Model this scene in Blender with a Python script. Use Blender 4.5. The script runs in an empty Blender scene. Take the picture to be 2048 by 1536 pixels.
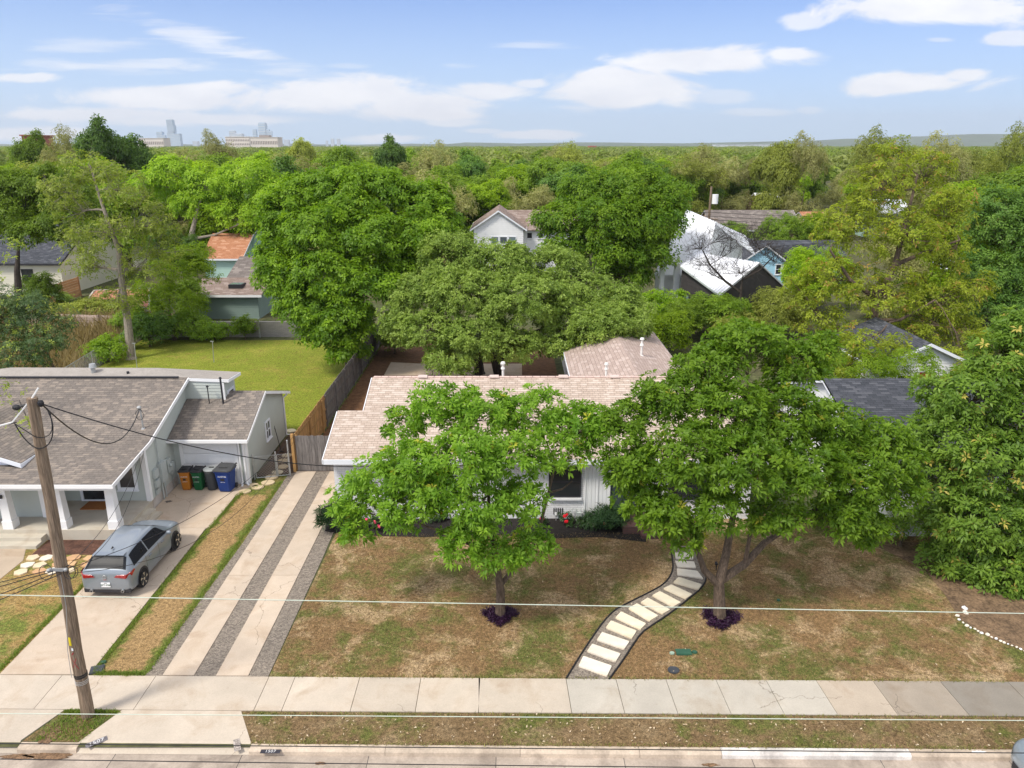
import bpy, math, random
import numpy as np
random.seed(7); rng = np.random.default_rng(11)
SC = bpy.context.scene
COL = SC.collection
# ---------------------------------------------------------------- camera
CH = 14.5; FP = 1480.0; PIT = math.atan(478/FP); SP = math.sin(PIT); CP = math.cos(PIT)
cd = bpy.data.cameras.new('camera'); cam = bpy.data.objects.new('camera', cd); COL.objects.link(cam)
cam.location = (0, 0, CH); cam.rotation_euler = (math.pi/2-PIT, 0, 0)
cd.sensor_width = 36; cd.lens = 36*FP/2048; cd.clip_start = .1; cd.clip_end = 30000
SC.camera = cam
# ---------------------------------------------------------------- sun, sky, exposure
SUN_EL = math.radians(52); SUN_AZ = math.radians(-128)   # azimuth clockwise from +Y: left and a little behind the camera
sd = bpy.data.lights.new('sun', 'SUN'); sd.energy = 2.5; sd.angle = math.radians(12); sd.color = (1, .93, .82)
so = bpy.data.objects.new('sun', sd); COL.objects.link(so)
so.rotation_euler = (math.pi/2-SUN_EL, 0, -SUN_AZ+math.pi)
VS = SC.view_settings
VS.view_transform = 'Standard'; VS.look = 'None'; VS.gamma = 1; VS.exposure = .70
SC.cycles.max_bounces = 7; SC.cycles.diffuse_bounces = 4; SC.cycles.transparent_max_bounces = 6
SC.cycles.volume_bounces = 0
W = bpy.data.worlds.new('World'); SC.world = W; W.use_nodes = True

class NT:
    """tiny node-tree helper"""
    def __init__(s, tree): s.t = tree; s.t.nodes.clear()
    def n(s, typ, **kw):
        x = s.t.nodes.new(typ)
        for k, v in kw.items(): setattr(x, k, v)
        return x
    def l(s, a, b): s.t.links.new(a, b)
    def m(s, op, a, b=None, c=None, clamp=False):
        x = s.t.nodes.new('ShaderNodeMath'); x.operation = op; x.use_clamp = clamp
        for i, q in enumerate((a, b, c)):
            if q is None: continue
            if isinstance(q, (int, float)): x.inputs[i].default_value = q
            else: s.l(q, x.inputs[i])
        return x.outputs[0]
    def mix(s, f, a, b, mode='MIX'):
        x = s.t.nodes.new('ShaderNodeMix'); x.data_type = 'RGBA'; x.blend_type = mode
        for i, q in ((0, f), (6, a), (7, b)):
            if isinstance(q, (int, float)): x.inputs[i].default_value = q
            elif isinstance(q, (tuple, list)): x.inputs[i].default_value = tuple(q)[:3]+(1,)
            else: s.l(q, x.inputs[i])
        return x.outputs[2]
    def ramp(s, f, stops):
        x = s.t.nodes.new('ShaderNodeValToRGB'); s.l(f, x.inputs[0])
        e = x.color_ramp.elements
        while len(e) < len(stops): e.new(.5)
        for i, (p, c) in enumerate(stops):
            e[i].position = p; e[i].color = tuple(c)[:3]+(1,) if isinstance(c, (tuple, list)) else (c, c, c, 1)
        return x.outputs[0]
    def noise(s, vec, scale, detail=3, rough=.55, dist=0):
        x = s.t.nodes.new('ShaderNodeTexNoise'); x.inputs['Scale'].default_value = scale
        x.inputs['Detail'].default_value = detail; x.inputs['Roughness'].default_value = rough
        x.inputs['Distortion'].default_value = dist
        if vec is not None: s.l(vec, x.inputs['Vector'])
        return x.outputs['Fac']

def sky():
    N = NT(W.node_tree)
    out = N.n('ShaderNodeOutputWorld'); bg = N.n('ShaderNodeBackground')
    st = N.n('ShaderNodeTexSky', sky_type='NISHITA', sun_disc=False, sun_elevation=SUN_EL, sun_rotation=SUN_AZ)
    st.altitude = 100; st.air_density = .8; st.dust_density = .5; st.ozone_density = 1.6
    tc = N.n('ShaderNodeTexCoord'); sp = N.n('ShaderNodeSeparateXYZ'); N.l(tc.outputs['Generated'], sp.inputs[0])
    X, Y, Z = sp.outputs
    yy = N.m('MAXIMUM', Y, .05)
    a = N.m('DIVIDE', X, yy); e = N.m('DIVIDE', Z, yy)
    # unseen cloud overhead and behind, added for fill light: noise on a flat layer
    zz = N.m('ADD', N.m('MAXIMUM', Z, 0), .12)
    cx = N.n('ShaderNodeCombineXYZ'); N.l(N.m('DIVIDE', X, zz), cx.inputs[0]); N.l(N.m('DIVIDE', Y, zz), cx.inputs[1])
    w1 = N.noise(cx.outputs[0], 1.1, 6, .6, .4)
    ae = N.n('ShaderNodeCombineXYZ'); N.l(N.m('MULTIPLY', a, 5), ae.inputs[0]); N.l(N.m('MULTIPLY', e, 14), ae.inputs[1])
    w2 = N.noise(ae.outputs[0], 1.3, 7, .62, .6)
    ae2 = N.n('ShaderNodeCombineXYZ'); N.l(N.m('ADD', N.m('MULTIPLY', a, 6), N.m('MULTIPLY', e, 9)), ae2.inputs[0]); N.l(N.m('MULTIPLY', e, 55), ae2.inputs[1])
    w3 = N.noise(ae2.outputs[0], 1.5, 6, .6, .5)
    # individual clouds: bearing, elevation, half width, half height (tangents), tilt, strength, wispy
    cl = [(0.2495,0.1006,0.1058,0.0162,0,1,0), (0.3389,0.1075,0.0372,0.0087,-0,0.9,0), (0.1328,0.0647,0.0913,0.0214,0,1,0), (0.1196,0.0805,0.0438,0.0113,0,1,0),
          (0.4998,0.0729,0.0910,0.0119,0.03,1,0), (0.5671,0.0822,0.0313,0.0088,0,0.9,0), (0.5040,0.1579,0.1281,0.0183,0,1,0), (0.3529,0.1458,0.0294,0.0092,0,0.75,0),
          (0.6085,0.1245,0.0370,0.0074,0,0.75,0), (0.5285,0.1234,0.0247,0.0037,0,0.45,0), (-0.0246,0.0647,0.0598,0.0107,0,0.9,0), (0.0226,0.0729,0.0283,0.0063,0,0.8,0),
          (0.2688,0.0582,0.0347,0.0076,0,0.45,0), (0.3085,0.0399,0.0381,0.0044,0,0.4,0), (0.3780,0.0422,0.0140,0.0038,0,0.4,0), (-0.2424,0.0571,0.1578,0.0227,0,1.05,0),
          (-0.1293,0.0452,0.0950,0.0190,0,1,0), (-0.4380,0.0571,0.1262,0.0151,-0.02,0.95,0), (-0.6038,0.0799,0.0438,0.0056,0,0.85,0), (-0.5552,0.0375,0.1270,0.0089,0,0.85,0),
          (-0.3846,0.0303,0.1592,0.0089,0,0.75,0), (-0.0790,0.0273,0.0382,0.0057,0,0.7,0), (-0.3671,0.1205,0.1050,0.0161,-0.28,0.9,1), (-0.4639,0.0937,0.1309,0.0075,0,0.8,1),
          (-0.5157,0.1188,0.0742,0.0074,0,0.6,1), (-0.5816,0.0978,0.0498,0.0062,0,0.5,1), (0.0327,0.0122,0.0480,0.0051,0,0.75,0), (-0.1565,0.0079,0.0705,0.0064,0,0.7,0),
          (-0.0409,0.0170,0.0256,0.0032,0,0.5,0), (-0.6171,0.0134,0.0768,0.0090,0,0.8,0), (0.0223,0.1166,0.0464,0.0043,0,0.55,1), (-0.0742,0.0949,0.0249,0.0037,0,0.45,1),
          (-0.2021,0.0932,0.0249,0.0037,0,0.4,1), (-0.2741,0.0891,0.0219,0.0037,0,0.6,1)]
    tot = None
    for (ca, ce, sa, se, ti, k, wi) in cl:
        da = N.m('SUBTRACT', a, ca)
        de = N.m('SUBTRACT', N.m('SUBTRACT', e, ce), N.m('MULTIPLY', da, ti))
        r = N.m('ADD', N.m('POWER', N.m('ABSOLUTE', N.m('DIVIDE', da, sa)), 2), N.m('POWER', N.m('ABSOLUTE', N.m('DIVIDE', de, se)), 2))
        r = N.m('SQRT', r)
        nz = N.m('MULTIPLY', N.m('SUBTRACT', w3 if wi else w2, .5), 3.6 if wi else 3.0)
        q = N.m('SUBTRACT', N.m('SUBTRACT', 1.26, r), nz)
        mr = N.n('ShaderNodeMapRange', interpolation_type='SMOOTHSTEP'); N.l(q, mr.inputs[0])
        mr.inputs[1].default_value = 0 ; mr.inputs[2].default_value = 1.2 if wi else .66; mr.inputs[4].default_value = k*(.75 if wi else 1)
        tot = mr.outputs[0] if tot is None else N.m('MAXIMUM', tot, mr.outputs[0])
    front = N.m('GREATER_THAN', Y, .1)
    tot = N.m('MULTIPLY', tot, front)
    fill_cloud = N.ramp(w1, [(.36, 0), (.60, .92)])
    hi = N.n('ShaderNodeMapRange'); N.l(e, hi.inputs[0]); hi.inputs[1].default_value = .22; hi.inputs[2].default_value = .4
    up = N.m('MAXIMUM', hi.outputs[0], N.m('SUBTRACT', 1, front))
    tot = N.m('MINIMUM', N.m('MAXIMUM', tot, N.m('MULTIPLY', fill_cloud, up)), .96)
    tot = N.m('MULTIPLY', tot, N.m('GREATER_THAN', Z, 0))
    # a pale veil low on the sky
    veil = N.n('ShaderNodeMapRange', interpolation_type='SMOOTHSTEP'); N.l(Z, veil.inputs[0]); veil.inputs[1].default_value = .30; veil.inputs[2].default_value = 0
    veil.inputs[3].default_value = .06; veil.inputs[4].default_value = .85
    c0 = N.mix(1, st.outputs[0], SKYTINT, 'MULTIPLY')
    c1 = N.mix(veil.outputs[0], c0, VEIL)
    under = N.noise(ae.outputs[0], 2.2, 4)
    cc = N.mix(N.ramp(under, [(.35, 0), (.65, 1)]), CLOUD_D, CLOUD)
    cc = N.mix(up, cc, (9.8, 9.5, 9.0))  # out-of-view overhead cloud made brighter to add soft fill light
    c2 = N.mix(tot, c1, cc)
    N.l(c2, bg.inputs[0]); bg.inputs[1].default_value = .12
    N.l(bg.outputs[0], out.inputs[0])
SKYTINT = (.13, .37, .80); VEIL = (3.5, 4.45, 5.5); CLOUD = (5.6, 5.6, 5.75); CLOUD_D = (4.9, 5.0, 5.35)
sky()

# ---------------------------------------------------------------- geometry helpers
def G(x, y, z=0.0):
    """pixel of the 2048x1536 photograph -> point on the level z"""
    u = (x-1024)/FP; v = (y-768)/FP; t = (CH-z)/(SP+v*CP); return (u*t, t*(CP-v*SP), z)
def A(x, y, Y):
    u = (x-1024)/FP; v = (y-768)/FP; t = Y/(CP-v*SP); return (u*t, Y, CH-t*(SP+v*CP))
def PX(X, Y, Z):
    d = CH-Z; t = Y*CP+d*SP; return (1024+FP*X/t, 768+FP*(d*CP-Y*SP)/t)
V = lambda *a: np.array(a, float)

TINTED = set()
class MB:
    def __init__(s): s.v = []; s.f = []; s.uv = []; s.c = []; s.hasuv = False; s.hasc = False; s.T = None
    def face(s, pts, uv=None, col=None):
        i = len(s.v)
        for p in pts:
            p = np.array(p, float)
            if s.T is not None: p = s.T(p)
            s.v.append(tuple(p))
        s.f.append(tuple(range(i, i+len(pts))))
        if uv is not None: s.hasuv = True
        if col is not None: s.hasc = True
        s.uv.append(uv if uv is not None else [(0, 0)]*len(pts)); s.c.append(col if col is not None else (1, 1, 1))
        return s
    def box(s, x0, x1, y0, y1, z0, z1, col=None, top=None):
        """axis box; top=(sx,sy) shrinks the top face"""
        cx, cy = (x0+x1)/2, (y0+y1)/2; tx, ty = top or (1, 1)
        b = [(x0, y0, z0), (x1, y0, z0), (x1, y1, z0), (x0, y1, z0)]
        t = [(cx+(p[0]-cx)*tx, cy+(p[1]-cy)*ty, z1) for p in b]
        s.face(b[::-1], col=col); s.face(t, col=col)
        for i in range(4):
            j = (i+1) % 4; s.face([b[i], b[j], t[j], t[i]], col=col)
        return s
    def prism(s, poly, z0, z1, col=None, bot=False):
        b = [(p[0], p[1], z0) for p in poly]; t = [(p[0], p[1], z1) for p in poly]
        ar = sum(poly[i][0]*poly[(i+1) % len(poly)][1]-poly[(i+1) % len(poly)][0]*poly[i][1] for i in range(len(poly)))
        if ar < 0: b.reverse(); t.reverse()
        s.face(t, col=col)
        if bot: s.face(b[::-1], col=col)
        for i in range(len(b)):
            j = (i+1) % len(b); s.face([b[i], b[j], t[j], t[i]], col=col)
        return s
    def beam(s, p, q, w, h, col=None, up=(0, 0, 1)):
        p = np.array(p, float); q = np.array(q, float); d = (q-p)/np.linalg.norm(q-p)
        r = np.cross(d, up); r /= np.linalg.norm(r); u = np.cross(r, d)
        c = [(-1, -1), (1, -1), (1, 1), (-1, 1)]
        a = [p+r*x*w/2+u*y*h/2 for x, y in c]; b = [q+r*x*w/2+u*y*h/2 for x, y in c]
        s.face(a[::-1] if False else a, col=col); s.face(b[::-1], col=col)
        for i in range(4):
            j = (i+1) % 4; s.face([a[j], a[i], b[i], b[j]], col=col)
        return s
    def tube(s, pts, r, n=6, col=None, cap=True):
        pts = [np.array(p, float) for p in pts]; m = len(pts)
        rs = r if hasattr(r, '__len__') else [r]*m
        ref = None; rings = []
        for i in range(m):
            d = pts[min(i+1, m-1)]-pts[max(i-1, 0)]; L = np.linalg.norm(d); d = d/L if L > 1e-9 else V(0, 0, 1)
            if ref is None: ref = V(1, 0, 0) if abs(d[0]) < .8 else V(0, 1, 0)
            a = ref-d*np.dot(ref, d); a /= np.linalg.norm(a); ref = a; b = np.cross(d, a)
            rings.append([pts[i]+rs[i]*(math.cos(2*math.pi*k/n)*a+math.sin(2*math.pi*k/n)*b) for k in range(n)])
        for i in range(m-1):
            for k in range(n):
                k2 = (k+1) % n; s.face([rings[i][k], rings[i][k2], rings[i+1][k2], rings[i+1][k]], col=col)
        if cap: s.face(rings[0][::-1], col=col); s.face(rings[-1], col=col)
        return s
    def cyl(s, x, y, z0, z1, r0, r1=None, n=12, col=None):
        return s.tube([(x, y, z0), (x, y, z1)], [r0, r0 if r1 is None else r1], n, col)
    def ball(s, c, r, n=8, m=5, col=None, jit=0):
        c = np.array(c, float); r = np.array(r if hasattr(r, '__len__') else (r, r, r), float)
        P = [[c+r*V(math.sin(math.pi*i/m)*math.cos(2*math.pi*k/n), math.sin(math.pi*i/m)*math.sin(2*math.pi*k/n), math.cos(math.pi*i/m))*(1+jit*random.uniform(-1, 1)) for k in range(n)] for i in range(m+1)]
        for i in range(m):
            for k in range(n):
                k2 = (k+1) % n
                if i == 0: s.face([P[0][0], P[1][k], P[1][k2]], col=col)
                elif i == m-1: s.face([P[i][k], P[m][0], P[i][k2]], col=col)
                else: s.face([P[i][k], P[i+1][k], P[i+1][k2], P[i][k2]], col=col)
        return s
    def build(s, name, mat, parent=None, smooth=False, merge=False, loc=None):
        off = V(0, 0, 0)
        q = parent
        while q is not None: off += V(*q.location); q = q.parent
        if loc is not None: off += V(*loc)
        me = bpy.data.meshes.new(name)
        me.from_pydata([tuple(np.array(p)-off) for p in s.v], [], s.f)
        if s.hasuv:
            l = me.uv_layers.new(name='UVMap'); l.data.foreach_set('uv', [c for f in s.uv for p in f for c in p])
        if s.hasc:
            ca = me.color_attributes.new('tint', 'FLOAT_COLOR', 'CORNER')
            ca.data.foreach_set('color', [c for f, k in zip(s.f, s.c) for _ in f for c in (k[0], k[1], k[2], 1)])
        me.materials.append(mat)
        if not s.hasc and mat.name in TINTED:
            ca = me.color_attributes.new('tint', 'FLOAT_COLOR', 'CORNER'); ca.data.foreach_set('color', [1.0]*(4*len(me.loops)))
        if merge:
            import bmesh
            bm = bmesh.new(); bm.from_mesh(me); bmesh.ops.remove_doubles(bm, verts=bm.verts, dist=1e-4)
            bmesh.ops.recalc_face_normals(bm, faces=bm.faces); bm.to_mesh(me); bm.free()
        if smooth: me.polygons.foreach_set('use_smooth', [True]*len(me.polygons))
        me.update()
        o = bpy.data.objects.new(name, me); COL.objects.link(o)
        if parent is not None: o.parent = parent
        if loc is not None: o.location = loc
        return o

def tag(o, label=None, cat=None, group=None, kind=None):
    if label: o['label'] = label
    if cat: o['category'] = cat
    if group: o['group'] = group
    if kind: o['kind'] = kind
    return o
def thing(name, loc, label, cat, group=None):
    o = bpy.data.objects.new(name, None); COL.objects.link(o); o.location = loc; o.empty_display_size = .3
    return tag(o, label, cat, group)
def kids(o): return [c for c in bpy.data.objects if c.parent == o]
def copy_tree(o, parent=None, ch=None):
    c = o.copy(); COL.objects.link(c); c.parent = parent
    for k in kids(o): copy_tree(k, c)
    return c
def text_mesh(txt, size, mat, name='lettering', parent=None, M=None, ext=.002, space=1.0):
    """writing as a thin mesh; M maps local (x,y,z) to the surface"""
    cu = bpy.data.curves.new('t', 'FONT'); cu.body = txt; cu.size = size; cu.align_x = 'CENTER'; cu.align_y = 'CENTER'; cu.extrude = ext; cu.space_character = space
    cu.resolution_u = 3
    ob = bpy.data.objects.new('t', cu); COL.objects.link(ob)
    dg = bpy.context.evaluated_depsgraph_get(); dg.update()
    me = bpy.data.meshes.new_from_object(ob.evaluated_get(dg)); bpy.data.objects.remove(ob); bpy.data.curves.remove(cu)
    for v in me.vertices: v.co = M(np.array(v.co))
    me.materials.clear(); me.materials.append(mat)
    o = bpy.data.objects.new(name, me); COL.objects.link(o); o.parent = parent
    return o
def frame(o, ax, ay, off=0):
    """surface frame for writing"""
    o = np.array(o, float); ax = np.array(ax, float); ay = np.array(ay, float); ax /= np.linalg.norm(ax); ay /= np.linalg.norm(ay); n = np.cross(ax, ay)
    return lambda p: tuple(o+ax*p[0]+ay*p[1]+n*(p[2]+off))

# ---------------------------------------------------------------- materials
MATS = {}
def newmat(name):
    m = bpy.data.materials.new(name); m.use_nodes = True; MATS[name] = m
    N = NT(m.node_tree); N.out = N.n('ShaderNodeOutputMaterial'); N.b = N.n('ShaderNodeBsdfPrincipled'); N.l(N.b.outputs[0], N.out.inputs[0])
    return m, N
def bump(N, h, strength, dist):
    b = N.n('ShaderNodeBump'); b.inputs['Strength'].default_value = strength; b.inputs['Distance'].default_value = dist
    N.l(h, b.inputs['Height']); N.l(b.outputs[0], N.b.inputs['Normal']); return b
def pm(name, base, var=.12, scale=2.5, rough=.8, bmp=0, bs=30, metal=0, spec=.3, tint=False, fine=0, fs=40, stain=None, ss=.5, coat=0, stretch=None, crack=0):
    m, N = newmat(name)
    tc = N.n('ShaderNodeTexCoord'); vec = tc.outputs['Object']
    if stretch:
        mp = N.n('ShaderNodeMapping'); N.l(vec, mp.inputs[0]); mp.inputs['Scale'].default_value = stretch; vec = mp.outputs[0]
    b = np.array(base)
    lo = tuple(np.clip(b*(1-var), 0, 1)); hi = tuple(np.clip(b*(1+var), 0, 1))
    c = N.mix(N.ramp(N.noise(vec, scale, 4), [(.3, 0), (.7, 1)]), lo, hi)
    if stain:
        c = N.mix(N.ramp(N.noise(vec, ss, 5, .6, .5), [(.5, 0), (.72, 1)]), c, stain)
    if crack:
        dn = N.n('ShaderNodeTexNoise'); dn.inputs['Scale'].default_value = 2.5; dn.inputs['Detail'].default_value = 5; N.l(vec, dn.inputs['Vector'])
        va = N.n('ShaderNodeVectorMath', operation='MULTIPLY_ADD'); N.l(dn.outputs['Color'], va.inputs[0]); va.inputs[1].default_value = (.5, .5, .5); N.l(vec, va.inputs[2])
        vo = N.n('ShaderNodeTexVoronoi', feature='DISTANCE_TO_EDGE'); vo.inputs['Scale'].default_value = .32; N.l(va.outputs[0], vo.inputs['Vector'])
        k = N.m('MULTIPLY', N.m('LESS_THAN', vo.outputs['Distance'], .0032), N.m('GREATER_THAN', N.noise(vec, .3, 1), .52))
        c = N.mix(N.m('MULTIPLY', k, crack), c, (.16, .13, .10))
        c = N.mix(N.ramp(N.noise(vec, 3.2, 6, .75), [(.62, 0), (.74, .45)]), c, (.30, .25, .195))
    if fine:
        f = N.ramp(N.noise(vec, fs, 2), [(.25, 1-fine), (.75, 1+fine)])
        x = N.n('ShaderNodeMix', data_type='RGBA', blend_type='MULTIPLY'); x.inputs[0].default_value = 1
        mm = N.m('ADD', N.m('MULTIPLY', N.m('SUBTRACT', N.noise(vec, fs, 2), .5), fine*4), 1)
        N.l(c, x.inputs[6]); N.l(mm, x.inputs[7]); c = x.outputs[2]
    if tint:
        TINTED.add(m.name)
        at = N.n('ShaderNodeAttribute', attribute_name='tint'); c = N.mix(1, c, at.outputs['Color'], 'MULTIPLY')
    N.l(c, N.b.inputs['Base Color'])
    N.b.inputs['Roughness'].default_value = rough; N.b.inputs['Metallic'].default_value = metal
    N.b.inputs['Specular IOR Level'].default_value = spec; N.b.inputs['Coat Weight'].default_value = coat
    if bmp: bump(N, N.noise(vec, bs, 3), bmp, .02)
    return m
def shingle(name, c1, c2, c3, tw=.30, rh=.14, p3=.25):
    m, N = newmat(name)
    tc = N.n('ShaderNodeTexCoord')
    def br(a, b, off, w):
        x = N.n('ShaderNodeTexBrick'); N.l(tc.outputs['UV'], x.inputs['Vector']); x.offset = off; x.offset_frequency = 2; x.squash = 1
        x.inputs['Scale'].default_value = 1; x.inputs['Brick Width'].default_value = w; x.inputs['Row Height'].default_value = rh
        x.inputs['Mortar Size'].default_value = .006; x.inputs['Mortar Smooth'].default_value = .3; x.inputs['Bias'].default_value = 0
        x.inputs['Color1'].default_value = tuple(a)+(1,); x.inputs['Color2'].default_value = tuple(b)+(1,); x.inputs['Mortar'].default_value = tuple(np.array(a)*.5)+(1,)  # dark joint colour also paints in the shadow lines under shingle butts
        return x
    b1 = br(c1, c2, .37, tw); b2 = br((0, 0, 0), (1, 1, 1), .63, tw*1.15)
    b2.inputs['Mortar'].default_value = (.3, .3, .3, 1)
    k = N.ramp(b2.outputs['Color'], [(1-p3-.04, 0), (1-p3+.04, 1)])
    c = N.mix(k, b1.outputs['Color'], c3)
    n1 = N.noise(tc.outputs['Object'], .35, 4)
    c = N.mix(N.m('MULTIPLY', N.ramp(n1, [(.4, 0), (.75, 1)]), .25), c, tuple(np.array(c1)*.65))
    mm = N.m('ADD', N.m('MULTIPLY', N.m('SUBTRACT', N.noise(tc.outputs['Object'], 60, 2), .5), .9), 1)
    x = N.n('ShaderNodeMix', data_type='RGBA', blend_type='MULTIPLY'); x.inputs[0].default_value = 1; N.l(c, x.inputs[6]); N.l(mm, x.inputs[7])
    N.l(x.outputs[2], N.b.inputs['Base Color']); N.b.inputs['Roughness'].default_value = .9; N.b.inputs['Specular IOR Level'].default_value = .2
    sep = N.n('ShaderNodeSeparateXYZ'); N.l(tc.outputs['UV'], sep.inputs[0])
    saw = N.m('SUBTRACT', 1, N.m('FRACT', N.m('DIVIDE', sep.outputs[1], rh)))
    bump(N, N.m('SUBTRACT', saw, N.m('MULTIPLY', b1.outputs['Fac'], .6)), .8, .02)
    return m
def brickwall(name, c1, c2, mort):
    m, N = newmat(name)
    tc = N.n('ShaderNodeTexCoord'); x = N.n('ShaderNodeTexBrick'); N.l(tc.outputs['UV'], x.inputs['Vector'])
    x.inputs['Scale'].default_value = 1; x.inputs['Brick Width'].default_value = .30; x.inputs['Row Height'].default_value = .085
    x.inputs['Mortar Size'].default_value = .012; x.inputs['Mortar Smooth'].default_value = .4
    for k, c in (('Color1', c1), ('Color2', c2), ('Mortar', mort)): x.inputs[k].default_value = tuple(c)+(1,)
    c = N.mix(N.m('MULTIPLY', N.noise(tc.outputs['Object'], .9, 4), .25), x.outputs['Color'], tuple(np.array(c1)*.8))
    N.l(c, N.b.inputs['Base Color']); N.b.inputs['Roughness'].default_value = .6
    bump(N, N.m('ADD', N.m('SUBTRACT', 1, x.outputs['Fac']), N.m('MULTIPLY', N.noise(tc.outputs['Object'], 25, 3), .5)), .7, .012)
    return m
def lawn(name, dry, green, pale, bal=.5, big=.33, litter=0, wet=None):
    m, N = newmat(name)
    vec = N.n('ShaderNodeTexCoord').outputs['Object']
    n1 = N.noise(vec, big, 5, .6, .4); n2 = N.noise(vec, 1.3, 10, .8)
    k = N.m('ADD', N.m('MULTIPLY', n1, .5), N.m('MULTIPLY', n2, .5))
    c = N.mix(N.ramp(k, [(bal-.04, 0), (bal+.045, 1)]), dry, green)
    n3 = N.noise(vec, .55, 9, .76, .5)
    c = N.mix(N.ramp(n3, [(.50, 0), (.60, .85)]), c, pale)
    n4 = N.noise(vec, 1.3, 5, .7); c = N.mix(N.ramp(n4, [(.30, .75), (.45, 0)]), c, tuple(np.array(dry)*.62))
    mm = N.m('ADD', N.m('MULTIPLY', N.m('SUBTRACT', N.noise(vec, 9, 5, .85), .5), 3.4), 1)
    mm = N.m('MAXIMUM', N.m('MULTIPLY', mm, N.m('ADD', N.m('MULTIPLY', N.m('SUBTRACT', N.noise(vec, 42, 3, .85), .5), 4.2), 1)), .22)
    x = N.n('ShaderNodeMix', data_type='RGBA', blend_type='MULTIPLY'); x.inputs[0].default_value = 1; N.l(c, x.inputs[6]); N.l(mm, x.inputs[7]); c = x.outputs[2]
    if litter:
        vo = N.n('ShaderNodeTexVoronoi'); vo.inputs['Scale'].default_value = 3.2; N.l(vec, vo.inputs['Vector'])
        c = N.mix(N.m('MULTIPLY', N.m('LESS_THAN', vo.outputs['Distance'], .055), litter), c, (.62, .5, .36))
    N.l(c, N.b.inputs['Base Color']); N.b.inputs['Roughness'].default_value = .95; N.b.inputs['Specular IOR Level'].default_value = .1
    bump(N, N.noise(vec, 26, 5, .8), .9, .05)
    return m
def gravelmat(name, c1, c2, sc=28):
    m, N = newmat(name); vec = N.n('ShaderNodeTexCoord').outputs['Object']
    vo = N.n('ShaderNodeTexVoronoi'); vo.inputs['Scale'].default_value = sc; N.l(vec, vo.inputs['Vector'])
    s = N.n('ShaderNodeSeparateColor'); N.l(vo.outputs['Color'], s.inputs[0])
    c = N.mix(s.outputs[0], c1, c2)
    c = N.mix(N.ramp(N.noise(vec, 1.2, 4), [(.4, 0), (.7, .4)]), c, tuple(np.array(c1)*.6))
    N.l(c, N.b.inputs['Base Color']); N.b.inputs['Roughness'].default_value = .9
    bump(N, N.m('SUBTRACT', 1, vo.outputs['Distance']), 1, .03)
    return m
def glassmat(name, c=(.02, .025, .03), rough=.08):
    m, N = newmat(name); N.b.inputs['Base Color'].default_value = c+(1,); N.b.inputs['Roughness'].default_value = rough; N.b.inputs['Specular IOR Level'].default_value = .8
    return m
def leafmat(name, dark, light, trans=.4, rough=.6, spec=.22, odd=None, oddp=.03):
    m, N = newmat(name)
    at = N.n('ShaderNodeAttribute', attribute_name='rnd'); oi = N.n('ShaderNodeObjectInfo')
    c = N.mix(at.outputs['Fac'], dark, light)
    if odd:
        at2 = N.n('ShaderNodeAttribute', attribute_name='rnd2'); c = N.mix(N.m('GREATER_THAN', at2.outputs['Fac'], 1-oddp), c, odd)
    k = N.m('ADD', N.m('MULTIPLY', oi.outputs['Random'], .5), .75)
    x = N.n('ShaderNodeMix', data_type='RGBA', blend_type='MULTIPLY'); x.inputs[0].default_value = 1; N.l(c, x.inputs[6]); N.l(k, x.inputs[7]); c = x.outputs[2]
    N.l(c, N.b.inputs['Base Color']); N.b.inputs['Roughness'].default_value = rough; N.b.inputs['Specular IOR Level'].default_value = spec
    tr = N.n('ShaderNodeBsdfTranslucent'); N.l(N.mix(.5, c, (1, 1, .35), 'MULTIPLY'), tr.inputs[0])
    g = N.n('ShaderNodeVectorMath', operation='SCALE'); N.l(tr.inputs[0].links[0].from_socket, g.inputs[0]); g.inputs['Scale'].default_value = 1.7; N.l(g.outputs[0], tr.inputs[0])
    ms = N.n('ShaderNodeMixShader'); ms.inputs[0].default_value = trans
    N.l(N.b.outputs[0], ms.inputs[1]); N.l(tr.outputs[0], ms.inputs[2]); N.l(ms.outputs[0], N.out.inputs[0])
    return m

concrete = pm('concrete', (.475, .42, .35), .10, .9, .85, .15, 40, tint=True, fine=.06, fs=25, stain=(.40, .33, .255), ss=.9, crack=.55)
conc_grey = pm('grey_concrete', (.40, .37, .33), .14, 1.4, .85, .2, 40, tint=True, fine=.12, fs=18, stain=(.26, .235, .20), ss=.7)
kerbmat = pm('kerb_concrete', (.42, .36, .30), .18, 1.6, .85, .2, 40, tint=True, fine=.12, fs=20, stain=(.24, .20, .165), ss=1.1)
asphalt = pm('asphalt', (.07, .07, .072), .2, 3, .9, .4, 80, fine=.3, fs=90)
stone = pm('limestone', (.70, .64, .54), .08, 2.5, .8, .2, 25, tint=True, stain=(.62, .52, .38), ss=1.6)
gravel = gravelmat('gravel', (.33, .28, .225), (.12, .098, .08), 24)
blackedge = pm('black_edging', (.015, .015, .016), .2, 4, .6)
mulch = pm('black_mulch', (.018, .015, .014), .5, 14, .95, .8, 30, fine=.4, fs=50)
brownmulch = pm('brown_leaf_litter', (.15, .075, .035), .35, 3, .95, .8, 20, fine=.4, fs=22)
white = pm('white_paint', (.78, .79, .80), .03, 2, .5)
whitetrim = pm('white_trim', (.76, .79, .84), .03, 2, .5)
siding = pm('sage_grey_siding', (.46, .50, .47), .04, 1.2, .65)
sidwhite = pm('white_siding', (.72, .73, .73), .04, 1.2, .65)
sidgreen = pm('grey_green_siding', (.20, .27, .245), .06, 1, .7)
sidcream = pm('cream_siding', (.66, .63, .52), .04, 1, .7)
sidblue = pm('light_blue_siding', (.36, .62, .78), .05, 1, .7)
sidmint = pm('mint_siding', (.42, .60, .54), .05, 1, .7)
sidpeach = pm('peach_brick', (.62, .42, .33), .1, 3, .8)
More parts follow.
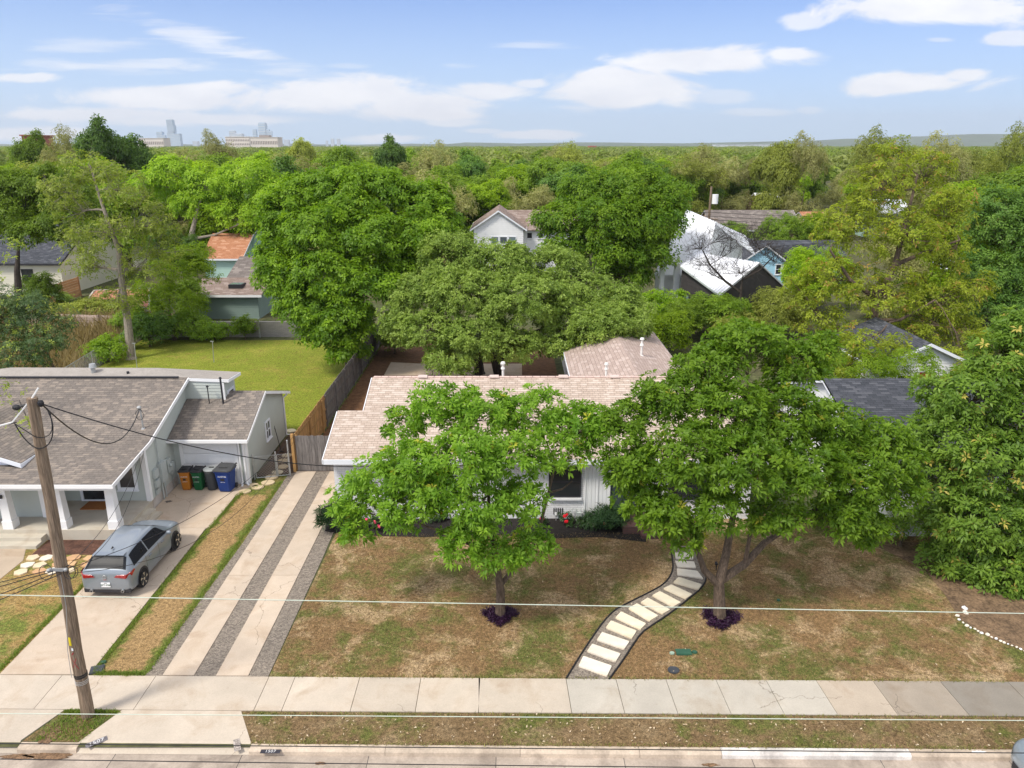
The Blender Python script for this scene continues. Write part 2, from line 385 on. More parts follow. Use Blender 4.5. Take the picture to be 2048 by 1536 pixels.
found = pm('foundation', (.48, .45, .42), .12, 1.5, .85, .2, 20, stain=(.3, .22, .16), ss=1.2)
porchc = pm('porch_concrete', (.50, .46, .38), .08, 1, .8, stain=(.42, .36, .28), ss=1)
brickw = brickwall('white_painted_brick', (.74, .74, .75), (.79, .79, .80), (.60, .60, .61))
sh_pink = shingle('pinkish_tan_shingles', (.42, .335, .275), (.48, .39, .325), (.54, .45, .385), .24, .145, .28)
sh_pink2 = shingle('aged_tan_shingles', (.36, .28, .245), (.42, .33, .29), (.47, .38, .34), .30, .19, .2)
sh_grey = shingle('brown_grey_shingles', (.165, .145, .13), (.215, .185, .16), (.265, .225, .19), .22, .14, .25)
sh_flat = pm('low_slope_roofing', (.30, .275, .25), .08, 2, .9, fine=.1, fs=12)
sh_dark = shingle('charcoal_shingles', (.045, .05, .06), (.075, .08, .095), (.10, .105, .12), .32, .14, .2)
sh_brown = shingle('brown_shingles', (.19, .14, .115), (.26, .20, .17), (.31, .25, .22), .4, .22, .2)
sh_orange = shingle('rust_shingles', (.36, .16, .085), (.44, .21, .12), (.50, .27, .17), .4, .22, .2)
sh_far = shingle('weathered_shingles', (.14, .12, .11), (.19, .165, .15), (.24, .21, .19), .5, .3, .2)
metalroof = pm('white_metal_roofing', (.74, .76, .80), .02, 1, .35, spec=.5)
darkwall = pm('charcoal_cladding', (.055, .05, .05), .15, 2, .7)
darktrim = pm('black_trim', (.03, .03, .035), .1, 2, .5)
glass = glassmat('window_glass'); glassg = glassmat('pale_glass', (.16, .22, .23), .12)
galv = pm('galvanized_metal', (.45, .46, .46), .1, 5, .45, metal=.6)
pvc = pm('pale_pvc', (.70, .69, .67), .05, 4, .5)
meterg = pm('grey_metal_box', (.42, .46, .45), .05, 4, .5)
woodn = pm('new_cedar', (.40, .235, .09), .2, 2.5, .85, tint=True, fine=.25, fs=6, stretch=(6, 6, .6))
woodg = pm('weathered_wood', (.165, .15, .138), .22, 2.5, .9, tint=True, fine=.3, fs=6, stretch=(6, 6, .6))
woodpole = pm('pole_wood', (.20, .145, .10), .3, 2.2, .9, .6, 8, fine=.5, fs=6, stretch=(9, 9, .5), stain=(.30, .23, .165), ss=1.4)
wire = pm('black_cable', (.02, .02, .022), .1, 4, .5); wirep = pm('pale_green_wire', (.50, .56, .47), .1, 4, .4)
bark = pm('grey_brown_bark', (.11, .08, .058), .3, 3, .95, .8, 12, fine=.45, fs=9, stretch=(3, 3, .8))
barkp = pm('pale_bark', (.25, .215, .175), .25, 3, .95, .6, 10, fine=.35, fs=7, stretch=(3, 3, .8))
barkd = pm('dark_bark', (.055, .045, .038), .3, 3, .95, .6, 10)
dirt = pm('bare_ground', (.085, .085, .035), .3, .6, .95, fine=.5, fs=3, stain=(.045, .075, .02), ss=.12)
G_front = lawn('dry_front_grass', (.245, .155, .076), (.125, .135, .038), (.43, .31, .18), .508, .42)
G_verge = lawn('dry_verge_grass', (.20, .135, .07), (.12, .13, .035), (.27, .195, .11), .53, .5, 1)
G_strip = lawn('straw_strip_grass', (.42, .24, .085), (.34, .22, .08), (.47, .30, .13), .5, .6)
G_green = lawn('green_back_grass', (.30, .24, .06), (.19, .225, .028), (.26, .26, .045), .40, .3)
G_left = lawn('patchy_left_grass', (.33, .22, .085), (.15, .18, .04), (.36, .27, .12), .52, .8)
G_fringe = lawn('green_fringe_grass', (.15, .18, .035), (.10, .19, .025), (.2, .21, .06), .40, 1)
# ================================================================ SETTING
def struct(name, mb, m, **k): return tag(mb.build(name, m, **k), kind='structure')
SL = .010
def Lx(x, y0): return y0-SL*x
def band(mb, x0, x1, y0, y1, z, n=1, col=None, z1=None):
    mb.face([(x0, Lx(x0, y0), z), (x1, Lx(x1, y0), z), (x1, Lx(x1, y1), z if z1 is None else z1), (x0, Lx(x0, y1), z if z1 is None else z1)], col=col)
# ground reaches the horizon; a step down at the kerb
b = MB(); b.face([(-14000, 15.0, 0), (14000, 15.0, 0), (14000, 16000, 0), (-14000, 16000, 0)])
struct('ground', b, dirt)
b = MB(); b.face([(-200, -200, -.13), (200, -200, -.13), (200, 16, -.13), (-200, 16, -.13)]); struct('road', b, asphalt)
b = MB()
for x in np.arange(-42, 42, 3.2):
    t = random.uniform(.82, 1.02); band(b, x+.008, x+3.192, 14.22, 14.82, -.118, col=(t, t*.98, t*.97), z1=-.126)
struct('gutter', b, kerbmat)
# kerb: real step with a rounded nose, left out at the two driveway aprons
def kerb_seg(b, x0, x1, col=(1, 1, 1), top=.012, taper=0):
    pr = [(14.80, -.125), (14.815, -.03), (14.84, -.002), (14.88, top), (15.03, top), (15.03, -.05)]
    for i in range(len(pr)-1):
        (ya, za), (yb, zb) = pr[i], pr[i+1]
        b.face([(x0, Lx(x0, ya), za), (x1, Lx(x1, ya), za), (x1, Lx(x1, yb), zb), (x0, Lx(x0, yb), zb)], col=col)
    for x in (x0, x1): b.face([(x, Lx(x, y), z) for y, z in pr], col=col)
b = MB()
kerb_seg(b, -12.5, -11.0, (1.1, 1.05, .98))
segs = [(-6.62, -3.2), (-3.19, .2), (.21, 3.2), (3.21, 5.25), (5.262, 9.98), (9.99, 13.2), (13.21, 17), (17.01, 22), (22.01, 30), (30.01, 42)]
for x0, x1 in segs:
    t_ = random.uniform(.92, 1.08); c = (1.45, 1.6, 1.8) if abs(x0-5.262) < .01 else (1.1*t_, 1.06*t_, 1.0*t_)
    kerb_seg(b, x0, x1, c)
struct('kerb', b, kerbmat)
# sidewalk: separate slabs with joints
b = MB()
js = [-40, -36, -32, -28, -24, -20, -16.6, -12.9, -10.2, -6.95, -6.2, -4.35, -2.6, -.9, 1.60]
xs = js+[1.60+1.42*i for i in range(1, 6)]+[10.3, 12.2, 14.1, 16, 18, 20, 23, 26, 30, 35, 42]
for i in range(len(xs)-1):
    x0, x1 = xs[i]+.008, xs[i+1]-.008; m = (x0+x1)/2
    if m < 1.6: c = [k*random.uniform(.96, 1.05) for k in (1, 1, 1)]; c = (1.0*c[0], .98*c[0], .96*c[0])
    elif m < 8.7: t = random.uniform(.97, 1.04); c = (.93*t, .97*t, 1.0*t)
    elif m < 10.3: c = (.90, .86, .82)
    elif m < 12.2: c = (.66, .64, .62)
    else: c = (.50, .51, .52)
    ya, yb = 16.17, 17.50
    b.prism([(x0, Lx(x0, ya)), (x1, Lx(x1, ya)), (x1-.06*(m > 0), Lx(x1, yb)), (x0-.06*(m > 0), Lx(x0, yb))], -.05, .03, col=c)
struct('sidewalk', b, concrete)
b = MB()
def apron(b, x0, x1, x0s, x1s, n=1):
    e = [0]+[k/n for k in range(1, n+1)]
    for k in range(n):
        a0, a1 = e[k], e[k+1]
        def P(t, s, z): return (x0s+(x1s-x0s)*t+((x0-x0s)*(1-t)+(x1-x1s)*t)*s, 0, z)
        top = [P(a0+.003, 1, .028), P(a1-.003, 1, .028)]; bot = [P(a0+.003, 0, -.1), P(a1-.003, 0, -.1)]
        b.face([(bot[0][0], Lx(bot[0][0], 14.83), -.114), (bot[1][0], Lx(bot[1][0], 14.83), -.114), (top[1][0], Lx(top[1][0], 15.14), .02), (top[0][0], Lx(top[0][0], 15.14), .02)], col=(.98, .97, .95))
        b.face([(top[0][0]*.8+bot[0][0]*.2, Lx(bot[0][0], 15.14), .02), (top[1][0]*.8+bot[1][0]*.2, Lx(bot[1][0], 15.14), .02), (top[1][0], Lx(top[1][0], 16.155), .028), (top[0][0], Lx(top[0][0], 16.155), .028)], col=(1.0, .99, .97))
# driveway apron (flared)
b.prism([(-11.02, Lx(-11, 15.08)), (-6.66, Lx(-6.6, 15.08)), (-7.28, Lx(-7.2, 16.155)), (-10.5, Lx(-10.4, 16.155))], -.1, .026, col=(1.02, 1.0, .98))
b.face([(-11.3, Lx(-11, 14.80), -.118), (-6.62, Lx(-6.6, 14.80), -.118), (-6.66, Lx(-6.6, 15.08), .026), (-11.02, Lx(-11, 15.08), .026)], col=(1.0, .98, .95))
b.prism([(-30, Lx(-30, 15.08)), (-12.55, Lx(-12.4, 15.08)), (-12.05, Lx(-12, 16.155)), (-30, Lx(-30, 16.155))], -.1, .026, col=(.97, .95, .93))
b.face([(-30, Lx(-30, 14.80), -.118), (-12.5, Lx(-12, 14.80), -.118), (-12.55, Lx(-12.4, 15.08), .026), (-30, Lx(-30, 15.08), .026)], col=(.9, .88, .86))
struct('driveway_apron', b, concrete)
# two-track driveway with gravel
b = MB()
def slabs(b, x0, x1, ys, z0, z1, col=None):
    for i in range(len(ys)-1):
        t = random.uniform(.95, 1.05); c = col or (1.06*t, .99*t, .93*t)
        b.prism([(x0, ys[i]+.008), (x1, ys[i]+.008), (x1, ys[i+1]-.008), (x0, ys[i+1]-.008)], z0, z1, col=c)
slabs(b, -10.02, -9.12, [17.62, 22.8, 28.6, 31.55], -.02, .04)
slabs(b, -8.48, -7.56, [17.60, 22.8, 28.6, 31.55], -.02, .04)
struct('two_track_driveway', b, concrete)
b = MB(); b.face([(-10.52, 17.60, .018), (-6.98, 17.56, .018), (-6.98, 24, .018), (-7.1, 31.6, .018), (-10.35, 31.6, .018), (-10.3, 25, .018)]); struct('driveway_gravel', b, gravel)
b = MB(); slabs(b, -14.72, -12.15, [17.66, 22.15, 26.2], -.02, .036, col=(1.0, .93, .87)); slabs(b, -14.95, -12.0, [26.2, 30.2], -.02, .036, col=(1.02, .93, .85))
b.prism([(-12.0, 29.0), (-11.2, 30.1), (-12.0, 30.15)], -.02, .0355, col=(.95, .85, .75))
struct('neighbour_driveway', b, concrete)
# lawns
def edgelawn(name, base, edge, x0, x1, w):
    """lawn whose long edges stay green"""
    m, N = newmat(name); vec = N.n('ShaderNodeTexCoord').outputs['Object']; s = N.n('ShaderNodeSeparateXYZ'); N.l(vec, s.inputs[0])
    xc, hw = (x0+x1)/2, (x1-x0)/2
    d = N.m('SUBTRACT', hw, N.m('ABSOLUTE', N.m('SUBTRACT', s.outputs[0], xc)))
    d2 = N.m('SUBTRACT', s.outputs[1], 17.5); d3 = N.m('SUBTRACT', 30.2, s.outputs[1])
    d = N.m('MINIMUM', d, N.m('MULTIPLY', N.m('MINIMUM', d2, N.m('MULTIPLY', d3, .35)), .9))
    k = N.m('ADD', d, N.m('MULTIPLY', N.m('SUBTRACT', N.noise(vec, 1.1, 8, .75), .5), 1.5))
    c = N.mix(N.ramp(k, [(w*.6, 0), (w*1.3, 1)]), edge, base)
    c = N.mix(N.ramp(N.noise(vec, 1.0, 4, .7), [(.45, 0), (.7, .6)]), c, (.26, .165, .07))
    mm = N.m('ADD', N.m('MULTIPLY', N.m('SUBTRACT', N.noise(vec, 9, 5, .85), .5), 3.2), 1)
    mm = N.m('MAXIMUM', N.m('MULTIPLY', mm, N.m('ADD', N.m('MULTIPLY', N.m('SUBTRACT', N.noise(vec, 42, 3, .85), .5), 4.0), 1)), .22)
    x = N.n('ShaderNodeMix', data_type='RGBA', blend_type='MULTIPLY'); x.inputs[0].default_value = 1; N.l(c, x.inputs[6]); N.l(mm, x.inputs[7])
    N.l(x.outputs[2], N.b.inputs['Base Color']); N.b.inputs['Roughness'].default_value = .95; N.b.inputs['Specular IOR Level'].default_value = .1
    bump(N, N.noise(vec, 26, 5, .8), .9, .05); return m
G_edge = edgelawn('straw_strip_with_green_edges', (.34, .225, .105), (.13, .16, .035), -12.13, -10.40, .30)
b = MB(); b.face([(-6.96, 17.55, .016), (34, 17.15, .016), (34, 25.5, .016), (20, 38, .016), (13.9, 38, .016), (13.9, 27.5, .016), (-6.9, 27, .016)]); struct('front_lawn', b, G_front)
b = MB(); b.face([(-12.14, 17.62, .016), (-10.46, 17.6, .016), (-10.30, 25, .016), (-10.33, 31.3, .016), (-11.8, 30.9, .016), (-11.3, 30.0, .016), (-11.95, 29.0, .016), (-12.1, 26, .016)]); struct('strip_lawn', b, G_edge)
b = MB(); b.face([(-40, 17.9, .016), (-14.74, 17.66, .016), (-14.74, 25.3, .016), (-40, 25.3, .016)]); struct('left_lawn', b, G_left)
b = MB(); b.face([(-6.64, Lx(-6.6, 15.03), .015), (42, Lx(42, 15.03), .015), (42, Lx(42, 16.155), .015), (-7.27, Lx(-7.2, 16.155), .015)]); struct('verge_grass', b, G_verge)
b = MB(); b.face([(-12.5, Lx(-12, 15.05), .015), (-11.0, Lx(-11, 15.05), .015), (-10.5, Lx(-10, 16.15), .015), (-12.04, Lx(-12, 16.15), .015)]); struct('pole_verge_grass', b, lawn('pole_grass', (.22, .14, .07), (.09, .12, .03), (.2, .16, .07), .5, .9))
b = MB(); b.face([(-10.08, 31.6, .016), (-10.08, 56, .016), (-28.9, 56, .016), (-28.2, 48, .016), (-27, 36.5, .016), (-11.5, 36.3, .016), (-11.5, 31.6, .016)]); struct('back_lawn', b, G_green)
b = MB(); b.face([(-11.75, 31.0, .022), (-10.1, 31.4, .022), (-10.1, 36.6, .022), (-11.75, 36.6, .022)]); struct('side_yard_mulch', b, pm('dark_side_mulch', (.10, .065, .045), .35, 3, .95, .8, 20, fine=.4, fs=22))
b = MB(); b.face([(-9.92, 31.6, .018), (3, 31.6, .018), (3, 56, .018), (-9.92, 56, .018)]); struct('back_yard_litter', b, brownmulch)
b = MB()
pts = [G(768, 752), G(782, 726), G(845, 729), G(1044, 729), G(1044, 752)]
b.prism([(p[0], p[1]) for p in pts], 0, .06, col=(1.0, .9, .8)); struct('patio', b, concrete)
b = MB(); b.prism([(-5, 49.8), (1.3, 49.8), (1.3, 55.5), (-5, 55.5)], 0, .024); struct('back_grass_patch', b, G_green)
# planting bed in front of the white house
b = MB(); bed = [(650, 1062), (700, 1070), (840, 1074), (1000, 1070), (1100, 1077), (1200, 1074), (1292, 1084), (1292, 1040), (1190, 1030), (656, 1030)]
b.face([G(x, y, .028) for x, y in bed][::-1] if False else [G(x, y, .028) for x, y in bed]); struct('planting_bed', b, mulch)
b = MB(); b.face([G(x, y, .03) for x, y in [(1700, 1075), (1830, 1085), (2048, 1090), (2300, 1100), (2300, 1400), (2048, 1300), (1985, 1278), (1922, 1240), (1890, 1190), (1850, 1140), (1770, 1100)]]); struct('shrub_bed', b, pm('rusty_leaf_litter', (.16, .105, .062), .4, 2, .95, .8, 20, fine=.5, fs=14))
# curved gravel path with black edging and stepping slabs
Zc = lambda p: (1100+p[0]/3.0725, 900+p[1]/3.0725)
pl = [(100, 1402), (185, 1265), (255, 1158), (330, 1052), (395, 985), (470, 945), (550, 905), (625, 868), (700, 825), (742, 772), (757, 720), (750, 660), (742, 590)]
prr = [(362, 1404), (450, 1290), (505, 1205), (560, 1125), (630, 1075), (700, 1030), (790, 965), (870, 900), (930, 850), (960, 800), (955, 745), (915, 680), (900, 590)]
PL = [G(*Zc(p), .026)[:2] for p in pl]; PR = [G(*Zc(p), .026)[:2] for p in prr]
PL[0] = (PL[0][0], 17.5); PR[0] = (PR[0][0], 17.46)
def smooth(P, it=2):
    for _ in range(it):
        Q = [P[0]]
        for a, c in zip(P[:-1], P[1:]): Q += [tuple(np.array(a)*.75+np.array(c)*.25), tuple(np.array(a)*.25+np.array(c)*.75)]
        P = Q+[P[-1]]
    return P
PL = smooth(PL, 1); PR = smooth(PR, 1)
b = MB()
for i in range(len(PL)-1): b.face([PL[i]+(.026,), PR[i]+(.026,), PR[i+1]+(.026,), PL[i+1]+(.026,)])
struct('path_gravel', b, gravel)
for P in (PL, PR):
    e = MB(); e.tube([(x, y, .035) for x, y in P], .028, 5)
    tag(e.build('landscape_edging', blackedge), 'thin black metal edging along the left side of the curved gravel path' if P is PL else 'thin black metal edging along the right side of the curved gravel path', 'edging', 'path edgings')
ordn = ['first', 'second', 'third', 'fourth', 'fifth', 'sixth', 'seventh', 'eighth', 'ninth', 'tenth', 'eleventh', 'twelfth', 'thirteenth']
pv = [[(175, 1325), (205, 1265), (380, 1325), (350, 1388)], [(228, 1235), (260, 1190), (433, 1250), (403, 1300)], [(288, 1165), (320, 1118), (488, 1175), (455, 1223)],
      [(343, 1090), (375, 1047), (532, 1110), (503, 1157)], [(402, 1030), (437, 992), (590, 1065), (555, 1102)], [(482, 972), (535, 942), (665, 1017), (610, 1050)],
      [(557, 935), (600, 907), (738, 980), (690, 1007)], [(628, 893), (675, 867), (805, 935), (755, 963)], [(697, 850), (745, 826), (875, 885), (835, 913)],
      [(758, 812), (790, 780), (932, 825), (912, 858)], [(783, 765), (780, 727), (905, 742), (942, 790)], [(785, 718), (768, 680), (885, 685), (897, 722)], [(775, 668), (765, 630), (878, 630), (880, 668)]]
for i, q in enumerate(pv):
    P = [G(*Zc(p), .07)[:2] for p in q]; c = np.mean(P, 0)
    # clipped corners
    R = []
    for k in range(4):
        p0, p1, p2 = (np.array(P[(k-1) % 4]), np.array(P[k]), np.array(P[(k+1) % 4]))
        R += [p1+(p0-p1)*.04, p1+(p2-p1)*.04]
    t = random.uniform(.92, 1.06); tt = .88 if 2 < i < 10 else 1
    b = MB(); b.prism([tuple(r-c) for r in R], 0, .075, col=(t, t*(.97 if tt < 1 else 1), t*tt))
    o = b.build('stepping_slab', stone); o.location = (c[0], c[1], 0)
    tag(o, 'pale rectangular stone slab, %s from the sidewalk on the curved gravel path' % ordn[i], 'stepping stone', 'stone slabs of the curved path')

# ================================================================ BUILDING HELPERS
def clipz(poly, z0, z1):
    def cut(P, z, keep_above):
        out = []
        for i in range(len(P)):
            a, c = P[i], P[(i+1) % len(P)]
            ia = (a[1] >= z-1e-9) if keep_above else (a[1] <= z+1e-9); ic = (c[1] >= z-1e-9) if keep_above else (c[1] <= z+1e-9)
            if ia: out.append(a)
            if ia != ic:
                t = (z-a[1])/(c[1]-a[1]); out.append((a[0]+(c[0]-a[0])*t, z))
        return out
    P = cut(poly, z0, True)
    return cut(P, z1, False) if P else P
def lap(mb, Aa, Bb, poly, h=.16, out=.02):
    """lap siding: tilted boards; poly in (distance from A, z); outward is to the right of A->B"""
    Aa = np.array(Aa, float); Bb = np.array(Bb, float); d = (Bb-Aa)/np.linalg.norm(Bb-Aa); n = V(d[1], -d[0])
    zmin = min(p[1] for p in poly); zmax = max(p[1] for p in poly); z = zmin
    while z < zmax-1e-6:
        z1 = min(z+h, zmax); P = clipz(poly, z, z1)
        if len(P) >= 3:
            pts = []
            for s, zz in P:
                o = out*(1-(zz-z)/h)+.002; q = Aa+d*s+n*o; pts.append((q[0], q[1], zz))
            mb.face(pts)
            lo = [p for p in P if abs(p[1]-z) < 1e-6]
            if len(lo) >= 2:
                s0, s1 = min(p[0] for p in lo), max(p[0] for p in lo)
                a0 = Aa+d*s0; a1 = Aa+d*s1
                mb.face([tuple(a0)+(z,), tuple(a1)+(z,), tuple(a1+n*(out+.002))+(z,), tuple(a0+n*(out+.002))+(z,)])
        z += h
def flatwall(mb, Aa, Bb, poly, uvs=True):
    Aa = np.array(Aa, float); Bb = np.array(Bb, float); d = (Bb-Aa)/np.linalg.norm(Bb-Aa)
    mb.face([tuple(Aa+d*s)+(z,) for s, z in poly], uv=[(s, z) for s, z in poly] if uvs else None)
def roofpoly(mb, pts, e, thick=.1):
    """roof slope as a slab with shingle UVs in metres; e = eave direction"""
    P = [np.array(p, float) for p in pts]; e = np.array(e, float); e /= np.linalg.norm(e)
    n = np.cross(P[1]-P[0], P[2]-P[0]); n /= np.linalg.norm(n)
    if n[2] < 0: P.reverse(); n = -n
    up = np.cross(n, e); up = up if up[2] > 0 else -up
    uv = [(float(np.dot(p, e)), float(np.dot(p, up))) for p in P]
    mb.face(P, uv=uv); Q = [p-V(0, 0, thick) for p in P]
    mb.face(Q[::-1], uv=uv[::-1])
    for i in range(len(P)):
        j = (i+1) % len(P); mb.face([P[j], P[i], Q[i], Q[j]], uv=[uv[j], uv[i], (uv[i][0], uv[i][1]-thick), (uv[j][0], uv[j][1]-thick)])
def board(mb, p, q, drop=.18, w=.03, off=(0, 0)):
    """fascia or rake board hanging below the line p-q"""
    p = np.array(p, float); q = np.array(q, float); d = (q-p); h = V(d[0], d[1], 0); h /= max(np.linalg.norm(h), 1e-6); n = V(h[1], -h[0], 0)
    o = n*off[0]
    a = [p+o, q+o, q+o-V(0, 0, drop), p+o-V(0, 0, drop)]; c = [x+n*w for x in a]
    mb.face(c); mb.face(a[::-1])
    for i in range(4): j = (i+1) % 4; mb.face([a[i], a[j], c[j], c[i]])
def window(parent, Aa, Bb, s0, s1, z0, z1, panes=(1, 1), frm=whitetrim, gl=glass, fw=.09, name='window', sill=True, label=None, fd=.05):
    """frame standing proud of the wall, pane set inside, bars"""
    Aa = np.array(Aa, float); Bb = np.array(Bb, float); d = (Bb-Aa)/np.linalg.norm(Bb-Aa); n = V(d[1], -d[0])
    def bx(mb, a, c, za, zb, o0, o1):
        p = [Aa+d*a+n*o0, Aa+d*c+n*o0, Aa+d*c+n*o1, Aa+d*a+n*o1]; mb.prism([tuple(x) for x in p], za, zb, bot=True)
    f = MB(); g = .02
    bx(f, s0-fw, s0, z0-fw, z1+fw, g, g+fd); bx(f, s1, s1+fw, z0-fw, z1+fw, g, g+fd); bx(f, s0, s1, z1, z1+fw, g, g+fd-.002); bx(f, s0, s1, z0-fw, z0, g, g+fd-.002)
    if sill: bx(f, s0-fw-.03, s1+fw+.03, z0-fw-.04, z0-fw, g, g+fd+.04)
    for i in range(1, panes[0]): x = s0+(s1-s0)*i/panes[0]; bx(f, x-.025, x+.025, z0, z1, g, g+fd-.015)
    for i in range(1, panes[1]): z = z0+(z1-z0)*i/panes[1]; bx(f, s0, s1, z-.02, z+.02, g, g+fd-.012)
    w = f.build(name, frm, parent)
    if label: w['label'] = label
    p = MB(); bx(p, s0, s1, z0, z1, .0, g+.014); p.build('pane', gl, w)
    return w
def gable_house(label, x0, x1, y0, y1, ze, zr, axis, wall, roof, name='house', oh=.4, h=.22, wins=(), ohg=.3, z0=0, cat='house', roofn='roof', trim=whitetrim, rot=0, group=None):
    """wins: (side, s0, s1, z0, z1, panes, glass)"""
    cx, cy = (x0+x1)/2, (y0+y1)/2
    r = thing(name, (cx, cy, 0), label, cat, group)
    cs, sn = math.cos(rot), math.sin(rot)
    def T(p):
        q = np.array(p, float); dx, dy = q[0]-cx, q[1]-cy; q[0] = cx+cs*dx-sn*dy; q[1] = cy+sn*dx+cs*dy; return q
    c4 = [(x0, y0), (x1, y0), (x1, y1), (x0, y1)]
    sides = {'front': (c4[0], c4[1]), 'right': (c4[1], c4[2]), 'back': (c4[2], c4[3]), 'left': (c4[3], c4[0])}
    w = MB(); w.T = T
    for k, (a, c) in sides.items():
        L = math.dist(a, c); gab = (axis == 'y' and k in ('front', 'back')) or (axis == 'x' and k in ('left', 'right'))
        lap(w, a, c, [(0, z0), (L, z0), (L, ze), (L/2, zr-.05), (0, ze)] if gab else [(0, z0), (L, z0), (L, ze), (0, ze)], h)
    w.build('wall', wall, r)
    rb = MB(); rb.T = T; fb = MB(); fb.T = T
    hw = (y1-y0)/2 if axis == 'x' else (x1-x0)/2; sl = (zr-ze)/hw; zo = ze-sl*oh
    if axis == 'x':
        a0, a1 = x0-ohg, x1+ohg
        roofpoly(rb, [(a0, y0-oh, zo+.1), (a1, y0-oh, zo+.1), (a1, cy, zr+.1), (a0, cy, zr+.1)], (1, 0, 0)); roofpoly(rb, [(a1, y1+oh, zo+.1), (a0, y1+oh, zo+.1), (a0, cy, zr+.1), (a1, cy, zr+.1)], (1, 0, 0))
        board(fb, (a0, y0-oh, zo+.085), (a1, y0-oh, zo+.085))
        for a in (a0, a1): board(fb, (a, y0-oh, zo+.085), (a, cy, zr+.085), off=(0, 0)); board(fb, (a, cy, zr+.085), (a, y1+oh, zo+.085))
    else:
        a0, a1 = y0-ohg, y1+ohg
        roofpoly(rb, [(x0-oh, a0, zo+.1), (cx, a0, zr+.1), (cx, a1, zr+.1), (x0-oh, a1, zo+.1)], (0, 1, 0)); roofpoly(rb, [(x1+oh, a0, zo+.1), (x1+oh, a1, zo+.1), (cx, a1, zr+.1), (cx, a0, zr+.1)], (0, 1, 0))
        board(fb, (x0-oh, a0, zo+.085), (cx, a0, zr+.085)); board(fb, (cx, a0, zr+.085), (x1+oh, a0, zo+.085))
        board(fb, (x1+oh, a0, zo+.085), (x1+oh, a1, zo+.085)); board(fb, (x0-oh, a1, zo+.085), (x0-oh, a0, zo+.085))
    rb.build(roofn, roof, r); fb.build('fascia', trim, r)
    for wn in wins:
        a, c = sides[wn[0]]; a = T(a+(0,))[:2]; c = T(c+(0,))[:2]
        window(r, a, c, *wn[1:5], panes=wn[5] if len(wn) > 5 else (1, 1), gl=wn[6] if len(wn) > 6 else glass, frm=trim)
    return r

# ================================================================ WHITE HOUSE
H1 = thing('brick_house', (0, 27, 0), 'white painted brick house with pinkish tan shingle roof behind the front yard trees', 'house')
xL, xR, yF = -7.1, 9.6, 27.0
def zroof(y): return 2.86+.333*(y-26.5)
b = MB()
flatwall(b, (xL, yF), (2.9, yF), [(0, 0), (10, 0), (10, 2.95), (0, 2.95)])
flatwall(b, (5.0, yF), (xR, yF), [(0, 0), (4.6, 0), (4.6, 2.95), (0, 2.95)])
flatwall(b, (xL, 29.4), (xL, yF), [(0, 0), (2.4, 0), (2.4, 2.95), (0, 3.7)])
flatwall(b, (-6.0, 31.5), (-6.0, 29.4), [(0, 0), (2.1, 0), (2.1, 3.7), (0, 4.5)]); flatwall(b, (-6.0, 29.4), (xL, 29.4), [(0, 0), (1.1, 0), (1.1, 3.7), (0, 3.7)])
flatwall(b, (-6.0, 36.5), (-6.0, 31.5), [(0, 0), (5, 0), (5, 4.4), (0, 2.8)])
flatwall(b, (xR, yF), (xR, 36.5), [(0, 0), (9.5, 0), (9.5, 2.8), (4.7, 4.4), (0, 2.9)])
flatwall(b, (xR, 36.5), (-6.0, 36.5), [(0, 0), (15.6, 0), (15.6, 2.8), (0, 2.8)])
b.build('wall', brickw, H1)
b = MB()
roofpoly(b, [(-7.35, 26.5, zroof(26.5)), (10, 26.5, zroof(26.5)), (10, 31.7, zroof(31.7)), (-6.26, 31.7, zroof(31.7)), (-6.26, 29.4, zroof(29.4)), (-7.35, 29.4, zroof(29.4))], (1, 0, 0), .1)
roofpoly(b, [(10, 31.7, zroof(31.7)-.004), (-6.26, 31.7, zroof(31.7)-.004), (-6.26, 37, 2.83), (10, 37, 2.83)], (1, 0, 0), .1)
ro = b.build('roof', sh_pink, H1)
b = MB()   # ridge cap tabs
for x in np.arange(-6.2, 9.9, .34): b.box(x, x+.32, 31.62, 31.8, zroof(31.7)-.02, zroof(31.7)+.02)
b.build('ridge_cap', pm('ridge_tabs', (.56, .42, .37), .2, 3, .9), ro)
for x in (-4.0, -.8, 2.3, 4.6):
    b = MB(); b.box(x-.22, x+.22, 31.55, 31.8, zroof(31.7)+.018, zroof(31.7)+.09, top=(.9, .6)); b.build('ridge_vent', pm('vent_pink', (.58, .46, .42), .08, 3, .8), ro)
b = MB()
board(b, (-7.35, 26.5, zroof(26.5)-.012), (10, 26.5, zroof(26.5)-.012), .2, .03)
board(b, (-7.38, 29.4, zroof(29.4)-.03), (-7.38, 26.5, zroof(26.5)-.03), .18, .03); board(b, (-6.29, 31.7, zroof(31.7)-.03), (-6.29, 29.42, zroof(29.42)-.03), .18, .03)
b.face([(-7.3, 26.5, 2.66), (10, 26.5, 2.66), (10, 27.0, 2.68), (-7.3, 27.0, 2.68)])
b.build('fascia', whitetrim, H1)
# recessed entry with vertical boards, door, brick steps
b = MB()
for i in range(7):
    x = 2.9+i*.15; b.box(x+.004, x+.146, yF-.03, yF+.05, .05, 2.9)
b.box(2.9, 2.96, yF-.06, yF-.031, .05, 2.9); b.box(3.42, 3.46, yF-.05, yF-.031, .05, 2.9)
b.build('board_panel', white, H1)
b = MB(); b.box(3.95, 5.0, yF+.05, yF+.12, .3, 2.4); d = b.build('entry_door', pm('dark_green_door', (.05, .07, .065), .1, 3, .5), H1)
b = MB(); b.box(4.2, 4.75, yF+.03, yF+.05, 1.4, 2.2); b.build('door_pane', glass, d); b = MB(); b.ball((4.86, yF+.01, 1.3), .04); b.build('door_handle', galv, d)
b = MB(); b.box(5.02, 5.12, yF-.06, yF+.1, 0, 2.9); b.box(3.95, 5.0, yF-.02, yF+.12, 2.4, 2.9); b.build('door_surround', white, H1)
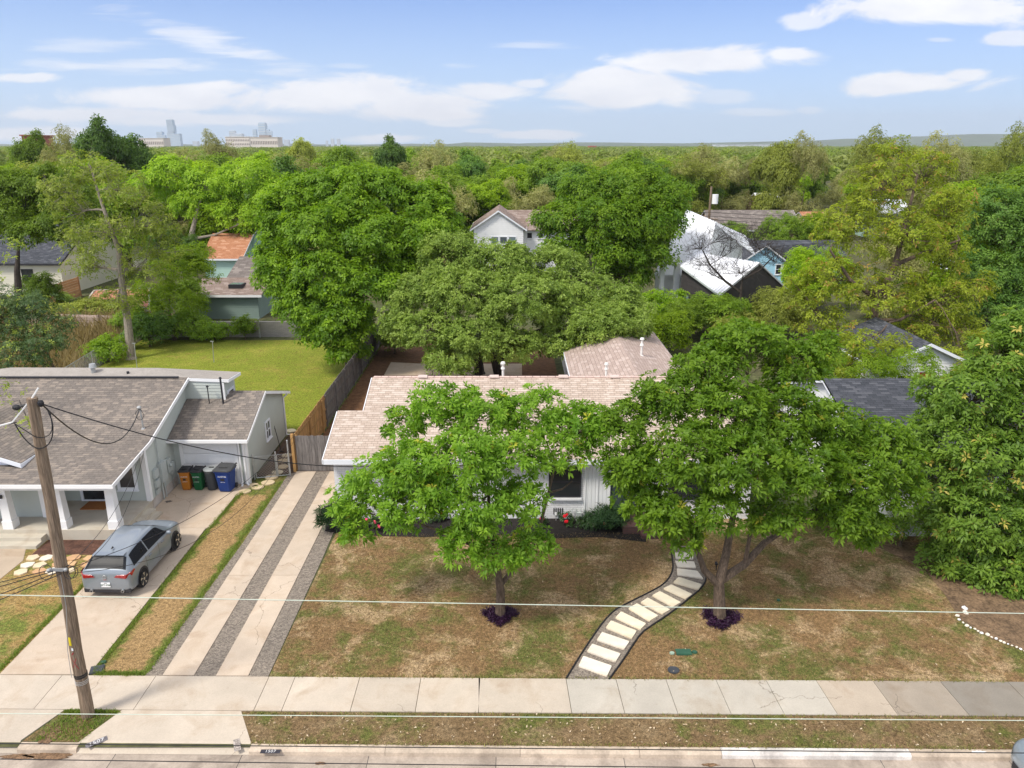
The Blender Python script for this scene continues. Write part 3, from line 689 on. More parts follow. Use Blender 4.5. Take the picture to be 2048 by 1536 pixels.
stepm = brickwall('dark_red_brick', (.10, .045, .04), (.13, .06, .05), (.06, .045, .04))
b = MB()
for (x0, x1, y0, y1, z) in ((4.35, 6.3, 25.75, 26.97, .34), (5.0, 6.2, 25.35, 25.748, .17)):
    flatwall(b, (x0, y0), (x1, y0), [(0, 0), (x1-x0, 0), (x1-x0, z), (0, z)]); flatwall(b, (x1, y0), (x1, y1), [(0, 0), (y1-y0, 0), (y1-y0, z), (0, z)]); flatwall(b, (x0, y1), (x0, y0), [(0, 0), (y1-y0, 0), (y1-y0, z), (0, z)])
    b.face([(x0, y0, z), (x1, y0, z), (x1, y1, z), (x0, y1, z)], uv=[(x0, y0), (x1, y0), (x1, y1), (x0, y1)])
b.build('entry_steps', stepm, H1)
window(H1, (xL, yF), (2.9, yF), 7.10+1.52, 7.10+2.72, 1.05, 2.30, (1, 2), frm=darktrim, gl=glass, fw=.05, sill=False)
b = MB(); b.box(1.46, 2.80, yF-.12, yF-.004, .90, .99); b.build('window_sill', white, H1)
window(H1, (xL, yF), (2.9, yF), 2.6, 4.4, 1.05, 2.3, (2, 1), frm=darktrim, gl=glass, fw=.05)
window(H1, (5.0, yF), (xR, yF), 1.3, 2.9, 1.0, 2.3, (2, 1), frm=darktrim, gl=glass, fw=.05)
b = MB()
for i in range(5): b.box(1.68+i*.085, 1.72+i*.085, yF-.02, yF-.003, .22, .50)
b.build('crawl_vent', darktrim, H1)
b = MB()
b.tube([(2.42, yF-.12, .12), (2.42, yF-.12, .52), (2.6, yF-.12, .52), (2.6, yF-.12, .3), (2.68, yF-.12, .3)], .022); b.tube([(2.78, yF-.12, .3), (2.78, yF-.12, .5), (2.9, yF-.12, .5), (2.9, yF-.12, .05)], .022)
b.box(2.62, 2.82, yF-.2, yF-.06, .2, .38); b.cyl(2.3, yF-.14, .16, .34, .08, n=10); b.build('gas_meter', meterg, H1)
def ventpipe(x, y, z, h, parent, r=.055, m=pvc):
    b = MB(); b.cyl(x, y, z-.1, z+h, r, n=10); b.cyl(x, y, z+h*.62, z+h*.75, r*1.9, r*1.3, 10); b.cyl(x, y, z+h, z+h+.09, r*2.1, r*1.6, 10); b.cyl(x, y, z-.02, z+.03, r*2.2, r*1.3, 10)
    return b.build('vent_pipe', m, parent)
p = A(1006, 752, 31.9); ventpipe(p[0], 32.0, 4.5, .62, H1)
p = A(1212, 752, 32.6); ventpipe(p[0], 32.6, 4.32, .58, H1, .05)
# rear wing
b = MB(); xa, xm, xb, ya, yb = 3.06, 6.13, 9.2, 33.2, 51
roofpoly(b, [(xa, ya, 2.93), (xm, ya, 3.95), (xm, yb, 3.95), (xa, yb, 2.93)], (0, 1, 0), .1)
roofpoly(b, [(xb, ya, 2.93), (xb, yb, 2.93), (xm, yb, 3.95), (xm, ya, 3.95)], (0, 1, 0), .1)
b.build('rear_roof', sh_pink2, H1)
b = MB(); flatwall(b, (3.5, 51), (3.5, 36.5), [(0, 0), (14.5, 0), (14.5, 2.95), (0, 2.95)]); flatwall(b, (8.8, 36.5), (8.8, 51), [(0, 0), (14.5, 0), (14.5, 2.95), (0, 2.95)])
flatwall(b, (8.8, 51), (3.5, 51), [(0, 0), (5.3, 0), (5.3, 2.95), (2.65, 3.85), (0, 2.95)]); b.build('rear_wall', brickw, H1)
b = MB(); board(b, (xb, ya, 2.90), (xb, yb, 2.90), .16); board(b, (xa, yb, 2.90), (xa, ya, 2.90), .16); b.build('rear_fascia', whitetrim, H1)
q = A(1263, 718, 38); ventpipe(7.0, 38.6, 3.65, .9, H1, .06); 

# ================================================================ LEFT GREY HOUSE
H2 = thing('house', (-16, 28, 0), 'sage grey lap-sided bungalow with brown grey shingle roof, white porch columns and attached garage', 'house')
xE = -15.0
b = MB()
lap(b, (-30, 27.8), (xE, 27.8), [(0, .44), (15, .44), (15, 2.95), (0, 2.95)], .15)
lap(b, (xE, 27.8), (xE, 32.2), [(0, .44), (4.4, .44), (4.4, 4.28), (.0, 2.88)], .15)
lap(b, (-30, 26.4), (-18.55, 26.4), [(0, .35), (11.45, .35), (11.45, 2.7), (0, 2.7)], .15); lap(b, (-18.55, 26.4), (-18.55, 27.8), [(0, .35), (1.4, .35), (1.4, 2.8), (0, 2.7)], .15)
lap(b, (xE, 32.2), (-13.2, 32.2), [(0, .3), (1.8, .3), (1.8, 4.2), (0, 4.2)], .15); lap(b, (-13.2, 32.2), (-13.2, 33.5), [(0, .3), (1.3, .3), (1.3, 4.1), (0, 4.2)], .15)
lap(b, (-13.2, 33.5), (-26, 33.5), [(0, .3), (12.8, .3), (12.8, 4.1), (0, 4.1)], .15); lap(b, (-26, 33.5), (-26, 30), [(0, .3), (3.5, .3), (3.5, 3.4), (0, 3.9)], .15)
wl = b.build('wall', siding, H2)
b = MB(); b.box(-30, xE-.02, 27.83, 33.45, 0, .44); b.box(-30, -18.58, 26.43, 27.83, 0, .35); b.box(xE-.02, xE+.03, 27.8, 32.2, 0, .44); b.box(-15, -13.22, 32.23, 33.45, 0, .3); b.build('foundation', found, H2)
b = MB()
roofpoly(b, [(-30, 24.85, 2.58), (-14.78, 24.85, 2.58), (-14.78, 28.0, 3.02), (-30, 28.0, 3.02)], (1, 0, 0), .08)
roofpoly(b, [(-30, 28.0, 3.024), (-14.78, 28.0, 3.024), (-14.78, 32.2, 4.42), (-30, 32.2, 4.42)], (1, 0, 0), .1)
rf = b.build('roof', sh_grey, H2)
b = MB()
roofpoly(b, [(-14.78, 32.2, 4.40), (-12.95, 32.2, 4.34), (-12.95, 33.7, 4.22), (-16.4, 33.5, 4.34), (-16.5, 33.1, 4.60), (-23.4, 33.1, 4.62), (-26.5, 32.2, 4.38)], (1, 0, 0), .1)
b.build('low_slope_roof', sh_flat, H2)
b = MB(); b.box(-24.5, -15.2, 32.08, 32.22, 4.425, 4.47); b.build('ridge_strip', darktrim, rf)
# small cross gable at the left
b = MB(); ct = A(47, 917, 26.2)
gx, gy, gz = ct
roofpoly(b, [(gx, 26.0, 2.93), (gx, 27.2, 2.93), (-21.6, 30.6, 3.95), (-21.6, 26.0, 3.95)], (0, 1, 0), .09)
roofpoly(b, [(-21.6, 26.0, 3.946), (-21.6, 30.6, 3.946), (-24.0, 27.2, 2.93), (-24.0, 26.0, 2.93)], (0, 1, 0), .09)
b.build('cross_gable_roof', sh_grey, H2)
b = MB(); board(b, (-21.6, 25.97, 3.92), (gx+.02, 25.97, 2.91), .17); board(b, (-24, 25.97, 2.91), (-21.6, 25.97, 3.92), .17); b.box(gx-.02, gx+.03, 25.96, 27.0, 2.70, 2.90)
lap(b, (-23.8, 26.2), (gx-.15, 26.2), [(0, 2.7), (gx-.15+23.8, 2.7), (gx-.15+23.8, 2.92), (2.2, 3.85), (0, 2.95)], .15); b.build('cross_gable_front', whitetrim, H2)
# trim and fascia
b = MB()
board(b, (-30, 24.85, 2.565), (-14.74, 24.85, 2.565), .15, .03); board(b, (-14.78, 24.85, 2.57), (-14.78, 28.0, 3.01), .15, .04); board(b, (-14.78, 28.0, 3.015), (-14.78, 32.2, 4.41), .16, .04)
board(b, (-14.74, 32.17, 4.39), (-12.92, 32.17, 4.33), .14); board(b, (-12.95, 32.17, 4.33), (-12.95, 33.7, 4.21), .14)
b.box(-30, -14.86, 24.95, 25.15, 2.28, 2.46)
b.build('fascia', white, H2)
b = MB(); b.box(xE-.14, xE+.03, 27.72, 27.77, .44, 2.9); b.box(xE+.025, xE+.05, 27.72, 27.9, .44, 2.92); b.build('corner_board', white, H2); b = MB(); b.box(-18.6, -18.42, 26.32, 26.37, .35, 2.72); b.build('corner_board', white, H2); b = MB(); b.box(-13.3, -13.15, 32.12, 32.17, 2.8, 4.15); b.build('corner_board', white, H2)
# porch
b = MB(); b.box(-18.5, -14.95, 25.30, 27.78, 0, .44); b.box(-20.2, -18.5, 25.30, 26.38, 0, .435); b.build('porch_floor', porchc, H2)
b = MB(); b.box(-19.9, -17.9, 24.95, 25.298, 0, .29); b.box(-19.9, -17.9, 24.6, 24.95, 0, .145); b.build('porch_steps', porchc, H2); b = MB(); b.box(-14.948, -14.65, 26.3, 27.4, 0, .28); b.box(-14.648, -14.4, 26.3, 27.4, 0, .14); b.build('porch_steps', porchc, H2)
for cxp, nm in ((-19.35, 'l'), (-17.28, 'm'), (-15.3, 'r')):
    b = MB(); b.box(cxp-.2, cxp+.2, 25.34, 25.74, .44, .78); b.box(cxp-.17, cxp+.17, 25.37, 25.71, .78, 2.18, top=(.82, .82)); b.box(cxp-.19, cxp+.19, 25.35, 25.73, 2.18, 2.28); b.build('porch_column', white, H2)
b = MB(); b.box(-19.42, -19.30, 25.33, 25.35, 1.75, 1.90); b.build('number_plaque', darktrim, H2)
# porch door and window
window(H2, (-30, 27.8), (xE, 27.8), 30-17.75, 30-16.85, .50, 2.35, (1, 1), name='storm_door', sill=False, fw=.11)
window(H2, (-30, 27.8), (xE, 27.8), 30-16.75+.6, 30-15.55, 1.05, 2.42, (1, 1), gl=glassmat('bronze_glass', (.06, .055, .055), .12), fw=.12)
window(H2, (-13.2, 32.2), (-13.2, 33.5), .35, .95, 2.5, 3.6, (1, 1))
# garage
gF, gR = 30.3, -11.8
b = MB()
lap(b, (xE, gF), (gR, gF), [(0, 0), (.42, 0), (.42, 2.25), (0, 2.25)], .15); lap(b, (xE, gF), (gR, gF), [(2.72, 0), (3.2, 0), (3.2, 2.25), (2.72, 2.25)], .15)
lap(b, (xE, gF), (gR, gF), [(.42, 2.02), (2.72, 2.02), (2.72, 2.25), (.42, 2.25)], .15)
lap(b, (gR, gF), (gR, 36.0), [(0, .1), (5.7, .1), (5.7, 2.45), (2.5, 3.5), (0, 2.42)], .15)
lap(b, (gR, 36.0), (xE, 36.0), [(0, .1), (3.2, .1), (3.2, 2.5), (0, 2.5)], .15)
b.build('garage_wall', siding, H2)
b = MB()
roofpoly(b, [(xE+.04, 29.8, 2.34), (-11.5, 29.8, 2.34), (-11.5, 32.7, 3.62), (xE+.04, 32.7, 3.62)], (1, 0, 0), .09)
roofpoly(b, [(-11.5, 36.3, 2.42), (xE+.04, 36.3, 2.42), (xE+.04, 32.7, 3.616), (-11.5, 32.7, 3.616)], (1, 0, 0), .09)
b.build('garage_roof', sh_grey, H2)
b = MB(); board(b, (xE-.0, 29.8, 2.33), (-11.47, 29.8, 2.33), .13, .09); board(b, (-11.5, 29.8, 2.32), (-11.5, 32.7, 3.60), .14, .03); board(b, (-11.5, 32.7, 3.60), (-11.5, 36.3, 2.40), .14, .03)
b.box(-12.3, -12.15, gF-.07, gF-.022, 0, 2.13); b.box(-14.71, -14.56, gF-.07, gF-.022, 0, 2.13); b.box(-14.56, -12.3, gF-.07, gF-.022, 2.0, 2.13); b.box(-11.95, -11.78, gF-.06, gF-.022, 0, 2.24); b.box(-11.78, -11.74, gF-.06, gF+.12, 0, 2.3); b.build('garage_trim', white, H2)
b = MB()
for r_ in range(4):
    z = .03+r_*.49; b.box(-14.56, -12.3, gF-.02, gF+.03, z, z+.475)
    for c_ in range(4):
        x = -14.56+.07+c_*.555; b.box(x, x+.44, gF-.035, gF-.021, z+.08, z+.39, top=(1, 1))
gd = b.build('garage_door', white, H2)
b = MB()
for y0_ in (gF-.12,): b.tube([(-12.06, 29.85, 2.25), (-12.06, y0_, 2.1), (-12.06, y0_, .15), (-12.0, y0_-.25, .05)], .045, 6)
b.tube([(-11.86, gF-.12, 2.2), (-11.86, gF-.12, .12), (-11.72, gF-.3, .05)], .04, 6); b.build('downspout', white, H2)
b = MB(); b.tube([(-11.55, 36.2, 2.35), (-11.74, 35.9, 2.15), (-11.74, 35.9, .15), (-11.5, 36.1, .06)], .045, 6); b.build('downspout', white, H2)
window(H2, (gR, gF), (gR, 36.0), 2.7, 3.25, 1.05, 1.85, (2, 2), fw=.08)
# meters, conduit, mast on the end wall
for (y, z0, z1, w_, t_) in ((28.32, 1.25, 1.62, .32, .12), (28.32, .82, 1.12, .32, .12), (28.32, .5, .72, .28, .08), (28.85, .85, 1.72, .46, .18), (29.45, 1.0, 1.6, .34, .14), (29.82, .75, 1.3, .26, .1)):
    b = MB(); b.box(xE+.03, xE+.03+t_, y-w_/2, y+w_/2, z0, z1); b.build('utility_box', meterg, H2)
b = MB(); b.tube([(xE+.2, 29.45, 1.3), (xE+.28, 29.45, 1.3)], .09, 12); b.build('electric_meter', meterg, H2)
b = MB(); b.tube([(xE+.09, 28.75, 1.7), (xE+.09, 28.75, 3.1)], .028, 6); b.build('conduit', meterg, H2); b = MB(); b.tube([(xE+.09, 28.7, .85), (xE+.09, 28.7, 0)], .028, 6); b.build('conduit', meterg, H2); b = MB(); b.tube([(xE+.09, 28.95, .85), (xE+.09, 28.95, 0)], .022, 6); b.build('conduit', meterg, H2); b = MB(); b.tube([(xE+.07, 29.8, .8), (xE+.07, 29.7, .4), (xE+.07, 29.8, .05)], .012, 5); b.build('conduit', meterg, H2)
mp_ = (-15.35, 28.75)
b = MB(); b.tube([(mp_[0], mp_[1], 3.1), (mp_[0], mp_[1], 4.15)], .035, 8); b.ball((mp_[0]-.02, mp_[1]-.03, 4.2), (.09, .1, .08)); b.cyl(mp_[0], mp_[1], 3.22, 3.30, .1, .06, 8); b.build('service_mast', galv, H2)
b = MB(); b.tube([(mp_[0], mp_[1]-.06, 4.18), (mp_[0]-.15, mp_[1]-.15, 4.0), (mp_[0]-.05, mp_[1]-.2, 3.75), (mp_[0]+.05, mp_[1]-.12, 3.7), (mp_[0]+.18, mp_[1]-.1, 3.9), (mp_[0]+.03, mp_[1]-.05, 4.15)], .012, 5); b.build('drip_loop', wire, H2)
q = A(186, 752, 32.6)
b = MB(); b.cyl(q[0], 32.7, 4.35, 4.75, .10, n=12); b.cyl(q[0], 32.7, 4.75, 4.92, .17, .13, 12); b.cyl(q[0], 32.7, 4.36, 4.42, .18, .12, 12); b.build('flue_pipe', galv, H2)
q = A(257, 752, 32.6); b = MB(); b.cyl(q[0], 32.6, 4.35, 4.58, .06, n=8); b.build('vent_pipe', darktrim, H2)
for px_, y_, hh in ((443, 31.9, 1.25), (415, 31.9, .85)):
    q = A(px_, 778, y_); b = MB(); b.cyl(q[0], y_, 3.2, 3.2+hh, .045 if hh > 1 else .025, n=8); b.cyl(q[0], y_, 3.2+hh, 3.27+hh, .07, .05, 8); b.build('vent_pipe', darktrim, H2)
# doormat, garden bed and flagstones
b = MB(); b.box(-.5, .5, -.35, .35, 0, .03); o = b.build('doormat', pm('coir', (.33, .13, .04), .15, 20, .95)); o.location = (-17.0, 27.3, .442); tag(o, 'rectangular rust brown coir doormat on the porch floor by the storm door', 'doormat')
b = MB(); b.face([(-17.85, 24.2, .02), (-14.78, 24.2, .02), (-14.78, 25.29, .02), (-17.85, 25.29, .02)]); struct('porch_bed', b, pm('porch_bed_mulch', (.10, .05, .035), .4, 3, .95, .8, 20, fine=.4, fs=20))
b = MB(); b.prism([(-19.9, 24.6), (-18.3, 24.6), (-17.9, 23.8), (-18.1, 17.6), (-19.7, 17.6), (-19.6, 23.8)], 0, .03, col=(.92, .84, .76)); struct('front_walk', b, concrete)
k = 0
fs = []
for iy, yy_ in enumerate((23.95, 23.5, 23.05)):
    for ix in range(6 if iy < 2 else 4):
        fs.append((-17.7+ix*.53+random.uniform(-.06, .06)+iy*.13, yy_+random.uniform(-.05, .05)))
for i, (x, y) in enumerate(fs):
    n = random.randint(5, 7); b = MB(); a0 = random.random()*6
    b.prism([(random.uniform(.22, .29)*math.cos(a0+2*math.pi*j/n), random.uniform(.19, .24)*math.sin(a0+2*math.pi*j/n)) for j in range(n)], 0, .045,
            col=random.choice([(1, 1, 1), (1, .98, .94), (.85, .6, .38), (.75, .5, .32), (.95, .85, .7)]))
    o = b.build('flagstone', stone); o.location = (x, y, .012)
    tag(o, 'irregular cream or tan flagstone in the patch between the porch bed and the left lawn', 'flagstone', 'flagstones by the porch bed')

# ================================================================ RIGHT NEIGHBOUR AND HOUSES BEYOND
gable_house('white sided house with charcoal shingle roof half hidden behind the right yard trees', 14.0, 27.5, 25.6, 36.6, 2.75, 4.62, 'x', sidwhite, sh_dark, h=.16,
            wins=[('front', 2.2, 3.4, 1, 2.2, (1, 2)), ('front', 7, 8.4, 1, 2.2, (2, 2)), ('left', 3, 4, 1, 2.2, (1, 2)), ('left', 7, 8, 1, 2.2, (1, 2))])
r = gable_house('small white gabled cottage with dark roof and a red window behind the charcoal roofed house', 20.6, 25.9, 40, 46, 2.75, 3.95, 'y', sidwhite, sh_dark, h=.2, wins=[('front', 1.2, 2.0, 1.0, 2.1, (1, 1))])
window(r, (20.6, 40), (25.9, 40), 2.4, 3.2, .9, 2.3, (1, 1), gl=pm('red_curtain', (.35, .02, .02), .1, 3, .6), frm=white)
# white two-storey house with brown roof
q = A(942, 456, 85); q2 = A(1052, 469, 85); qa = A(995, 420, 85)
r = gable_house('white board sided two-storey house with brown shingle roof beyond the live oak', q[0]+.3, q2[0]-.3, 85, 93, q[2], qa[2]-.1, 'y', white, sh_brown, h=.22)
for i in range(3):
    a = A(983+i*17.5, 487, 85)[0]-q[0]-.3; zt = A(990, 474, 85)[2]; zb = A(990, 487, 85)[2]
    window(r, (q[0]+.3, 85), (q2[0]-.3, 85), a, a+.75, zb, zt, (1, 1), gl=glassg if i != 1 else glassmat('slate_glass', (.08, .10, .12), .15), fw=.1, name='window')
zz = A(1040, 455, 93); zr_ = A(1040, 419, 93)
xw0, xw1 = q2[0]-1.0, q2[0]+6.5
b = MB(); roofpoly(b, [(xw0-2.5, 87.5, 5.1), (xw1+.4, 87.5, 5.1), (xw1+.4, 92, 7.0), (xw0-2.5, 92, 7.0)], (1, 0, 0)); roofpoly(b, [(xw1+.4, 96.5, 5.1), (xw0-2.5, 96.5, 5.1), (xw0-2.5, 92, 6.99), (xw1+.4, 92, 6.99)], (1, 0, 0)); b.build('side_roof', sh_brown, r)
b = MB(); lap(b, (xw0, 88), (xw1, 88), [(0, 0), (xw1-xw0, 0), (xw1-xw0, 5.1), (0, 5.1)], .22); lap(b, (xw1, 88), (xw1, 96), [(0, 0), (8, 0), (8, 5.1), (4, 6.9), (0, 5.1)], .22); b.build('side_wall', white, r)
for x in (.9, 2.2): window(r, (xw0, 88), (xw1, 88), x+.3, x+.85, 4.1, 4.7, (1, 1), fw=.06, frm=white)
for px_ in (973, 979): 
    q = A(px_, 443, 87); b = MB(); b.box(q[0]-.25, q[0]+.25, 86.8, 87.2, q[2]-.1, q[2]+.15); b.build('roof_vent', darktrim, r)
# modern white metal roofed house: tall wing plus lower charcoal wing
MH = thing('house', (18, 72, 0), 'modern white house with steep white standing seam metal roofs and a charcoal lower wing', 'house')
def seams(mb, P, Q, R, S, n):
    """roof quad P-Q (eave) R-S (ridge) with standing seams up the slope"""
    P, Q, R, S = [np.array(k, float) for k in (P, Q, R, S)]
    for i in range(n+1):
        t = i/n; a = P+(Q-P)*t; c = S+(R-S)*t; nn = np.cross(Q-P, S-P); nn /= np.linalg.norm(nn); nn = nn if nn[2] > 0 else -nn
        mb.beam(a+nn*.03, c+nn*.03, .05, .06, up=tuple(nn))
def quadroof(mb, P, Q, R, S, n):
    roofpoly(mb, [P, Q, R, S], np.array(Q)-np.array(P), .15); seams(mb, P, Q, R, S, n)
b = MB()
# tall wing: ridge runs away to the right; its long left slope faces the camera
t_e0 = A(1322, 545, 67); t_r0 = A(1374, 420, 75); t_r1 = A(1431, 444, 70.5); t_e1 = A(1394, 505, 66)
quadroof(b, (13.0, 67.5, 3.2), (17.4, 66.5, 3.3), t_r1, t_r0, 16)
quadroof(b, t_r1, t_r0, (24.0, 77, 5.6), (23.0, 70.5, 4.7), 10)
# lower wing
L0 = A(1361, 532, 64); L1 = A(1440, 590, 58.5); L2 = A(1520, 525, 62); L3 = A(1394, 505, 67)
quadroof(b, L0, L1, L2, L3, 22)
R1 = A(1600, 600, 66); R0 = (R1[0]-3.0, R1[1]+7, R1[2])
roofpoly(b, [L2, R1, R0, L3], np.array(R1)-np.array(L2), .15)
b.build('metal_roof', metalroof, MH)
b = MB()
def quadw(mb, P, Q, zb=0): mb.face([(P[0], P[1], zb), (Q[0], Q[1], zb), (Q[0], Q[1], Q[2]), (P[0], P[1], P[2])])
e1 = (t_r1[0]-3.6, t_r1[1]-1.8, t_r1[2]-3.2); e2 = A(1487, 474, 73)
for (P, Q) in ((e1, t_r1), (t_r1, e2), (e2, (e2[0]+1, e2[1]+6, e2[2])), ((13.2, 68, 3.1), (17.2, 67, 3.2))):
    d = math.dist(P[:2], Q[:2]); lap(b, P[:2], Q[:2], [(0, 0), (d, 0), (d, Q[2]-.12), (0, P[2]-.12)], .28)
b.build('wall', white, MH)
b = MB()
lap(b, (L0[0]+.2, L0[1]+.2), (L1[0]+.1, L1[1]+.3), [(0, 0), (math.dist(L0[:2], L1[:2]), 0), (math.dist(L0[:2], L1[:2]), L1[2]-.12), (0, L0[2]-.12)], .3)
dd = math.dist(L1[:2], R1[:2]); md = math.dist(L1[:2], L2[:2])
b.face([(L1[0], L1[1]+.3, 0), (R1[0], R1[1], 0), (R1[0], R1[1], R1[2]-.1), (L2[0], L2[1]+.2, L2[2]-.12), (L1[0], L1[1]+.3, L1[2]-.1)])
b.build('charcoal_wall', darkwall, MH)
b = MB(); q = A(1352, 560, 65.5); b.box(q[0]-.25, q[0]+.25, 65.2, 65.6, 0, L0[2]); b.box(q[0]-1.5, q[0]-1.1, 65.2, 65.6, 0, L0[2]); b.build('white_post', white, MH)
dL = math.dist(L0[:2], L1[:2])
for s in (.6, 1.9, 3.2): window(MH, (L0[0]+.2, L0[1]+.2), (L1[0]+.1, L1[1]+.3), s, s+.8, .9, 2.2, (1, 1), frm=darktrim, gl=glassg, fw=.05)
b = MB(); p, q = np.array(L0), np.array(L1); b.beam(p+V(-.02, -.05, -.08), q+V(-.02, -.05, -.08), .12, .12); b.build('gutter', meterg, MH)
# blue house
q0 = A(1505, 524, 80); q1 = A(1572, 540, 80); qa = A(1545, 494, 80)
r = gable_house('light blue gabled house with slate grey roof beside the modern white house', q0[0]-1.5, q1[0]+.3, 80, 88, 2.3, 4.25, 'y', sidblue, sh_dark, h=.25, wins=[('front', 4.1, 4.6, 1.2, 2.2, (1, 2)), ('front', 4.85, 5.3, 1.2, 2.2, (1, 2))])
b = MB(); cxb = (q0[0]-1.5+q1[0]+.3)/2
roofpoly(b, [(cxb+.3, 80.2, 4.22), (q1[0]+1.0, 80.2, 2.35), (q1[0]+7, 80.2, 2.35), (q1[0]+7, 84, 4.35), (cxb+.2, 84, 4.35)], (1, 0, 0)); b.build('side_roof', sh_dark, r)
b = MB(); lap(b, (q1[0]+.5, 80.6), (q1[0]+6.6, 80.6), [(0, 0), (6, 0), (6, 2.3), (0, 2.3)], .25); b.build('side_wall', sidblue, r)
# low peach brick house
q0 = A(1425, 458, 112); q1 = A(1600, 462, 112)
gable_house('long low peach brick house with weathered grey roof near the transformer pole', q0[0], q1[0], 112, 121, 2.6, 4.9, 'x', sidpeach, sh_far, h=.3, wins=[('front', 5.5, 7.2, 1.2, 2.2, (3, 1)), ('front', 9, 10.5, 1.2, 2.2, (2, 1))])
for (px_, py_, Yd, w_, h_, lab, wm, rm) in ((1552, 405, 150, 6, 5.2, 'small house with bright white metal roof between bare trees beyond the peach house', sidpeach, metalroof), (1795, 398, 120, 5, 6.0, 'white and teal house with pale metal roof glimpsed through the big pecan', sidmint, metalroof),
                                 (1640, 440, 118, 3.2, 4.2, 'peach house with small white gable beyond the pecan tree', sidpeach, sh_orange), (1990, 492, 75, 9, 3.6, 'pale metal roofed building glimpsed through the dark tree at the right edge', sidwhite, metalroof)):
    q = A(px_, py_, Yd); gable_house(lab, q[0]-w_/2, q[0]+w_/2, Yd, Yd+8, h_-1.6, h_, 'x', wm, rm, h=.35, wins=[('front', 1, 2, h_-3, h_-2, (1, 1))])
# left background houses
q = A(388, 595, 63.5); q1 = A(515, 595, 63.5)
SH = thing('shed', (-25, 66, 0), 'grey green sided outbuilding with a skylight in its mauve brown roof behind the back lawn', 'shed')
x0, x1 = q[0], q1[0]
b = MB(); lap(b, (x0, 63.5), (x1, 63.5), [(0, 0), (x1-x0, 0), (x1-x0, 2.15), (0, 2.15)], .2); lap(b, (x1, 63.5), (x1, 67), [(0, 0), (3.5, 0), (3.5, 3.2), (0, 2.15)], .2); lap(b, (x0, 67), (x0, 63.5), [(0, 0), (3.5, 0), (3.5, 2.15), (0, 3.2)], .2); lap(b, (x1, 67), (x0, 67), [(0, 0), (x1-x0, 0), (x1-x0, 3), (0, 3)], .2); b.build('wall', sidgreen, SH)
b = MB(); roofpoly(b, [(x0-.3, 63.1, 2.2), (x1+.5, 63.1, 2.2), (x1+.5, 66.6, 3.1), (x0-.3, 66.6, 3.1)], (1, 0, 0)); sr = b.build('roof', sh_brown, SH)
b = MB(); board(b, (x0-.3, 63.1, 2.18), (x1+.5, 63.1, 2.18), .2); b.build('fascia', white, SH)
q = A(473, 575, 64.6); b = MB(); b.box(q[0]-.6, q[0]+.6, 64.3, 65.4, 2.45, 2.86); sk = b.build('skylight', darktrim, sr)
b = MB(); b.face([(q[0]-.5, 64.4, 2.875), (q[0]+.5, 64.4, 2.875), (q[0]+.5, 65.3, 2.875), (q[0]-.5, 65.3, 2.875)]); b.build('pane', glassg, sk)
gable_house('low brown grey roofed building just behind the skylight outbuilding', x0+1.2, x1+1.5, 69, 77, 2.6, 4.0, 'x', sidgreen, sh_far, h=.25)
gable_house('rust orange roofed pale green house behind the left yards', A(408, 520, 80)[0], A(482, 520, 80)[0], 80, 88, 3.0, 5.0, 'x', sidmint, sh_orange, h=.25, wins=[('right', 2, 3, 1.2, 2.4, (1, 1))])
gable_house('mint green house with small brown gable half hidden by the large green tree', A(500, 500, 84)[0], A(545, 500, 84)[0], 84, 92, 4.2, 5.6, 'y', sidmint, sh_brown, h=.25)
gable_house('house with orange roof peeking through the yellow green trees', A(262, 500, 92)[0], A(296, 500, 92)[0], 92, 98, 2.8, 4.2, 'x', sidcream, sh_orange, h=.3)
q0 = A(-40, 515, 74); q1 = A(118, 520, 74)
gable_house('cream lap-sided house with black trimmed slate roof at the far left', q0[0], q1[0], 74, 86, 3.4, 6.4, 'x', sidcream, sh_dark, h=.24, trim=darktrim, wins=[('front', q1[0]-q0[0]-3.9, q1[0]-q0[0]-2.9, 1.4, 2.6, (2, 2))])
# ================================================================ FENCES
def picket(label, x, y0, y1, h, mat, step=.145, name='wood_fence', sections=None):
    """privacy fence along Y; boards with small gaps, posts and rails behind"""
    r = thing(name, (x, y0, 0), label, 'fence')
    for (a, c, m, pn, lab) in sections:
        b = MB(); y = a
        while y < c-.02:
            t = random.uniform(.72, 1.22); hh = h+random.uniform(-.025, .025)
            b.box(x-.012, x+.012, y, min(y+step-.008, c), .03, hh, col=(t, t*random.uniform(.95, 1.02), t*random.uniform(.92, 1.03))); y += step
        p = b.build(pn, m, r)
        if lab: p['label'] = lab
        b = MB()
        for z in (.35, 1.0, 1.6): b.box(x+.014, x+.055, a, c, z, z+.09, col=(.8, .8, .8))
        b.build('rail', m, p)
        y = a
        while y < c: 
            b = MB(); b.box(x+.014, x+.10, y, y+.09, 0, h-.05, col=(.85, .85, .85)); b.build('post', m, r); y += 2.4
    return r
picket('tall wood privacy fence, new cedar near the gate and weathered grey farther back', -10.02, 31.65, 60, 1.85, None, sections=[(31.65, 37.3, woodn, 'cedar_panel', 'new tan cedar section'), (37.3, 60, woodg, 'weathered_panel', 'weathered grey section')])
r = thing('wood_gate', (-8.8, 31.6, 0), 'weathered grey plank gate across the two track driveway beside the white house', 'gate')
for (a, c) in ((-9.98, -8.62), (-8.60, -7.12)):
    b = MB(); x = a
    while x < c-.02:
        t = random.uniform(.7, 1.15); b.box(x, min(x+.138, c), 31.58, 31.605, .05, 1.8+random.uniform(-.015, .015), col=(t, t, t*1.02)); x += .145
    p = b.build('gate_leaf', woodg, r)
    b = MB(); b.box(a, c, 31.607, 31.64, .35, .44, col=(.8,)*3); b.box(a, c, 31.607, 31.64, 1.45, 1.54, col=(.8,)*3); b.build('rail', woodg, p)
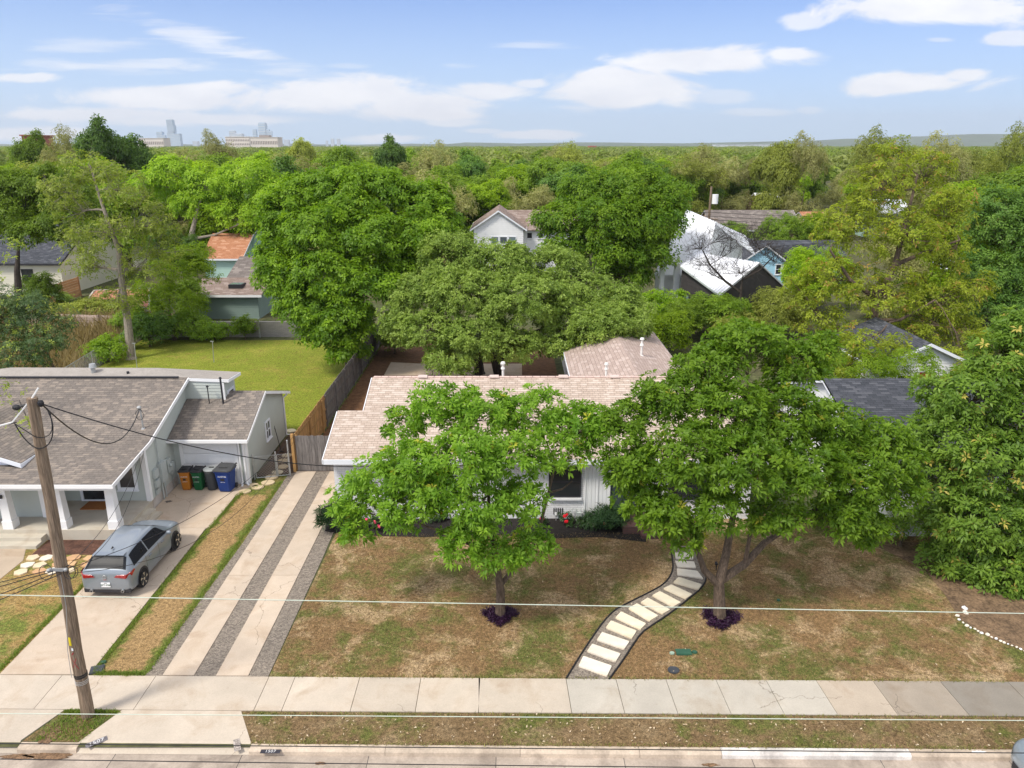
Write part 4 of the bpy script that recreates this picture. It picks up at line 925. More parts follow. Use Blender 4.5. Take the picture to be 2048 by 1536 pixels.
b = MB(); b.box(-8.72, -8.5, 31.555, 31.578, .95, 1.0); b.build('latch', galv, r)
b = MB(); b.box(-10.16, -10.04, 31.5, 31.62, 0, 1.9); o = b.build('wood_post', woodn); tag(o, 'square new cedar post between the chain-link gate and the grey plank gate', 'post')
# chain-link gate beside the garage
def chainlink(p, q, h, parent, name='chain_mesh', step=.13, r=.004):
    b = MB(); p = V(*p, 0); q = V(*q, 0); d = q-p; L = np.linalg.norm(d); d /= L; n = int(L/step)+1; m = h/step*1.0
    for i in range(-int(h/step)-1, n):
        for sgn in (1, -1):
            s0 = i*step if sgn > 0 else i*step+h; s1 = s0+sgn*h; z0, z1 = 0, h
            # clip to [0, L]
            def at(s): return (s-s0)/(s1-s0)*h
            a, c = s0, s1
            lo, hi = min(a, c), max(a, c)
            if hi <= 0 or lo >= L: continue
            a = min(max(a, 0), L); c = min(max(c, 0), L)
            if abs(a-c) < .02: continue
            b.tube([p+d*a+V(0, 0, .06+at(a)), p+d*c+V(0, 0, .06+at(c))], r, 3, cap=False)
    return b.build(name, galv, parent)
r = thing('chain_link_gate', (-11.2, 30.95, 0), 'low galvanized chain-link gate between the garage and the cedar post', 'gate')
b = MB(); b.tube([(-11.62, 30.75, .08), (-11.62, 30.75, 1.12), (-10.78, 30.95, 1.12), (-10.78, 30.95, .08), (-11.62, 30.75, .08)], .022, 6); b.build('gate_frame', galv, r)
b = MB(); b.tube([(-10.70, 30.97, .08), (-10.70, 30.97, 1.12), (-10.22, 31.1, 1.12), (-10.22, 31.1, .08), (-10.70, 30.97, .08)], .022, 6); b.build('side_panel_frame', galv, r)
chainlink((-11.6, 30.76), (-10.8, 30.95), 1.03, r); chainlink((-10.68, 30.98), (-10.24, 31.1), 1.03, r)
for x, y, h in ((-11.7, 30.72, 1.22), (-10.74, 30.96, 1.25), (-10.2, 31.12, 1.75)):
    b = MB(); b.tube([(x, y, 0), (x, y, h)], .035, 7); b.ball((x, y, h), .042); b.build('post', galv, r)
# chain-link fence at the left edge of the back lawn
r = thing('chain_link_fence', (-28.4, 48, 0), 'rusty chain-link fence along the left edge of the green back lawn', 'fence')
fp = [(-27.3, 38.5), (-27.8, 43), (-28.3, 48), (-28.8, 53), (-29.0, 56.5)]
for p, q in zip(fp[:-1], fp[1:]): chainlink(p, q, 1.2, r, step=.2, r=.006)
b = MB(); b.tube([(x, y, 1.26) for x, y in fp], .022, 5); b.build('top_rail', galv, r)
for (x, y) in fp+[((a[0]+c[0])/2, (a[1]+c[1])/2) for a, c in zip(fp[:-1], fp[1:])]: b = MB(); b.tube([(x, y, 0), (x, y, 1.28)], .03, 5); b.build('post', galv, r)
# two loose metal poles on the lawn
for px_, py_, h in ((275, 762, 1.9), (428, 745, 1.5)):
    q = G(px_, py_-20); b = MB(); b.tube([(0, 0, 0), (.08, 0, h)], .03, 6); b.box(-.06, .16, -.03, .03, h, h+.05); o = b.build('clothesline_post', galv); o.location = (q[0], q[1], 0)
    tag(o, 'thin metal post standing on the back lawn near the leaning grey trunk' if h > 1.6 else 'thin metal post standing alone in the middle of the back lawn', 'post', 'metal posts on the back lawn')
# block wall behind the lawn
r = thing('block_wall', (-20, 57, 0), 'low grey concrete block wall behind the back lawn in front of the outbuilding', 'wall')
b = MB(); flatwall(b, (-30.5, 57), (-14, 57), [(0, 0), (16.5, 0), (16.5, 1.25), (0, 1.25)]); b.face([(-30.5, 57, 1.25), (-14, 57, 1.25), (-14, 57.2, 1.25), (-30.5, 57.2, 1.25)], uv=[(0, 0), (16, 0), (16, .2), (0, .2)])
flatwall(b, (-14, 57.2), (-30.5, 57.2), [(0, 0), (16.5, 0), (16.5, 1.25), (0, 1.25)]); b.build('blocks', brickwall('grey_block', (.26, .245, .23), (.32, .30, .28), (.2, .19, .18)), r)
for x in (-28, -24, -20, -16): b = MB(); b.box(x, x+.1, 56.9, 56.98, 0, 1.5); b.build('post', galv, r)
# horizontal board cedar fence in the far left yard
def hfence(label, pts, h, mat, n=8, name='board_fence'):
    r = thing(name, (pts[0][0], pts[0][1], 0), label, 'fence')
    b = MB()
    for p, q in zip(pts[:-1], pts[1:]):
        for i in range(n):
            t = random.uniform(.8, 1.2); z = .05+i*h/n; b.beam((p[0], p[1], z+h/n/2), (q[0], q[1], z+h/n/2), .03, h/n-.03, col=(t, t, t))
    b.build('boards', mat, r)
    for p in pts: b = MB(); b.box(p[0]-.07, p[0]+.07, p[1]-.14, p[1]-.03, 0, h+.08, col=(.8,)*3); b.build('post', mat, r)
cedar = pm('orange_cedar', (.42, .235, .11), .12, 2, .85, tint=True)
P = [G(70, 640)[:2], G(100, 618)[:2], G(130, 604)[:2], G(163, 592)[:2]]
hfence('orange cedar fence of horizontal boards beside the cream house', P, 1.9, cedar)
P = [G(-60, 660)[:2], G(0, 655)[:2], G(20, 652)[:2]]
hfence('short cedar fence with dark posts at the far left edge', P, 1.7, cedar)
P = [G(40, 655)[:2], G(122, 652)[:2], G(200, 655)[:2], G(262, 656)[:2], G(300, 658)[:2]]
hfence('low pale board fence with rusty posts behind the tall dry weeds', P, 1.0, pm('pale_boards', (.46, .36, .30), .12, 2, .85, tint=True), 4)
b = MB(); b.face([G(x, y, .05) for x, y in [(100, 622), (175, 592), (230, 586), (200, 628), (110, 640)]]); struct('far_left_lawn', b, G_green)
r = thing('raised_bed', G(215, 612), 'raised bed of brick red mulch with a pale border in the far left yard', 'raised bed')
b = MB(); pts = [G(x, y)[:2] for x, y in [(165, 622), (190, 588), (300, 584), (300, 624)]]; b.prism(pts, 0, .35); b.build('mulch', pm('red_mulch', (.42, .19, .12), .25, 2, .95, fine=.4, fs=5), r)
b = MB()
for p, q in zip(pts, pts[1:]+pts[:1]): b.beam(tuple(p)+(.2,), tuple(q)+(.2,), .15, .45)
b.build('border', found, r)

# ================================================================ UTILITY POLE AND WIRES
pb = V(-11.30, 16.05, 0); pt = V(-11.08, 16.15, 8.95)
UP = thing('utility_pole', tuple(pb), 'weathered brown wooden utility pole leaning slightly beside the driveway', 'utility pole')
b = MB(); N_ = 26
b.tube([pb+(pt-pb)*i/N_+V(math.sin(i*.8)*.008, math.cos(i*.6)*.008, 0) for i in range(N_+1)], [.158-.038*(i/N_)+random.uniform(-.005, .005) for i in range(N_+1)], 12); b.build('shaft', woodpole, UP, smooth=True)
def on(h): return pb+(pt-pb)*(h/8.95)
for h in (1.36, 1.30): b = MB(); c = on(h); b.tube([c, c+V(0, 0, .045)], .163, 12); b.build('steel_band', wire, UP)
c = on(1.2)
for k in range(3): b = MB(); c = on(1.1+k*.045); b.tube([c, c+V(0, 0, .018)], .160, 12); b.build('wire_wrap', galv, UP)
# tag and painted marks on the side facing the street
def polepatch(h0, h1, a0, a1, m, nm):
    b = MB(); s = 5
    for i in range(s):
        t0 = a0+(a1-a0)*i/s; t1 = a0+(a1-a0)*(i+1)/s
        def P(h, a): c = on(h); r_ = .158-.038*h/8.95+.007; return c+V(math.cos(a)*r_, math.sin(a)*r_, 0)
        b.face([P(h0, t0), P(h0, t1), P(h1, t1), P(h1, t0)])
    return b.build(nm, m, UP)
fr = -math.pi/2
polepatch(2.33, 2.58, fr-.42, fr+.02, pm('yellow_tag', (.75, .60, .02), .05, 5, .5), 'yellow_tag'); polepatch(2.18, 2.26, fr-.15, fr+.15, white, 'white_tag')
redp = pm('red_paint', (.30, .03, .035), .15, 8, .8)
def mark(h0, a0, h1, a1, w=.045):
    b = MB(); n = 6
    def P(h, a): c = on(h); r_ = .158-.038*h/8.95+.008; return c+V(math.cos(a)*r_, math.sin(a)*r_, 0)
    for i in range(n):
        t0, t1 = i/n, (i+1)/n
        b.face([P(h0+(h1-h0)*t0-w/2, a0+(a1-a0)*t0), P(h0+(h1-h0)*t1-w/2, a0+(a1-a0)*t1), P(h0+(h1-h0)*t1+w/2, a0+(a1-a0)*t1), P(h0+(h1-h0)*t0+w/2, a0+(a1-a0)*t0)])
    b.build('red_mark', redp, UP)
mark(1.98, fr-.5, 1.62, fr+.5); mark(1.66, fr-.4, 1.95, fr+.35); mark(2.05, fr-.3, 2.12, fr+.1)
c = on(8.75)
b = MB(); b.tube([c+V(-.35, -.05, -.02), c+V(-.18, 0, .02), c], .03, 6); b.ball(c+V(-.36, -.05, -.02), (.1, .07, .07)); b.ball(c+V(.22, -.05, .08), (.08, .06, .09)); b.build('insulator', wire, UP)
c = on(4.55)
b = MB(); b.box(c[0]-.2, c[0]+.2, c[1]-.19, c[1]-.15, c[2]-.04, c[2]+.04); b.ball(c+V(-.2, -.2, 0), .05); b.ball(c+V(.22, -.2, .02), .05); b.build('cable_bracket', galv, UP)
for k, s in ((0, -.28), (1, .3), (2, .38)):
    b = MB(); cc = c+V(s, -.2, -.05); rr = .17-.02*k; b.tube([cc+V(math.cos(a)*rr, math.sin(a)*.05, math.sin(a)*rr*1.05) for a in np.linspace(0, 2*math.pi, 14)], .009, 4); b.build('cable_coil', wire, UP)
b = MB(); b.tube([on(4.4)+V(.05, -.17, 0), on(3.5)+V(.06, -.185, 0), on(2.2)+V(-.1, -.19, 0), on(1.4)+V(-.12, -.19, 0)], .009, 4); b.build('ground_wire', galv, UP)
top = on(8.8)
def sag(p, q, s, n=14): return [V(*p)+(V(*q)-V(*p))*t+V(0, 0, -4*s*t*(1-t)) for t in np.linspace(0, 1, n+1)]
def wirething(label, pts, r, m=wire, name='overhead_wire', group='overhead wires'):
    b = MB(); c = np.array(pts[0], float); b.tube([np.array(p)-c for p in pts], r, 5); o = b.build(name, m); o.location = tuple(c)
    tag(o, label, 'wire', group); return o
def wy(px_, py_, Y): return A(px_, py_, Y)
# street lines in front of the camera side of the pole
for lab, ya, ym, yb_, Y, r, m in (('pale green wire crossing the whole view above the front lawn', 1190, 1208, 1227, 9.0, .0065, wirep), ('pale green wire crossing in front of the sidewalk', 1427, 1433, 1441, 8.0, .0055, wirep),
                           ('thick black cable crossing above the kerb', 1487, 1495, 1506, 8.5, .007, wire), ('thick black cable lowest in the view along the gutter', 1518, 1531, 1540, 8.5, .007, wire)):
    a = wy(0, ya, Y); c = wy(2048, yb_, Y); d = V(*c)-V(*a); p = V(*a)-d*.8; q = V(*c)+d*.8
    mid = wy(1024, ym, Y); s = max(0, (a[2]+c[2])/2-mid[2])
    wirething(lab, [V(*a)+d*t+V(0, 0, -s*4*t*(1-t)) for t in np.linspace(-.8, 1.8, 30)], r, m)
# service drops from the pole top
mast = V(-15.35, 28.70, 4.15)
wirething('twisted black service cable sagging from the pole top to the roof mast', sag(top+V(.2, 0, 0), mast, 1.25, 22), .019)
wirething('black cable running from the pole top to the white house', sag(top+V(.2, 0, 0), (-3.5, 26.45, 2.8), .75, 24), .015)
b_ = [top+V(-.45, -.1, -.45), top+V(-.3, -.1, -.85), top+V(0, -.15, -1.1), top+V(.3, -.1, -.95), top+V(.42, -.05, -.5), top+V(.3, 0, -.1)]
wirething('black jumper cable looping round the pole just below its top', smooth([tuple(x) for x in b_], 2), .014)
wirething('thin black jumper hanging across the front of the pole top', smooth([tuple(x) for x in (top+V(-.45, -.1, -.45), top+V(-.2, -.2, -.55), top+V(.1, -.2, -.8), top+V(.4, -.1, -.7), top+V(.36, 0, -.2))], 2), .011)
wirething('pale bare wire passing over the top of the utility pole', [top+V(-3.6, -1.5, -1.0), top+V(-.5, -.1, -.42), top+V(.0, -.02, .12), top+V(.14, .1, .36)], .022, pvc)
wirething('black cable leaving the frame at the left from the pole top', sag(top+V(-.4, -.1, -.42), top+V(-7, -1.0, -.6), .25, 8), .014)
c = on(4.55)
corner = V(-14.95, 27.7, 2.85)
wirething('thin black drop wire from the pole bracket to the porch roof corner', sag(c+V(.2, -.15, .05), corner, .55), .008)
wirething('second thin black drop wire from the pole bracket to the porch roof corner', sag(c+V(.2, -.15, -.1), corner+V(.1, 0, .05), 1.0), .008)
wirething('thin black wire from the pole bracket over the driveway towards the garage', sag(c+V(.25, -.15, .02), (-9.95, 31.5, 1.85), .75), .009)
wirething('thin black wire sagging over the parked car towards the plank gate', sag(c+V(.25, -.15, -.12), (-10.05, 31.5, 1.5), 1.5), .008)
for i, (dx, dy, dz, lab) in enumerate(((-7, -3.2, -.1, 'uppermost black line running from the pole bracket off the left edge'), (-7, -3.6, -.35, 'middle black line running from the pole bracket off the left edge'), (-6, -5.2, -.35, 'lower black line running from the pole bracket towards the street'), (-5.5, -5.5, -.5, 'lowest black line running from the pole bracket towards the street'))):
    wirething(lab, sag(c+V(-.2+.1*i, -.2, -.03*i), c+V(dx, dy, dz), .12, 8), .011)

# ================================================================ CARTS
def cart(label, x, y, w, d, h, m, lidm, number, cat='bin', rnd=False, rz=0):
    r = thing('wheeled_bin', (0, 0, 0), label, cat, 'bins in front of the garage door')
    b = MB(); n = 6
    if rnd:
        prof = [(.70, .02), (.72, .05), (.93, h*.80), (.97, h*.81), (.97, h*.85), (.94, h*.86), (1.0, h*.92)]
        for (s0, z0), (s1, z1) in zip(prof[:-1], prof[1:]): b.tube([(0, 0, z0), (0, 0, z1)], [w/2*s0, w/2*s1], 18, cap=(z0 < .03))
        b.build('body', m, r, smooth=False)
        b = MB(); b.tube([(0, 0, h*.92), (0, 0, h*.95), (0, 0, h)], [w/2*1.03, w/2*1.03, w/2*.8], 18); lid = b.build('lid', lidm, r)
        b = MB(); b.box(-.05, .16, -.03, .03, h+.005, h+.035); b.build('lid_handle', darktrim, lid)
    else:
        def rr(sx, sy, z, k=.12):
            a, c = w/2*sx, d/2*sy; q = k*min(a, c)*2
            return [(-a+q, -c, z), (a-q, -c, z), (a, -c+q, z), (a, c-q, z), (a-q, c, z), (-a+q, c, z), (-a, c-q, z), (-a, -c+q, z)]
        st = [rr(.66, .62, .03), rr(.70, .68, .10), rr(.78, .78, h*.45), rr(.80, .80, h*.5), rr(.88, .90, h*.82), rr(.98, .98, h*.84), rr(1, 1, h*.90)]
        b.face(st[0][::-1])
        for s0, s1 in zip(st[:-1], st[1:]):
            for i in range(8): j = (i+1) % 8; b.face([s0[i], s0[j], s1[j], s1[i]])
        b.build('body', m, r)
        lid = MB(); l0 = rr(1.04, 1.04, h*.90); l1 = rr(1.03, 1.03, h*.94); l2 = [(p[0]*.86, p[1]*.86, h*.985+(p[1]*.06)) for p in rr(1, 1, h)]
        for s0, s1 in ((l0, l1), (l1, l2)):
            for i in range(8): j = (i+1) % 8; lid.face([s0[i], s0[j], s1[j], s1[i]])
        lid.face(l2); lid.face(l0[::-1]); lo = lid.build('lid', lidm, r)
        b = MB(); b.box(-w*.22, w*.22, -d*.2, -d*.12, h*.985, h*.985+.03); b.build('lid_rib', lidm, lo)
        b = MB(); b.tube([(-w*.42, d*.56, h*.93), (w*.42, d*.56, h*.93)], .022, 6); b.ball((-w*.42, d*.56, h*.95), .04); b.ball((w*.42, d*.56, h*.95), .04); b.build('handle', lidm, r)
        for s in (-1, 1): b = MB(); b.tube([(s*w*.33, d*.36, .11), (s*w*.42, d*.36, .11)], .11, 12); b.build('wheel', darktrim, r)
        # raised panel, emblem patch and small lettering on the front
        yf = lambda z: -d/2*(.68+(.90-.68)*(z-.1)/(h*.82-.1))-.006
        b = MB(); z0, z1 = h*.14, h*.38; b.face([(-w*.16, yf(z0)-.004, z0), (w*.16, yf(z0)-.004, z0), (w*.16, yf(z1)-.004, z1), (-w*.16, yf(z1)-.004, z1)]); b.build('panel', m, r)
        b = MB(); z0, z1 = h*.50, h*.60; b.face([(-w*.12, yf(z0)-.003, z0), (w*.12, yf(z0)-.003, z0), (w*.12, yf(z1)-.003, z1), (-w*.12, yf(z1)-.003, z1)]); b.build('emblem', darktrim, r)
        z = h*.68; text_mesh('AUSTIN', .085 if w < .7 else .11, white, 'lettering', r, frame((0, yf(z), z), (1, 0, 0), (0, -.12, 1), .002))
        z = h*.44; text_mesh('RECYCLE' if m is cblue else 'COMPOST', .05, white, 'lettering', r, frame((0, yf(z), z), (1, 0, 0), (0, -.12, 1), .002))
    r.location = (x, y, .036); r.rotation_euler = (0, 0, rz)
    return r
corange = pm('orange_plastic', (.42, .155, .02), .05, 3, .5); cgreen = pm('green_plastic', (.01, .10, .035), .05, 3, .5); cdark = pm('dark_grey_plastic', (.05, .055, .06), .05, 3, .5); cblue = pm('blue_plastic', (.012, .04, .19), .05, 3, .45)
lidb = pm('black_lid', (.03, .03, .033), .1, 3, .5); lidg = pm('grey_lid', (.30, .32, .32), .05, 3, .5)
cart('small orange wheeled bin with black lid, leftmost by the garage door', -14.33, 29.72, .50, .56, 1.0, corange, lidb, 1, rz=.05)
r = cart('small green wheeled bin with black lid between the orange bin and the grey can', -13.78, 29.70, .50, .56, 1.0, cgreen, lidb, 2, rz=-.04)
b = MB(); b.face([(-14+.05, 29.55, 1.045), (-13.6, 29.55, 1.045), (-13.6, 29.65, 1.05), (-13.95, 29.65, 1.05)]); 
cart('round dark grey trash can with light grey lid between the green and blue bins', -13.22, 29.72, .60, .60, 1.02, cdark, lidg, 3, rnd=True)
cart('large blue wheeled bin with charcoal lid, rightmost in front of the garage', -12.55, 29.62, .78, .80, 1.14, cblue, pm('charcoal_lid', (.06, .062, .065), .1, 3, .5), 4, rz=-.08)

# ================================================================ CARS
def car(label, loc, rz, paint, plate=None, group=None):
    R = thing('parked_car', (0, 0, 0), label, 'car', group)
    # stations: y, half width, belt z, roof-edge half width, roof-edge z, low z
    S = [(-2.14, .70, .66, .62, .74, .40), (-2.12, .80, .80, .70, .87, .32), (-2.05, .87, .90, .73, 1.00, .26), (-1.90, .89, .935, .69, 1.115, .22), (-1.60, .895, .95, .61, 1.335, .2), (-1.1, .9, .955, .585, 1.41, .19), (-.3, .9, .95, .605, 1.45, .19),
         (.35, .9, .94, .60, 1.41, .19), (.80, .9, .935, .66, 1.20, .19), (1.15, .895, .925, .74, 1.0, .19), (1.6, .88, .88, .72, .945, .2), (1.9, .84, .80, .66, .87, .22), (2.05, .76, .68, .58, .76, .26), (2.13, .60, .52, .48, .60, .34)]
    def sec(k):
        y, w, zb, wr, zr, zl = k
        return [(0, y, zl), (w*.85, y, zl), (w*.985, y, zl+.10), (w, y, (zl+zb)/2+.02), (w*.985, y, zb-.07), (w*.955, y, zb), (wr, y, zr), (wr*.60, y, zr+.032), (0, y, zr+.045)]
    Gd = np.array([sec(k) for k in S])       # stations x ring x 3
    ni, nj = Gd.shape[:2]
    def cr(P, t):
        i = int(min(max(math.floor(t), 0), len(P)-2)); f = t-i
        p1, p2 = P[i], P[i+1]; p0 = P[i-1] if i > 0 else p1; p3 = P[i+2] if i+2 < len(P) else p2
        m1 = (p2-p0)*.42; m2 = (p3-p1)*.42
        return (2*f**3-3*f**2+1)*p1+(f**3-2*f**2+f)*m1+(-2*f**3+3*f**2)*p2+(f**3-f**2)*m2
    def surf(u, v): return cr(np.array([cr(Gd[:, j], u) for j in range(max(0, int(v)-1), min(nj, int(v)+3))]), v-max(0, int(v)-1))
    def patch(name, us, vs, mat, parent, off=0, mirror=True, smooth=True, fn=None):
        for sgn in ((1, -1) if mirror else (1,)):
            b = MB()
            gr = [[surf(u, v) if fn is None else fn(u, v) for v in vs] for u in us]
            for i in range(len(us)-1):
                for j in range(len(vs)-1):
                    q = [gr[i][j], gr[i+1][j], gr[i+1][j+1], gr[i][j+1]]
                    n = np.cross(q[1]-q[0], q[3]-q[0]); L = np.linalg.norm(n)
                    if L > 1e-9: n = n/L
                    if n[0]*1+n[2]*.4 < 0 and abs(n[1]) < .99: n = -n
                    q = [p+n*off for p in q]; q = [V(p[0]*sgn, p[1], p[2]) for p in q]
                    b.face(q if sgn > 0 else q[::-1])
            b.build(name, mat, parent, smooth=smooth, merge=True)
    # body shell: both halves in one mesh
    b = MB(); us = np.linspace(0, ni-1, 66); vs = np.linspace(0, nj-1, 33)
    gr = [[surf(u, v) for v in vs] for u in us]
    for sg in (1, -1):
        for i in range(len(us)-1):
            for j in range(len(vs)-1):
                q = [V(p[0]*sg, p[1], p[2]) for p in (gr[i][j], gr[i+1][j], gr[i+1][j+1], gr[i][j+1])]; b.face(q[::-1] if sg > 0 else q)
    for i in (0, len(us)-1):
        ring = [V(*gr[i][j]) for j in range(len(vs))]; ring += [V(-p[0], p[1], p[2]) for p in ring[-2:0:-1]]
        b.face(ring if i == 0 else ring[::-1])
    body = b.build('body', paint, R, smooth=True, merge=True)
    gl = glassmat('car_glass', (.012, .014, .018), .32)
    MATS['car_glass'].node_tree.nodes['Principled BSDF'].inputs['Specular IOR Level'].default_value = .08
    # side windows as trapezoid patches, then rear and front screens
    def sidewin(u0, u1, k0, k1):
        us_ = np.linspace(0, 1, 8); 
        def f(a, v): lo = u0+(u1-u0)*a; hi = (u0+k0)+((u1+k1)-(u0+k0))*a; t = (v-5.12)/(5.86-5.12); return surf(lo*(1-t)+hi*t, v)
        patch('side_window', us_, np.linspace(5.12, 5.86, 5), gl, R, .006, fn=f)
    sidewin(3.75, 5.55, .35, 0); sidewin(5.62, 8.3, 0, -1.05)
    patch('rear_window', np.linspace(2.15, 3.80, 8), np.linspace(6.02, 8, 6), gl, R, .006)
    patch('windshield', np.linspace(7.15, 8.9, 8), np.linspace(6.05, 8, 6), gl, R, .006)
    b = MB(); b.box(-.56, .56, -1.72, -1.50, 1.385, 1.41, top=(.98, .9)); b.build('spoiler', paint, R)
    red = pm('tail_red', (.30, .004, .012), .1, 5, .15, spec=.8, coat=.5)
    def tl(a, v): return surf(.95+a*1.75, 4.25+(v-.0)*(.95+.25*a))
    for s_ in (1, -1):
        b = MB(); q = [V(s_*.34, -2.165, .80), V(s_*.74, -2.165, .755), V(s_*.76, -2.165, .885), V(s_*.42, -2.165, .87)]; d = V(0, .08, 0)
        e = [V(s_*.895, -1.98, .80), V(s_*.905, -1.76, .90), V(s_*.90, -1.82, .97), V(s_*.885, -2.02, .93)]
        b.face(q[::-s_]); b.face([q[1], e[0], e[3], q[2]][::-s_]); b.face(e[::-s_]); b.face([q[3], q[2], q[2]+d, q[3]+d][::-s_]); b.face([q[2], e[3], e[3]-V(s_*.1, 0, 0), q[2]+d][::-s_]); b.face([q[0], q[1], q[1]+d, q[0]+d][::s_])
        b.build('taillight', red, R)
    patch('headlight', np.linspace(11.0, 12.6, 6), np.linspace(4.2, 5.0, 4), glassmat('lamp_glass', (.10, .11, .12), .05), R, .008)
    b = MB(); b.box(-.82, .82, -2.12, -1.9, .20, .34); b.build('lower_bumper', darktrim, R)
    b = MB(); b.box(-.55, .55, 2.0, 2.135, .22, .42); b.build('lower_bumper', darktrim, R)
    # wheels with arches
    chrome = pm('bright_alloy', (.62, .54, .42), .05, 3, .4, metal=.4)
    for sx in (1, -1):
        for yw in (-1.30, 1.33):
            b = MB(); n = 20; x = sx*.902
            b.tube([(sx*.70, yw, .345), (sx*.904, yw, .345)], .375, 24); b.build('wheel_arch', darktrim, body)
            wp = MB(); wp.tube([(sx*.72, yw, .325), (sx*.745, yw, .325), (sx*.90, yw, .325), (sx*.918, yw, .325)], [.30, .325, .325, .30], 24); wh = wp.build('wheel', pm('tyre', (.018, .018, .019), .1, 6, .85) if 'tyre' not in MATS else MATS['tyre'], R)
            rm = MB(); rm.tube([(sx*.915, yw, .325), (sx*.922, yw, .325)], .235, 20)
            rm.build('rim_disc', darktrim, wh)
            rm = MB()
            for k in range(5):
                a = k*2*math.pi/5; ca, sa = math.cos(a), math.sin(a); ca2, sa2 = math.cos(a+.42), math.sin(a+.42); ca3, sa3 = math.cos(a+.12), math.sin(a+.12)
                q = [(sx*.928, yw+.04*ca, .325+.04*sa), (sx*.926, yw+.225*ca, .325+.225*sa), (sx*.926, yw+.225*ca2, .325+.225*sa2), (sx*.928, yw+.12*ca3, .325+.12*sa3)]
                rm.face(q if sx > 0 else q[::-1])
            rm.tube([(sx*.92, yw, .325), (sx*.932, yw, .325)], .045, 10); rm.build('rim_spokes', chrome, wh)
        b = MB(); b.ball((sx*1.0, .72, 1.0), (.11, .07, .075), 10, 6); b.tube([(sx*.88, .75, .96), (sx*.97, .73, .98)], .03, 5); b.build('side_mirror', paint, R, smooth=True)
        for yw in (-.62, .38): b = MB(); b.box(sx*.895-.012, sx*.895+.028, yw-.1, yw+.1, .80, .835); b.build('door_handle', paint, R)
        b = MB(); b.tube([(sx*.55, -2.06, .27), (sx*.55, -2.17, .27)], .055, 12); ex = b.build('exhaust_tip', galv, R)
        b = MB(); b.tube([(sx*.55, -2.165, .27), (sx*.55, -2.175, .27)], .04, 10); b.build('exhaust_hole', wire, ex)
    # shut lines
    for yy_ in (-.92, .0, .98):
        patch('shut_line', [np.interp(yy_, [k[0] for k in S], range(ni)), np.interp(yy_+.014, [k[0] for k in S], range(ni))], np.linspace(2.2, 5.0, 8), wire, body, .003)
    b = MB(); b.box(-.02, .02, -1.45, -1.30, 1.475, 1.53, top=(.5, .3)); b.build('roof_antenna', wire, R)
    b = MB(); b.box(-.3, .3, -1.99, -1.97, 1.085, 1.10); b.build('rear_wiper', wire, R)
    if plate:
        b = MB(); b.box(-.16, .16, -2.165, -2.15, .43, .60); pp = b.build('license_plate', white, R)
        text_mesh(plate, .085, pm('plate_ink', (.05, .12, .08), .05, 3, .6), 'lettering', pp, frame((0, -2.166, .505), (1, 0, 0), (0, 0, 1), .003)); text_mesh('TEXAS', .035, darktrim, 'lettering', pp, frame((0, -2.166, .575), (1, 0, 0), (0, 0, 1), .003))
        b = MB(); b.tube([(math.cos(a)*.062, -2.152, .80+math.sin(a)*.062) for a in np.linspace(0, 2*math.pi, 17)], .009, 5)
        for p, q in (((-.03, .045), (0, .0)), ((.03, .045), (0, 0)), ((-.048, .025), (-.018, -.048)), ((-.018, -.048), (0, -.01)), ((0, -.01), (.018, -.048)), ((.018, -.048), (.048, .025))):
            b.tube([(p[0], -2.153, .80+p[1]), (q[0], -2.153, .80+q[1])], .006, 4)
        b.build('emblem', galv, R); text_mesh('GTI', .07, pm('badge_red', (.5, .2, .2), .05, 3, .4), 'lettering', R, frame((0, -2.150, .70), (1, 0, 0), (0, 0, 1), .003))
    R.location = loc; R.rotation_euler = (0, 0, rz)
    return R
def yscale(R, k):
    for o in kids(R)+[c for p in kids(R) for c in kids(p)]:
        if 'rim' not in o.name: 
            for v in o.data.vertices: v.co.y *= k; v.co.x *= .955
paint = pm('blue_grey_paint', (.215, .25, .288), .02, 1, .36, spec=.6, metal=.25, coat=.9)
car('blue grey hatchback parked on the left driveway beside the porch', (-13.50, 23.40, .04), math.radians(-1), paint, 'BPT·4788')
yscale([o for o in bpy.data.objects if o.name == 'parked_car'][0], .925)
paint2 = pm('silver_blue_paint', (.30, .36, .42), .02, 1, .28, spec=.6, metal=.4, coat=.9)
car('silver blue car at the kerb with only its front corner in view', (14.28, 13.72, -.13), math.radians(90), paint2)

# ================================================================ SMALL THINGS OF THE YARD
stencil = pm('black_stencil_paint', (.035, .035, .045), .25, 6, .8); faded = pm('faded_stencil_paint', (.16, .15, .16), .5, 9, .8, fine=.5, fs=30); wlet = pm('white_stencil_paint', (.62, .62, .62), .1, 9, .8)
def curbno(px_, py_, w, h, ang, m, lab, txt='1507', lm=None, face=False, z=.032):
    q = G(px_, py_, z); b = MB(); c, s = math.cos(ang), math.sin(ang)
    if face:  # on the sloped kerb face
        o = V(q[0], Lx(q[0], 14.812), -.045); ax = V(1, -SL, 0); ay = V(0, .022, .085)
    else: o = V(q[0], q[1], z); ax = V(c, s, 0); ay = V(-s, c, 0)
    ax = ax/np.linalg.norm(ax); ay = ay/np.linalg.norm(ay); n = np.cross(ax, ay); g = .004
    b.face([o+ax*x+ay*y+n*g for x, y in ((-w/2, -h/2), (w/2, -h/2), (w/2, h/2), (-w/2, h/2))])
    p = b.build('house_number', m, loc=tuple(o)); tag(p, lab, 'house number', 'painted house numbers')
    t = text_mesh(txt, h*.92, lm or wlet, 'lettering', p, lambda v: tuple(ax*v[0]*1.05+ay*v[1]+n*(v[2]+g+.004)), space=1.1)
kq = A(541, 1500, 14.8)
b = MB()
curbno(541, 1503, .50, .13, 0, stencil, 'black stencil with white 1507 painted on the kerb right of the driveway apron', face=False, z=.018)
curbno(193, 1484, .50, .17, .62, faded, 'faded slanted 1507 stencil at the left corner of the driveway apron', z=.03)
